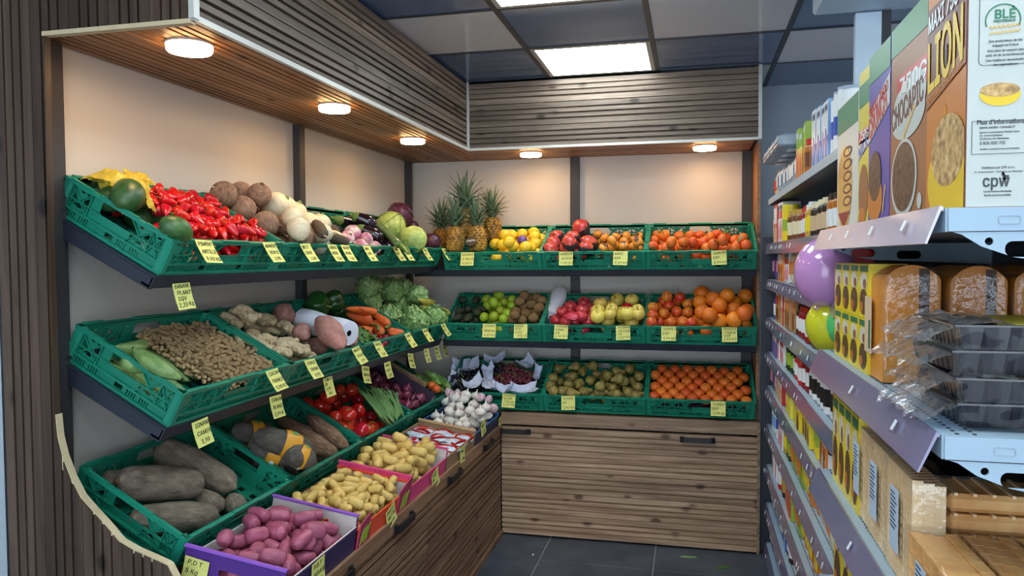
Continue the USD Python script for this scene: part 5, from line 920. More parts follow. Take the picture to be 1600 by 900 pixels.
def note_crate(key, px, py, lines, label, th=0.):
    R, o, s = CR[key]; rim = o + R @ np.array([.3, -.007, CH * s + .004]); d = ray(px, py)          # folded over the rim, its lower edge standing off
    Y = np.array([-math.sin(.42), 0, math.cos(.42)]) if key[0] == 'L' else np.array([0, math.sin(.12), math.cos(.12)]); X = np.array([0, 1., 0]) if key[0] == 'L' else np.array([1., 0, 0]); Z = np.cross(X, Y); e = np.array([0, 0, EYE])
    p = e + d * ((rim - e) @ Z) / (d @ Z); k = (p - rim) @ Y; note(axes(X, Y, Z), p + Y * (-.036 - k), lines, label, th=th)
def note_lip(row, px, py, lines, label, th=0.):
    p = at(px, py, 0, LROW[row][0] + .010); note(axes((0, 1, 0), (0, 0, 1), (1, 0, 0)) @ rot([1, 0, 0], -.12), p, lines, label, th=th)
for k, (px, py, key, tx, lb) in enumerate(((327, 392, 'Ltop0', ['PIMENT', 'ANTILLE', '9,90 KG'], 'chilli crate'), (430, 397, 'Ltop0', ['MANGUE', 'VERTE', '3,90'], 'joint between the chilli and beetroot crates'), (486, 398, 'Ltop1', ['BETT', 'CRUE', '2,50'], 'beetroot crate below the brown roots'), (526, 396, 'Ltop1', ['RADIS', 'NOIR', '2,50'], 'beetroot crate below the black radish'), (548, 401, 'Ltop1', ['NAVET', 'ROND', '2,50'], 'right end of the beetroot crate'), (583, 405, 'Ltop2', ['NAV', '2,50', 'KG'], 'turnip crate below the turnips'), (628, 405, 'Ltop2', ['AUB', 'ESP', '2,99'], 'right half of the turnip crate'), (642, 405, 'Ltop2', ['POIR', 'FR', '1,99'], 'right end of the turnip crate'), (671, 404, 'Ltop3', ['CHOU', 'FR', '1,99'], 'cabbage crate'), (700, 401, 'Ltop3', ['CHOU', 'ROUG', '1,99'], 'far corner of the cabbage crate'))):
    note_crate(key, px, py, tx, f'yellow price note on the {lb}', (-.03, .02, .05, -.02)[k % 4])
for k, (px, py, key, tx, lb) in enumerate(((428, 585, 'Lmid0', ['CACAH', 'FRANCE', '5,90 KG'], 'peanut crate'), (488, 573, 'Lmid1', ['GINGE', 'CHINE', '5,90'], 'ginger crate below the ginger'), (560, 553, 'Lmid1', ['PATATE', 'DOUCE', '2,99'], 'ginger crate below the big sweet potato'), (594, 547, 'Lmid2', ['RADIS', 'FR', '1,50'], 'carrot crate below the radishes'), (642, 534, 'Lmid2', ['CAROT', 'FR', '1,50'], 'carrot crate below the carrots'), (668, 525, 'Lmid3', ['SALADE', 'FR', '1,50'], 'lettuce crate'), (697, 518, 'Lmid3', ['SAL', 'FR', '1,50'], 'far corner of the lettuce crate'))):
    note_crate(key, px, py, tx, f'yellow price note on the {lb}', (.04, -.02, .06, -.04)[k % 4])
for k, (px, py, row, tx, lb, th) in enumerate(((286, 457, 'top', ['BANANE', 'PLANT', 'EQV', '2,20 Kg'], 'the upper left shelf, near its end', .03), (313, 670, 'mid', ['IGNAM', 'CAMER', '3,90'], 'the lower left shelf, nearest to the viewer', .06), (430, 631, 'mid', ['IGNAM', 'BLANC', '2,99 K'], 'the lower left shelf, above the labelled yams', -.03), (512, 601, 'mid', ['TOMATE', 'FR', '2,99', 'KG'], 'the lower left shelf, above the tomatoes', 0.), (570, 583, 'mid', ['HARIC', 'MAROC', '4,90'], 'the lower left shelf, above the beans', -.20), (605, 576, 'mid', ['OIGN', 'ROUG', '2,50'], 'the lower left shelf, above the red onions', 0.), (641, 562, 'mid', ['AIL', 'ROSE', '7,90'], 'the lower left shelf, above the garlic', -.16), (666, 554, 'mid', ['AIL', 'ESP', '6,90'], 'the lower left shelf, above the cardboard wall', -.05), (682, 550, 'mid', ['BAN', 'VER', '2,99'], 'the lower left shelf, above the green bananas', 0.), (694, 546, 'mid', ['BAN', '1,99'], 'the far end of the lower left shelf', -.2))):
    note_lip(row, px, py, tx, f'yellow price note hanging from {lb}', th)
for k, (px, py, key, tx, lb) in enumerate(((731, 399, 'Btop2', ['ANANAS', 'C. RICA', '4,00 P'], 'pineapple crate'), (885, 403, 'Btop1', ['MANGUE', 'AVION', '9,90 KG'], 'mango crate below the netted mangoes'), (970, 403, 'Btop1', ['KAKI', 'ESP', '2,99 KG'], 'mango crate below the persimmons'), (1124, 409, 'Btop0', ['CLEMENTINE', 'ESP', '2,99 KG'], 'crate of leafy mandarins'), (764, 507, 'Bmid2', ['CITRON V', 'BRESIL', '4,99 KG'], 'lime crate'), (813, 513, 'Bmid2', ['KIWI', 'ITA', '0,50', 'PIECE'], 'kiwi end of the lime crate'), (876, 516, 'Bmid1', ['POMME', 'PINK', 'FR', '2,99 KG'], 'apple crate below the red apples'), (973, 518, 'Bmid1', ['POMME', 'GOLDEN', 'FR', '2,50 KG'], 'apple crate below the yellow apples'), (1044, 520, 'Bmid0', ['ORANGE S', 'ESP', '2,99 KG'], 'orange crate below the small red oranges'), (1139, 524, 'Bmid0', ['ORANGE', 'TABLE', 'ESP', '2,99 KG'], 'orange crate below the large oranges'), (793, 621, 'Bbot2', ['RAISIN', 'NOIR', 'ITALIE', '3,99 KG'], 'grape crate'), (886, 625, 'Bbot1', ['POIRE', 'FR', '2,50 KG'], 'pear crate'), (1120, 641, 'Bbot0', ['CLEMENT', 'ESP', '2,99 KG'], 'crate of rowed clementines'))):
    note_crate(key, px, py, tx, f'yellow price note on the {lb}', (.0, .02, -.03, .05)[k % 4])
# notes on the cardboard boxes
def note_box(y0, px, py, lines, label, th=0., face='front'):
    R, o = boxframe(y0); R = np.asarray(R); d = R.T @ ray(px, py); c = R.T @ (np.array([0, 0, EYE]) - o); A, v0 = (1, -.007) if face == 'front' else (0, -.006); t = (v0 - c[A]) / d[A]; q = c + t * d
    note(R @ (axes((1, 0, 0), (0, 0, 1), (0, -1, 0)) if face == 'front' else axes((0, -1, 0), (0, 0, 1), (-1, 0, 0))), o + R @ q, lines, label, th=th)
note_box(1.842, 300, 888, ['P.D T', '5 Kg', '2,0'], 'yellow price note reading 5 Kg on the near end of the purple box', -.05, 'end')
note_box(1.842, 491, 890, ['P.D.T', 'ROUGE', '2,50'], 'yellow price note on the front of the purple box', .05)
note_box(2.312, 606, 803, ['P.D.T', 'RATTE', '2,99'], 'yellow price note on the orange box', .35)
note_box(2.802, 676, 746, ['P.D.T', 'FR', '1,99'], 'yellow price note on the pink box', .3)
note_box(3.262, 719, 708, ['PIM', '2,00'], 'yellow price note on the chilli tray', -.05)
note_box(3.742, 752, 667, ['AIL', '6,90'], 'yellow price note on the near half of the blue box', .25)
note_box(3.742, 779, 660, ['AIL', '7,90'], 'yellow price note on the far end of the blue box', .2)
# fallen bits on the floor
M('paper_bit', [(220, 220, 214)], 1, .7)
for px, py, an, l in ((1071, 873, .1, 'pale green fallen leaf on the floor tiles'), (1126, 890, .5, 'dark green fallen leaf on the floor by the shelves')):
    p = at(px, py, 2, .004); a = np.linspace(0, PI, 8); pg = Polygon([(.045 * math.cos(x), .016 * math.sin(x)) for x in a] + [(.045 * math.cos(x), -.010 * math.sin(x)) for x in a[::-1]]).buffer(0)
    single('fallen_leaf', l, 'leaf', prism(pg, .002), 'lettuce_leaf' if px < 1100 else 'leaf_green', mat4(rot([0, 0, 1], an), p - [0, 0, .003]))
p = at(828, 867, 2, .003); single('paper_bit', 'tiny white scrap on the floor tiles', 'scrap', lump(ico(1, .006), .2, 3, 1), 'paper_bit', mat4(t=p))
# ---------------------------------------------------------------- grocery shelving on the right
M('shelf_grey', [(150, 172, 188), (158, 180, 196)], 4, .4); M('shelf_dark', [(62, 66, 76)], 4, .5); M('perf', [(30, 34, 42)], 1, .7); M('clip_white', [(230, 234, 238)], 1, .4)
M('rail_plastic', [(112, 106, 138), (126, 120, 152)], 3, .18, spec=.6, coat=.3); M('rail_clear', [(186, 178, 198), (198, 190, 208)], 3, .15, spec=.6, coat=.4)
FILM('film_clear', (254, 254, 254), -.015, .12, .0, .4); FILM('film_pack', (254, 254, 254), .07, .10, .0, .8, False); FILM('film_soft', (253, 253, 253), -.03, .10, .0, .05); FILM('film_crinkle', (236, 240, 248), .12, .12, .08)
def flat(nm, c, **k): M(nm, [c], 1, k.get('rough', .35), rnd=.0); return nm
PAL = dict(purple=(92, 70, 150), violet=(130, 110, 180), red=(196, 42, 44), crimson=(140, 22, 36), orange=(226, 128, 40), yellow=(232, 206, 40), lemon=(226, 220, 80), lime=(150, 180, 60), green=(52, 122, 66), dkgreen=(30, 62, 40), blue=(44, 84, 172), sky=(132, 172, 222), navy=(34, 40, 84), white=(224, 226, 228), cream=(224, 212, 178), beige=(206, 176, 140), brown=(110, 66, 40), dkbrown=(56, 34, 26), black=(26, 26, 30), gold=(190, 150, 70), pink=(222, 140, 160), grey=(150, 164, 180), amber=(176, 100, 28), tan=(180, 130, 80))
for n, c in PAL.items(): flat('pk_' + n, c)
GX, NX = .400, .352; FAR = (2.26, 4.30); NEAR = (1.20, 2.25)
FZ = [1.92, 1.68, 1.495, 1.29, 1.105, .92, .71, .49, .28, .06]; NZ = [1.682, 1.355, 1.02, .72, .42, .12]
SN = ['top', 'second', 'third', 'fourth', 'fifth', 'sixth', 'seventh', 'eighth', 'ninth', 'lowest']
def gondola_shelf(x0, y0, y1, z, depth, label, rail, mrail, clips, thick=.032):
    t = thing('grocery_shelf', label, 'shelf', mat4(t=(x0, y0, z)), 'metal grocery shelves'); L = y1 - y0
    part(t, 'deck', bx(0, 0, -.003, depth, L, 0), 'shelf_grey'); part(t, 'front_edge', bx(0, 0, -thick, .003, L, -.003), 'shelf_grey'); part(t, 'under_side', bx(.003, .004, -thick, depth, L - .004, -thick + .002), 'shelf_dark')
    n = int(L / .02); part(t, 'perforations', cat_([bx(.022, .012 + k * .02, -.0005, .027, .020 + k * .02, .0006) for k in range(n)] + [bx(.045, .012 + k * .02, -.0005, .050, .020 + k * .02, .0006) for k in range(n)]), 'perf', kind='stuff')
    for y in ((0., L) if x0 == NX else (L,)):
        pg = Polygon([(.003, 0), (.003, -.033), (.02, -.038), (.045, -.055), (.085, -.070), (.13, -.078), (depth, -.090), (depth, 0)]).difference(union_all([sbox(.085, -.060, .125, -.058).buffer(.010), Point(.055, -.048).buffer(.0055), sbox(.20, -.066, .24, -.064).buffer(.010)]))
        m = prism(pg, .004); b = part(t, 'side_bracket', tf(m, axes((1, 0, 0), (0, 0, 1), (0, -1, 0)), (0, y + (.0 if y == 0 else .004), 0)), 'shelf_grey')
        if y == 0: part(b, 'fold_line', bx(.003, -.005, -.0345, depth, -.0035, -.0335), 'perf'); part(b, 'emboss', tf(prism(sbox(.07, -.020, .090, -.016).buffer(.004).difference(sbox(.07, -.020, .090, -.016).buffer(.003)), .001), axes((1, 0, 0), (0, 0, 1), (0, -1, 0)), (0, -.004, 0)), 'pk_grey')
    if rail:
        a, b = rail; pg = Polygon([(-.001, .002), (-.006, .004), (-b - .003, -a), (-b, -a - .001), (-.004, -.003), (-.001, -.004)]); r = part(t, 'price_rail', tf(prism(pg, L - .01), axes((1, 0, 0), (0, 0, 1), (0, -1, 0)), (0, L - .005, 0)), mrail, label='slanted plastic price rail')
        d = np.array([-b, -a]) / math.hypot(a, b); nn = np.array([d[1], -d[0]])
        for y in clips:
            if 0 < y - y0 < L - .03: q = np.array([-.008, .002]) + d * math.hypot(a, b) * .45; part(r, 'clip', tf(bx(-.005, -.009, -.001, .005, .009, .0008), axes((0, -1, 0), (-d[0], 0, -d[1]), (nn[0], 0, nn[1])), (q[0] + nn[0] * .003, y - y0, q[1] + nn[1] * .003)), 'clip_white')
    return t
rg = random.Random(3)
for k, z in enumerate(FZ): gondola_shelf(GX, FAR[0], FAR[1], z, .36, f'grey metal shelf of the far grocery unit, {SN[k]} from the top' if 0 < k < 9 else f'grey metal {SN[k]} shelf of the far grocery unit', (.050, .012) if k else None, 'rail_plastic', [FAR[0] + rg.uniform(.05, 2.0) for _ in range(11)], .030)
for k, z in enumerate(NZ): gondola_shelf(NX, NEAR[0], NEAR[1], z, .42, f'pale metal shelf of the near grocery unit, {["under the cereal boxes", "under the wrapped cakes", "under the waffles", "fourth from the top", "fifth from the top", "lowest"][k]}', (.056, .028) if k else (.050, .022), 'rail_clear' if k == 0 else 'rail_plastic', [1.34, 1.57, 1.80, 2.0] if k == 0 else [1.37, 1.72], .034)
gp = thing('gondola_back', 'dark back wall and pale uprights of the grocery shelving', 'shelf frame')
part(gp, 'back_panel', bx(.775, 1.22, .02, .79, 2.25, 2.05), 'shelf_dark'); part(gp, 'back_panel', bx(.765, 2.26, .02, .78, 4.30, 1.96), 'shelf_dark')
part(gp, 'upright', bx(.575, 3.0, 1.95, .662, 3.03, 2.493), 'white_paint', label='pale column above the shelves'); part(gp, 'upright', bx(.664, 3.005, 1.95, .695, 3.06, 2.498), 'post_dark')
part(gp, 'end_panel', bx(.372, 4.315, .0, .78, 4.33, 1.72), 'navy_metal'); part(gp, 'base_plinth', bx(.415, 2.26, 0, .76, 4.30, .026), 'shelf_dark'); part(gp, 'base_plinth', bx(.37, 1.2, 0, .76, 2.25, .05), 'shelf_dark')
# grocery kinds: unit boxes (x depth, y width, z height from 0 to 1); the face at x = -.5 looks to the aisle
def cartn(name, base, bands):                                          # printed carton: coloured bands, a panel and a blob of picture
    k = kind_(name); part(k, 'carton', mv(rbx(1, 1, 1, .02), (0, 0, .5)), 'pk_' + base); rg = random.Random(len(name) * 13 + len(base))
    for c, z0, z1, y0, y1 in bands: part(k, 'printed_panel', bx(-.506, y0, z0, -.499, y1, z1), 'pk_' + c)
    d = trimesh.creation.cylinder(.26, .008, sections=12); part(k, 'printed_picture', tf(d, axes((0, 1, 0), (0, 0, 1), (1, 0, 0)), (-.506, .0, .28)), 'pk_' + bands[-1][0])
    tx = [bx(-.509, -.36 + .09 * q, .80 + .02 * (q % 3), -.503, -.30 + .09 * q, .93 - .02 * (q % 2)) for q in range(8)]; part(k, 'lettering', cat_(tx), 'pk_white' if base not in ('white', 'cream', 'sky', 'lemon') else 'pk_navy', kind='stuff')
def jar(name, body, lid, label, neck=.36):
    k = kind_(name); part(k, 'glass', lathe([(0, 0), (.44, 0), (.48, .04), (.48, .72), (.44, .80), (neck, .86), (0, .86)], 14), 'pk_' + body, 40); part(k, 'lid', lathe([(0, .84), (neck + .05, .84), (neck + .05, .99), (neck, 1.), (0, 1.)], 14), 'pk_' + lid, 40); part(k, 'label', lathe([(.482, .2), (.486, .2), (.486, .62), (.482, .62)], 14), 'pk_' + label, 40)
def bottle(name, body, cap, label):
    k = kind_(name); part(k, 'body', lathe([(0, 0), (.44, 0), (.47, .03), (.47, .58), (.30, .74), (.17, .84), (.15, .92), (0, .92)], 14), 'pk_' + body, 40); part(k, 'cap', lathe([(0, .9), (.19, .9), (.19, .99), (.16, 1.), (0, 1.)], 12), 'pk_' + cap, 40); part(k, 'label', lathe([(.472, .14), (.478, .14), (.478, .5), (.472, .5)], 14), 'pk_' + label, 40)
def can(name, body, lid, band):
    k = kind_(name); part(k, 'can', lathe([(0, 0), (.46, 0), (.48, .02), (.48, .96), (.46, .98), (0, .98)], 16), 'pk_' + body, 40); part(k, 'lid', lathe([(0, .96), (.49, .96), (.49, 1.), (0, 1.)], 16), 'pk_' + lid, 40); part(k, 'band', lathe([(.482, .3), (.486, .3), (.486, .6), (.482, .6)], 16), 'pk_' + band, 40)
def sack(name, body, band):
    k = kind_(name); m = trimesh.creation.box(extents=(1, 1, 1)).subdivide().subdivide(); v = m.vertices; v[:, 2] += .5; f = 1 - .25 * np.abs(2 * v[:, 2] - 1) ** 3; v[:, 0] *= f * (1 - .25 * np.abs(2 * v[:, 1]) ** 2); v[:, 1] *= 1 - .06 * np.abs(2 * v[:, 2] - 1); m.vertices = v + .05 * (meshkit.fbm(v * 4, 3, len(name))[:, None] - .5); part(k, 'packet', m, 'pk_' + body, True)
    p = bx(-.5, -.3, .3, -.47, .3, .7); part(k, 'printed_panel', p, 'pk_' + band); part(k, 'seal', bx(-.05, -.46, .96, .05, .46, 1.03), 'pk_' + body)
for n, a in dict(c_purple=('purple', [('white', .55, .95, -.4, .4), ('violet', .1, .5, -.35, .35)]), c_redwhite=('red', [('white', .5, .9, -.4, .4), ('beige', 0, .4, -.5, .5)]), c_orange=('orange', [('white', .6, .9, -.4, .4), ('cream', .1, .3, -.4, .4), ('brown', .1, .2, -.3, .3)]), c_yellow=('yellow', [('white', .62, .9, -.4, .4), ('brown', .08, .3, -.3, .3)]), c_lemon=('lemon', [('lime', .6, .95, -.5, .5), ('yellow', .05, .4, -.5, .5)]), c_white=('white', [('red', .6, .8, -.4, .4), ('pink', .1, .4, -.4, .4)]), c_green=('lime', [('orange', .0, .5, -.5, .5), ('red', .3, .6, -.2, .3)]), c_gold=('gold', [('red', .55, .85, -.4, .4), ('brown', .1, .4, -.4, .4)]), c_blue=('blue', [('white', .5, .85, -.4, .4), ('sky', .05, .4, -.4, .4)]), c_sky=('sky', [('white', .4, .98, -.5, .5), ('blue', .3, .4, -.5, .5)]), c_brown=('tan', [('orange', .6, .95, -.4, .4), ('brown', .1, .5, -.4, .4)])).items(): cartn(n, *a)
for n, a in dict(j_brown=('brown', 'gold', 'cream'), j_amber=('amber', 'black', 'white'), j_red=('crimson', 'red', 'white'), j_black=('black', 'cream', 'beige'), j_whiteblue=('white', 'blue', 'black'), j_dark=('dkbrown', 'black', 'white'), j_honey=('gold', 'white', 'yellow'), j_green=('dkgreen', 'green', 'lime'), j_choc=('amber', 'red', 'brown')).items(): jar(n, *a)
for n, a in dict(b_red=('red', 'red', 'white'), b_dark=('black', 'red', 'gold'), b_white=('white', 'sky', 'sky'), b_purple=('purple', 'violet', 'white'), b_green=('dkgreen', 'black', 'lime'), b_yellow=('yellow', 'red', 'white')).items(): bottle(n, *a)
for n, a in dict(t_yellow=('yellow', 'lemon', 'lime'), t_white=('white', 'grey', 'blue'), t_blue=('navy', 'black', 'yellow'), t_red=('red', 'gold', 'white')).items(): can(n, *a)
for n, a in dict(s_blue=('grey', 'white'), s_purple=('purple', 'pink'), s_beige=('beige', 'red'), s_orange=('orange', 'yellow'), s_green=('lime', 'orange'), s_brown=('brown', 'cream'), s_cream=('cream', 'orange'), s_royal=('blue', 'white')).items(): sack(n, *a)
DESC = dict(c='carton', j='jar', b='bottle', t='tin', s='packet'); COL = dict(c_purple='purple and white', c_redwhite='red and white', c_orange='orange', c_yellow='yellow', c_lemon='lemon-yellow and green', c_white='white and red', c_green='green and orange', c_gold='gold and red', c_blue='blue and white', c_sky='pale blue and white', c_brown='tan and brown', j_brown='brown glass, gold-lidded', j_amber='amber, black-lidded', j_red='dark red, red-lidded', j_black='black, cream-lidded', j_whiteblue='white and black, blue-lidded', j_dark='dark brown, black-lidded', j_honey='golden honey-coloured', j_green='dark green', j_choc='red-lidded brown', b_red='red', b_dark='black, red-capped', b_white='white and pale blue', b_purple='purple', b_green='dark green', b_yellow='yellow, red-capped', t_yellow='tall yellow', t_white='white and blue', t_blue='dark blue', t_red='red', s_blue='blue-grey', s_purple='purple', s_beige='beige', s_orange='orange', s_green='green and orange', s_brown='brown', s_cream='cream', s_royal='bright blue')
SIZ = dict(c=(.07, .085), j=(.075, .075), b=(.07, .07), t=(.078, .078), s=(.10, .12))
ROWS = ['s_beige*2 s_blue*5 s_blue*2 c_green*3 j_choc*3 c_sky*4 t_white*4', 's_purple c_redwhite*2 c_white*2 t_yellow*2 j_brown*6 j_red*2 j_honey*2 j_black*4 j_amber*4 c_sky', 's_purple*2 c_orange*3 c_white*2 s_cream*2 j_black*3 j_red*3 j_dark*3 c_white*3 c_redwhite', 'b_purple*2 c_gold*3 c_redwhite*2 c_brown*3 j_dark j_red*4 b_dark*3 j_whiteblue*4 c_brown', 'c_purple*3 c_white*3 j_green*3 j_dark b_red*3 j_red*2 j_whiteblue*6 j_choc*2', 's_purple j_brown c_redwhite*4 b_red*2 c_lemon*4 c_yellow*4 t_yellow*2 c_orange*2 j_dark*3', 'b_white*3 t_white*2 c_white*3 j_honey b_green*2 s_green*4 s_orange*3 s_cream*3 j_dark*2', 'b_yellow*2 c_white*2 b_red*2 b_dark*3 c_green*3 s_green*2 s_orange*4 t_blue*5', 's_royal*5 c_blue j_dark*2 s_brown*3 c_green*3 s_brown*2 c_brown*3', 's_royal*3 s_brown*3 j_red*3 c_brown*4 t_blue*4']
rg = random.Random(17)
for k, row in enumerate(ROWS):
    seq = [];
    for w in row.split():
        n, _, m = w.partition('*'); seq += [n] * int(m or 1)
    gap = (FZ[k - 1] - FZ[k] - .045) if k else .26; y = FAR[1] - .05; cnt = {}; wsum = sum(SIZ[n[0]][1] + .004 for n in seq); f = min(1.35, (FAR[1] - FAR[0] - .10) / wsum)
    for n in seq:
        d_, w_ = SIZ[n[0]]; w_ *= f if n[0] in 'cs' else min(f, 1.12); d_ *= 1.2 if n[0] == 'c' else 1.; hh = min(gap, dict(c=.20, j=.13, b=.24, t=.18, s=.18)[n[0]] * rg.uniform(.94, 1.04)); cnt[n] = cnt.get(n, 0) + 1
        if k == 0 and n[0] == 's': hh *= .7
        if n[0] in 'jbt': d_ = w_
        tot = seq.count(n); pos = '' if tot == 1 else (', farthest one' if cnt[n] == 1 else ', nearest one' if cnt[n] == tot else f', {ordw(cnt[n])} from the far end')
        copy(n, {'c': 'carton', 'j': 'jar', 'b': 'bottle', 't': 'tin', 's': 'packet'}[n[0]], f'{COL[n]} {DESC[n[0]]} on the {SN[k]} far grocery shelf{pos}', DESC[n[0]], mat4(rot([0, 0, 1], rg.uniform(-.04, .04)), (GX + .010 + d_ / 2 + rg.uniform(0, .012), y - w_ / 2, FZ[k] + .001), (d_, w_ * .97, hh)), 'groceries on the far unit')
        y -= w_ + .004
# a second layer of white-blue packets on the top shelf, lying
for q in range(4): copy('s_blue', 'packet', f'blue-grey packet lying on the others on the top far grocery shelf, {("farthest", "second", "third", "nearest")[q]} one', 'packet', mat4(axes((0, 0, 1), (0, 1, 0), (-1, 0, 0)), (GX + .10, 3.95 - .17 * q, FZ[0] + .135 + .045), (.07, .15, .15)), 'groceries on the far unit')
# balloons between the two units
def balloon(c, r, mt, label, tilt):
    M(mt, [tilt[1]], 1, .12, coat=.5); t = thing('balloon', label, 'balloon', mat4(tilt[0], c)); pr = [(0, 1.08 * r)] + [(r * math.sin(a), r * (1.08 * math.cos(a) if a < PI / 2 else 1.22 * math.cos(a))) for a in np.linspace(.12, PI - .16, 22)] + [(.09 * r, -1.22 * r), (0, -1.22 * r)]
    part(t, 'skin', lathe(pr[::-1], 32), mt, True); part(t, 'knot', lathe([(0, -1.36 * r), (.11 * r, -1.35 * r), (.05 * r, -1.26 * r), (.05 * r, -1.18 * r), (0, -1.18 * r)], 12), mt, True)
balloon(at(1292, 427, 1, 2.37), .090, 'balloon_pink', 'glossy pink-lilac balloon hanging at the shelf edge', (rot([0, 1, 0], .2), (196, 140, 196)))
balloon(at(1299, 514, 1, 2.40), .074, 'balloon_yellow', 'glossy yellow balloon below the pink one', (rot([0, 1, 0], -.1), (206, 204, 40)))
balloon(at(1322, 512, 1, 2.335), .055, 'balloon_green', 'green balloon between the yellow one and the yellow cartons', (rot([0, 1, 0], .1), (84, 200, 120)))
# ---------------------------------------------------------------- near unit: cereal boxes
AF = axes((0, -1, 0), (0, 0, 1), (-1, 0, 0)); CF = axes((1, 0, 0), (0, 0, 1), (0, -1, 0))     # faces towards the aisle and towards the viewer
for n, c in dict(lion_orange=(196, 116, 44), lion_dark=(104, 48, 36), choc_brown=(150, 96, 60), crunch_blue=(88, 76, 156), milk_yellow=(214, 196, 74), wheat_white=(214, 208, 196), pale_grey=(186, 190, 184), band_green=(74, 132, 96), ink=(52, 56, 58), ink_green=(40, 116, 84), wheat_tan=(206, 172, 104), bowl_yellow=(222, 184, 40)).items(): M('ce_' + n, [c], 1, .40, spec=.45)
M('cereal_bits', [(.3, (120, 84, 50)), (.55, (200, 160, 100)), (.8, (232, 212, 170))], 60, .5); M('choc_bits', [(.35, (66, 42, 30)), (.7, (124, 84, 58))], 70, .45); M('foil_glow', [(.3, (206, 140, 52)), (.7, (226, 186, 92))], 9, .3)
def txt(s, hgt, bold=True, sh=0., sx=1.):
    m = meshkit.text_mesh(s, hgt, .0004, bold); m.apply_scale((sx, 1, 1)); e = np.eye(4); e[0, 1] = sh; m.apply_transform(e); return m
def put(par, nm, m, mt, R, o, off=.0003, kind=None): return part(par, nm, tf(m, R, np.array(o) + R @ np.array([0, 0, off])), mt, kind=kind)
def cereal(y0, y1, H, x0, base, label, art):
    t = thing('cereal_box', label, 'cereal box', mat4(t=(x0, y1, NZ[0])), 'cereal boxes on the near shelf'); W = y1 - y0; D = .088
    part(t, 'carton', bx(0, -W, 0, D, 0, H), base); o = (0, 0, 0)
    part(t, 'top_flap', bx(.002, -W + .002, H, D - .002, -.002, H + .0012), 'ce_pale_grey'); art(t, W, H, D, lambda nm, m, mt, off=.0004: put(t, nm, (m.apply_scale((1, .87 if nm != 'printed_band' else 1, 1)), m)[1], mt, AF, o, off)); return t
def P(poly, h=.0004): return prism(poly, h)
def ell(cx, cy, a, b, n=28): return affinity.scale(Point(cx, cy).buffer(1, n), a, b)
def frame_(W, H): return sbox(.001, .001, W - .001, H - .001)
def art_lion(t, W, H, D, p):
    fr = frame_(W, H); p('printed_panel', P(Polygon([(0, .20), (W, .26), (W, H), (0, H)]).intersection(fr)), 'ce_lion_dark'); p('printed_rays', P(union_all([Polygon([(W * .5, .19), (W * (.1 + .2 * k), 0), (W * (.2 + .2 * k), 0)]) for k in range(5)]).intersection(fr)), 'foil_glow', .0006)
    p('printed_bowl', P(ell(W * .62, .055, W * .55, .075).intersection(fr)), 'ce_bowl_yellow', .0009); p('printed_cereal', P(ell(W * .60, .105, W * .42, .062).intersection(fr)), 'cereal_bits', .0012)
    p('printed_strip', P(Polygon([(0, .195), (W, .235), (W, .262), (0, .222)])), 'ce_choc_brown', .0010); p('lettering', tf(txt('CARAMEL CHOCOLAT', .011), rot([0, 0, 1], .17), (.012, .204, 0)), 'ce_lion_orange', .0015)
    m = txt('LION', .088, True, .12, .62); m.apply_scale((1.0, 1, 1)); s = W * .95 / (m.bounds[1][0] - m.bounds[0][0]); m.apply_scale((s, 1, 1)); p('lettering', tf(m, rot([0, 0, 1], .12), (.004, .225, 0)), 'ce_bowl_yellow', .0018)
    m = txt('MAXI 750G', .030, True, .1, .62); s = W * .9 / (m.bounds[1][0] - m.bounds[0][0]); m.apply_scale((s, 1, 1)); p('lettering', tf(m, rot([0, 0, 1], .06), (.006, H - .045, 0)), 'pk_white', .0018)
    p('printed_clasp', P(sbox(W * .52, .255, W * .56, .29)), 'ce_ink', .0022)
def art_choc(t, W, H, D, p):
    fr = frame_(W, H); p('printed_band', P(sbox(.001, H - .055, W - .001, H - .001)), 'ce_band_green'); p('printed_panel', P(Polygon([(W * .2, H - .06), (W, H - .06), (W, H - .115), (W * .2, H - .10)])), 'pk_red', .0006)
    m = txt('750G', .036, True, .1, .9); m.apply_scale((W * .7 / (m.bounds[1][0] - m.bounds[0][0]), 1, 1)); p('lettering', mv(m, (W * .25, H - .105, 0)), 'pk_white', .0012)
    p('printed_cloud', P(union_all([ell(W * .5, .215, W * .46, .05), ell(W * .35, .23, W * .25, .045), ell(W * .68, .245, W * .3, .05)]).intersection(fr)), 'ce_pale_grey', .0008)
    m = txt('CHOCAPIC', .046, True, .08, .7); m.apply_scale((W * .88 / (m.bounds[1][0] - m.bounds[0][0]), 1, 1)); p('lettering', tf(m, rot([0, 0, 1], .14), (W * .05, .195, 0)), 'ce_lion_dark', .0014)
    p('printed_wheat', P(union_all([affinity.rotate(ell(W * (.42 + .035 * k), .172 + .006 * k, .009, .004), 30 if k % 2 else -20) for k in range(9)])), 'ce_wheat_tan', .0016)
    p('printed_bowl_rim', P(ell(W * .42, .085, W * .36, .082).intersection(fr)), 'ce_pale_grey', .001); p('printed_cereal', P(ell(W * .42, .088, W * .32, .072).intersection(fr)), 'choc_bits', .0014); p('printed_seal', P(ell(W * .85, .03, .013, .016)), 'ce_pale_grey', .001); p('printed_clasp', P(sbox(W * .38, .262, W * .50, .285)), 'ce_wheat_white', .0018)
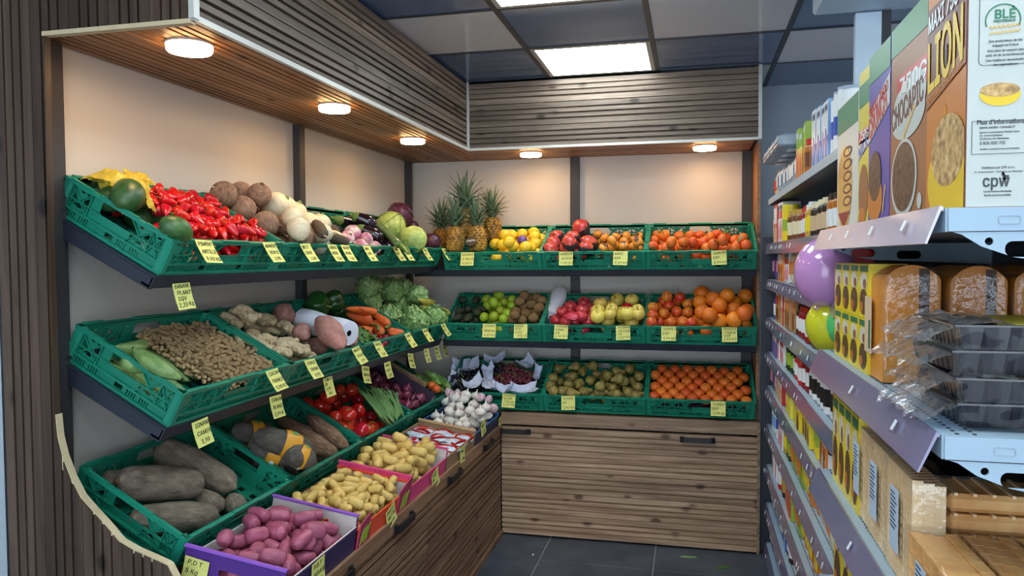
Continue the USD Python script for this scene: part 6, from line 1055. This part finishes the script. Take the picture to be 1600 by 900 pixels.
def art_crunch(t, W, H, D, p):
    fr = frame_(W, H); p('printed_band', P(sbox(.001, H - .06, W - .001, H - .001)), 'ce_band_green'); p('printed_panel', P(Polygon([(0, .20), (W, .265), (W, .335), (0, .275)]).intersection(fr)), 'ce_pale_grey', .0006)
    m = txt('CRUNCH', .05, True, .1, .7); m.apply_scale((W * .9 / (m.bounds[1][0] - m.bounds[0][0]), 1, 1)); p('lettering', tf(m, rot([0, 0, 1], .33), (W * .05, .208, 0)), 'pk_red', .0012)
    m = txt('MAXI 750G', .022, True, .1, .7); m.apply_scale((W * .9 / (m.bounds[1][0] - m.bounds[0][0]), 1, 1)); p('lettering', tf(m, rot([0, 0, 1], .2), (W * .04, H - .095, 0)), 'pk_red', .0012)
    p('printed_bowl', P(ell(W * .35, .06, W * .36, .055).intersection(fr)), 'ce_lion_orange', .0008); p('printed_cereal', P(ell(W * .35, .115, W * .3, .06).intersection(fr)), 'choc_bits', .0012); p('printed_wheat', P(union_all([affinity.rotate(ell(W * .75 + .004 * k, .03 + .012 * k, .004, .010), -25) for k in range(5)])), 'ce_wheat_tan', .001)
def art_milk(t, W, H, D, p):
    fr = frame_(W, H); p('printed_band', P(sbox(.001, H - .08, W - .001, H - .03)), 'ce_band_green'); p('printed_panel', P(sbox(.002, H - .135, W - .002, H - .10)), 'pk_red', .0006); m = txt('750G', .026); m.apply_scale((W * .8 / (m.bounds[1][0] - m.bounds[0][0]), 1, 1)); p('lettering', mv(m, (W * .08, H - .128, 0)), 'pk_white', .001)
    p('printed_panel', P(Polygon([(0, .175), (W, .21), (W, .25), (0, .215)])), 'ce_wheat_white', .0006); m = txt('MILK', .026); m.apply_scale((W * .8 / (m.bounds[1][0] - m.bounds[0][0]), 1, 1)); p('lettering', tf(m, rot([0, 0, 1], .25), (W * .08, .18, 0)), 'pk_blue', .001)
    p('printed_bowl', P(ell(W * .5, .085, W * .42, .075).intersection(fr)), 'ce_choc_brown', .0008); p('printed_sun', P(ell(W * .4, .02, W * .3, .03).intersection(fr)), 'ce_lion_orange', .001)
def art_wheat(t, W, H, D, p):
    fr = frame_(W, H); p('printed_band', P(sbox(.001, H - .07, W - .001, H - .002)), 'ce_band_green'); p('printed_dot', P(ell(W * .5, H - .10, .012, .016)), 'ce_choc_brown'); p('printed_picture', P(ell(W * .4, .12, W * .36, .12).intersection(fr)), 'foil_glow', .0006)
    for k in range(5): p('printed_swirl', P(ell(W * .55, .08 + .035 * k, W * .2, .015).difference(ell(W * .55, .08 + .035 * k, W * .15, .009))), 'ce_lion_dark', .001)
    p('printed_tip', P(Polygon([(W * .1, .05), (W * .7, .05), (W * .4, .004)])), 'ce_card' if 0 else 'pk_crimson', .001)
BX = .376; yb = [float(at(px, py, 0, BX)[1]) for px, py in ((1508, 330), (1447, 335), (1390, 345), (1357, 352), (1340, 360), (1308, 372))]
lb = cereal(yb[0], yb[1] - .002, .380, BX, 'ce_lion_orange', 'orange and brown cereal box with big yellow lettering, nearest to the viewer', art_lion)
cereal(yb[1], yb[2] - .002, .366, BX + .001, 'ce_choc_brown', 'brown cereal box with a white cloud and a bowl of chocolate petals', art_choc)
cereal(yb[2], yb[3] - .002, .362, BX, 'ce_crunch_blue', 'blue-violet cereal box with red slanted lettering', art_crunch)
cereal(yb[3], yb[4] - .002, .352, BX + .002, 'ce_milk_yellow', 'narrow yellow cereal box with a green band', art_milk)
cereal(yb[4], yb[5] - .002, .318, BX, 'ce_wheat_white', 'white cereal box with a green top, farthest of the cereal boxes', art_wheat)
# printed side of the nearest box, towards the viewer
yN = yb[0]; part(lb, 'side_panel', bx(.0006, yb[0] - (yb[1] - .002) - .0008, .001, .0875, yb[0] - (yb[1] - .002), .379), 'ce_pale_grey', label='pale grey printed narrow side')
part(lb, 'edge_stripe', bx(-.0004, yb[0] - (yb[1] - .002) - .0010, 0, .0012, yb[0] - (yb[1] - .002), .379), 'ce_lion_dark')
YS_ = yb[0] - .0012; base_o = np.array([BX, yb[1] - .002, NZ[0]])
def side_xy(px, py): q = at(px, py, 1, YS_); return q
def side(nm, m, mt, px, py, kind=None): q = side_xy(px, py) - base_o; return part(lb, nm, tf(m, CF, (q[0], q[1], q[2])), mt, kind=kind)
PXM = float(np.linalg.norm(side_xy(1560, 200) - side_xy(1550, 200)) / 10)
def stext(s, px, py, hpx, mt='ce_ink', bold=False, wpx=None, center=True):
    m = txt(s, hpx * PXM, bold); w = m.bounds[1][0] - m.bounds[0][0]
    if wpx: m.apply_scale((wpx * PXM / w, 1, 1)); w = wpx * PXM
    side('lettering', mv(m, (-w / 2 if center else 0, 0, 0)), mt, px, py)
stext('Nestlé.', 1576, 5, 10, bold=True, wpx=40); stext('BLÉ', 1574, 37, 15, 'ce_ink_green', True, 32); stext('PRÉFÉRENCE', 1574, 43, 4, 'ce_ink_green', True, 34)
ar = Point(0, 0).buffer(28 * PXM).difference(Point(0, 0).buffer(26 * PXM)).difference(sbox(-1, -1, 1, -.008 * 0 - 10 * PXM)); side('printed_arc', P(ar), 'ce_ink_green', 1572, 40)
for k in range(7):
    for s_ in (0, 9): side('printed_grain', P(affinity.rotate(ell(0, 0, 4 * PXM, 1.8 * PXM, 6), 35 if s_ else -30)), 'ce_wheat_tan', 1554 + 7 * k, 52 + s_ - .8 * k)
for s, y in (('Des producteurs de blé', 74), ('engagés en France', 81), ('Vers plus de respect des', 89), ('sols et de la biodiversité', 96), ('Une meilleure rémunération', 104), ('des agriculteurs', 111)): stext(s, 1575, y, 4.2, wpx=len(s) * 2.35)
fr = Polygon([(0, 0), (75, 0), (75, 112), (0, 112)]).buffer(8); fr = affinity.scale(fr.difference(fr.buffer(-.8)), PXM, PXM, origin=(0, 0)).difference(sbox(-.02, 108 * PXM, .12, .2)); side('printed_frame', P(fr), 'ce_ink', 1541, 104)
bw = union_all([ell(0, 0, 32 * PXM, 20 * PXM).difference(sbox(-1, 3 * PXM, 1, 1)), ]); side('printed_bowl', P(bw), 'ce_bowl_yellow', 1566, 156); side('printed_cereal', P(ell(0, 0, 31 * PXM, 12 * PXM), .0006), 'cereal_bits', 1566, 149)
stext("Plus d'informations", 1566, 202, 7.5, bold=True, wpx=74); b2 = sbox(0, 0, 92, 58); b2 = affinity.scale(b2.difference(sbox(.8, .8, 91.2, 57.2)), PXM, PXM, origin=(0, 0)); side('printed_frame', P(b2), 'ce_ink', 1520, 250)
for s, y, h_, w in (('www.nestle-cereals.fr', 210, 4.4, 56), ('Service Consommateurs Nestlé France', 217, 3, 62), ('34-40 rue Guynemer', 222, 3, 36), ('92130 Issy-les-Moulineaux', 227, 3, 46), ('0 806 800 701', 235, 5.5, 40), ('Veuillez conserver les coordonnées', 243, 3, 62)): stext(s, 1533, y, h_, wpx=w, center=False)
stext('Distribué par CPF s.n.c.', 1562, 272, 4, wpx=52); stext('34-40 rue Guynemer - 92130 Issy-les-Moulineaux', 1562, 278, 2.6, wpx=76); stext('cpw', 1557, 300, 20, bold=True, wpx=42); stext('Cereal Partners Worldwide', 1560, 309, 3.2, wpx=44); stext('Nestlé and General Mills', 1560, 315, 3.2, wpx=42)
for k in range(5): side('printed_leaf', P(affinity.rotate(ell(0, 0, 4 * PXM, 1.8 * PXM, 6), 30 * k)), 'ce_ink', 1572 + 3 * math.cos(k), 284 + 4 * math.sin(1.3 * k))
# yellow biscuit cartons beside the wrapped cakes
def biscuit(x, y, z, W, H, D, label):
    t = thing('biscuit_carton', label, 'carton', mat4(t=(x, y, z)), 'yellow biscuit cartons on the near unit'); part(t, 'carton', bx(0, -W, 0, D, 0, H), 'pk_yellow'); q = lambda nm, m, mt, off=.0004: put(t, nm, m, mt, AF, (0, 0, 0), off)
    q('printed_cake', P(ell(W * .5, H * .30, W * .38, H * .24)), 'choc_bits'); q('printed_drop', P(ell(W * .5, H * .68, W * .36, H * .16)), 'ce_wheat_white'); q('printed_band', P(sbox(W * .1, H * .86, W * .9, H * .97)), 'ce_ink_green'); q('printed_almond', P(ell(W * .3, H * .2, W * .16, H * .1)), 'ce_lion_orange', .0008); q('printed_swirl', P(ell(W * .62, H * .64, W * .16, H * .09)), 'ce_choc_brown', .0008)
    put(t, 'printed_table', P(sbox(D * .25, H * .35, D * .6, H * .9)), 'ce_pale_grey', CF, (0, -W, 0)); put(t, 'printed_code', cat_([P(sbox(D * (.3 + .04 * k), H * .55, D * (.315 + .04 * k), H * .8)) for k in range(7)]), 'ce_ink', CF, (0, -W, 0), .0008)
BN = ['nearest', 'second', 'third', 'farthest']
for lv in range(2):
    for k in range(4): biscuit(.372, 1.868 + k * .100, NZ[1] + .001 + lv * .121, .096, .120, .075, f'yellow biscuit carton on the cake shelf, {("lower", "upper")[lv]} layer, {BN[k]} one')
for k in range(4): biscuit(.372, 1.93 + k * .082, NZ[2] + .001, .078, .225, .07, f'tall yellow biscuit carton on the waffle shelf, {BN[k]} one')
for k in range(4): biscuit(.372, 1.80 + k * .115, NZ[3] + .001, .11, .24, .07, f'tall yellow biscuit carton on the fourth near shelf, {BN[k]} one')
# wrapped loaf cakes
M('loaf_crust', [(.3, (200, 118, 32)), (.7, (240, 166, 56))], 5, .55, .3, 20); M('loaf_dark', [(60, 38, 26), (84, 52, 34)], 6, .6); M('loaf_paper', [(214, 176, 130), (226, 200, 168)], 14, .5)
def loaf(x, y, z, w, d, h_, label, first):
    t = thing('wrapped_cake', label, 'cake', mat4(t=(x, y, z)), 'orange-wrapped loaf cakes'); c = sbox(-w / 2 + .02, .0, w / 2 - .02, h_ - .035).buffer(.02, 6).union(ell(0, h_ - .045, w / 2, .045)).intersection(sbox(-1, 0, 1, 1)); m = tf(prism(c, d), CF, (0, d / 2, 0)); part(t, 'cake', m, 'loaf_crust', 35)
    part(t, 'seam', tf(prism(sbox(w * .12, .01, w * .30, h_ * .97), .002), CF, (0, -d / 2 - .0005, 0)), 'loaf_dark')
    fm = trimesh.creation.box(extents=(w + .012, d + .016, h_ + .008)).subdivide().subdivide().subdivide(); v = fm.vertices; v[:, 2] += h_ / 2 + .003; tz = np.clip((v[:, 2] - h_ * .7) / (h_ * .3), 0, 1); v[:, 0] *= 1 - .22 * tz ** 2; fm.vertices = v + (meshkit.fbm(v * 30, 3, int(x * 100))[:, None] - .5) * .012; part(t, 'film', fm, 'film_pack', True)
    if first: part(t, 'printed_label', tf(prism(sbox(-.03, .05, .03, .17), .001), AF, (-w / 2 - .007, 0, 0)), 'loaf_paper'); part(t, 'green_mark', tf(prism(sbox(.012, .06, .024, .12), .001), AF, (-w / 2 - .0085, 0, 0)), 'ce_ink_green')
loaf(.430, 1.765, NZ[1] + .003, .105, .20, .238, 'orange wrapped loaf cake nearest to the aisle', True)
loaf(.545, 1.75, NZ[1] + .003, .100, .20, .236, 'orange wrapped loaf cake with a dark seam, in the middle', False)
loaf(.655, 1.745, NZ[1] + .003, .100, .20, .236, 'orange wrapped loaf cake at the right edge of the picture', False)
# stack of black trays in crinkled film
M('tray_black', [(24, 24, 32), (34, 34, 44)], 20, .25, coat=.3); M('tray_card', [(196, 186, 60)], 1, .4); M('tray_fill', [(70, 44, 34), (104, 70, 48)], 30, .6)
def tray(x0, y0, z, w, d, h_, label, k):
    t = thing('black_tray', label, 'tray', mat4(rot([0, 0, 1], (.03, -.05, .04, -.02)[k]), (x0, y0, z)), 'black plastic trays stacked on the near shelf')
    n = 30; pts = []
    for a in np.linspace(0, 2 * PI, 4 * n, endpoint=False):
        c, s = math.cos(a), math.sin(a); r = 1 / max(abs(c), abs(s)); pts.append((w / 2 + c * r * w / 2 * .94, d / 2 + s * r * d / 2 * .94))
    lo = np.array([(w / 2 + (x - w / 2) * .93 * (1 + .012 * (k_ % 4 < 2)), d / 2 + (y - d / 2) * .93 * (1 + .02 * (k_ % 4 < 2)), 0) for k_, (x, y) in enumerate(pts)]); hi = np.array([(x, y, h_) for x, y in pts]); N = len(pts); V = np.vstack([lo, hi, [[w / 2, d / 2, 0], [w / 2, d / 2, h_ - .004]]]); F = []
    for q in range(N): r = (q + 1) % N; F += [(q, r, r + N), (q, r + N, q + N), (2 * N, r, q), (2 * N + 1, q + N, r + N)]
    part(t, 'shell', trimesh.Trimesh(V, F, process=False), 'tray_black'); part(t, 'rim', mv(prism(sbox(0, 0, w, d).buffer(.002).difference(sbox(.012, .012, w - .012, d - .012)), .003), (0, 0, h_ - .002)), 'tray_black')
    part(t, 'lid_card', bx(.06, .015, h_ + .001, w - .01, d - .02, h_ + .002), 'tray_card' if k == 3 else 'tray_fill')
    g = 22; A, B = np.meshgrid(np.linspace(0, 1, g), np.linspace(0, 1, g), indexing='ij'); X = -.055 + A * .135; Y = -.006 + B * (d + .02); Z = h_ + .004 - .030 * np.clip(1 - A * 1.6, 0, 1) ** 1.4; Pn = np.stack([X, Y, Z], -1).reshape(-1, 3); nz = meshkit.fbm(Pn * 55 + k * 9, 4, k) - .5; Pn += nz[:, None] * np.array([.03, .018, .034]) * np.clip(1.25 - A.ravel(), .15, 1)[:, None]
    Fq = np.array([(i * g + j, (i + 1) * g + j, (i + 1) * g + j + 1, i * g + j + 1) for i in range(g - 1) for j in range(g - 1)]); part(t, 'film', trimesh.Trimesh(Pn, np.vstack([Fq[:, [0, 1, 2]], Fq[:, [0, 2, 3]]]), process=False), 'film_crinkle', True)
    Y2 = A * w; Z2 = -.002 + B * (h_ + .004); P2 = np.stack([Y2, np.full_like(A, -.006), Z2], -1).reshape(-1, 3); P2[:, 1] += (meshkit.fbm(P2 * 30 + 3 * k, 2, k + 9) - .5) * .010; part(t, 'film', trimesh.Trimesh(P2, np.vstack([Fq[:, [0, 1, 2]], Fq[:, [0, 2, 3]]]), process=False), 'film_soft', True)
for k, (x, y) in enumerate(((.398, 1.245), (.392, 1.235), (.388, 1.240), (.386, 1.225))): tray(x - .012, y, NZ[1] + .003 + .0395 * k, .26, .22, .036, f'black plastic tray in crinkled film, {("lowest", "second from below", "third from below", "topmost")[k]} of the stack', k)
tray(.50, 1.50, NZ[1] + .003, .22, .11, .12, 'deep black plastic tray behind the stack of trays', 2)
# waffles
M('waffle', [(.3, (196, 134, 70)), (.6, (228, 180, 118)), (.85, (240, 208, 156))], 9, .7, .4, 40, rnd=.08); M('waffle_pale', [(.3, (214, 180, 134)), (.7, (236, 212, 172))], 8, .7, .3, 40, rnd=.06); M('label_blue', [(188, 206, 226)], 1, .5); M('label_ink', [(58, 70, 96)], 1, .6)
def waffle(w, h_, t_, nx, nz, g=.006):                                   # standing waffle: grid face towards -x, local x thickness, y width, z height
    l = [bx(t_ * .14, -w / 2 + .0008, .0008, t_ * .86, w / 2 - .0008, h_ - .0008)]
    for k in range(nx + 1): y = -w / 2 + (w - g) * k / nx; l.append(bx(0, y, 0, t_, y + g, h_))
    for k in range(nz + 1): z = (h_ - g) * k / nz; l.append(bx(.0004, -w / 2 + .0004, z + (.0004 if k == 0 else 0), t_ - .0004, w / 2 - .0004, z + g - (.0004 if k == nz else 0)))
    return cat_(l)
def waffle_pack(x, y, z, w, h_, n, t_, label, lab=True, mt='waffle', grid=(6, 6)):
    t = thing('waffle_pack', label, 'waffles', mat4(t=(x, y, z)), 'waffles in clear film on the near unit')
    for k in range(n): part(t, 'waffle', mv(waffle(w, h_ * (1 - .02 * (k % 3)), t_ * .985, *grid), (k * t_, 0, 0)), mt)
    f = trimesh.creation.box(extents=(n * t_ + .010, w + .012, h_ + .010)).subdivide().subdivide().subdivide(); v = f.vertices; v += (meshkit.fbm(v * 32 + x * 50, 3, n)[:, None] - .5) * .009; f.vertices = v + [n * t_ / 2, 0, h_ / 2 + .004]; part(t, 'film', f, 'film_pack', True)
    if lab:
        p = part(t, 'label', tf(prism(sbox(-.028, h_ * .25, .028, h_ * .82), .0008), AF, (-.008, 0, 0)), 'label_blue'); part(p, 'lettering', tf(cat_([prism(sbox(-.023, h_ * .76 - .008 * k, -.023 + .046 * (.6 + .4 * ((k * 7) % 5) / 5), h_ * .76 - .008 * k + .003), .0004) for k in range(9)]), AF, (-.009, 0, 0)), 'label_ink')
for k in range(3): waffle_pack(.372 + k * .002, 1.505 + .175 * k, NZ[2] + .002, .165, .205, 3, .018, f'clear pack of lattice waffles with a pale label, {("nearest", "middle", "farthest")[k]} of the three tall ones', True, 'waffle_pale', (9, 10))
for k in range(4): waffle_pack(.366 + k * .083, 1.315, NZ[2] + .002, .20, .118, 4, .019, f'clear pack of golden waffles at the near shelf end, {("nearest to the aisle", "second from the aisle", "third from the aisle", "fourth from the aisle")[k]}', k == 0, 'waffle', (5, 4))
for k in range(5):
    t = thing('waffle_slab', f'long flat waffle slab behind the front packs, {("lowest", "second from below", "third from below", "fourth from below", "topmost")[k]} of its pile', 'waffles', mat4(t=(.436, 1.445, NZ[2] + .003 + .036 * k)), 'pile of waffle slabs'); part(t, 'slab', mv(rbx(.33, .11 + .004 * (k % 2), .032, .008), (.165, .06, .016)), 'waffle'); part(t, 'ridges', cat_([bx(.01 + .03 * q, .004, .030, .016 + .03 * q, .112, .035) for q in range(8)]), 'waffle_pale', kind='stuff')
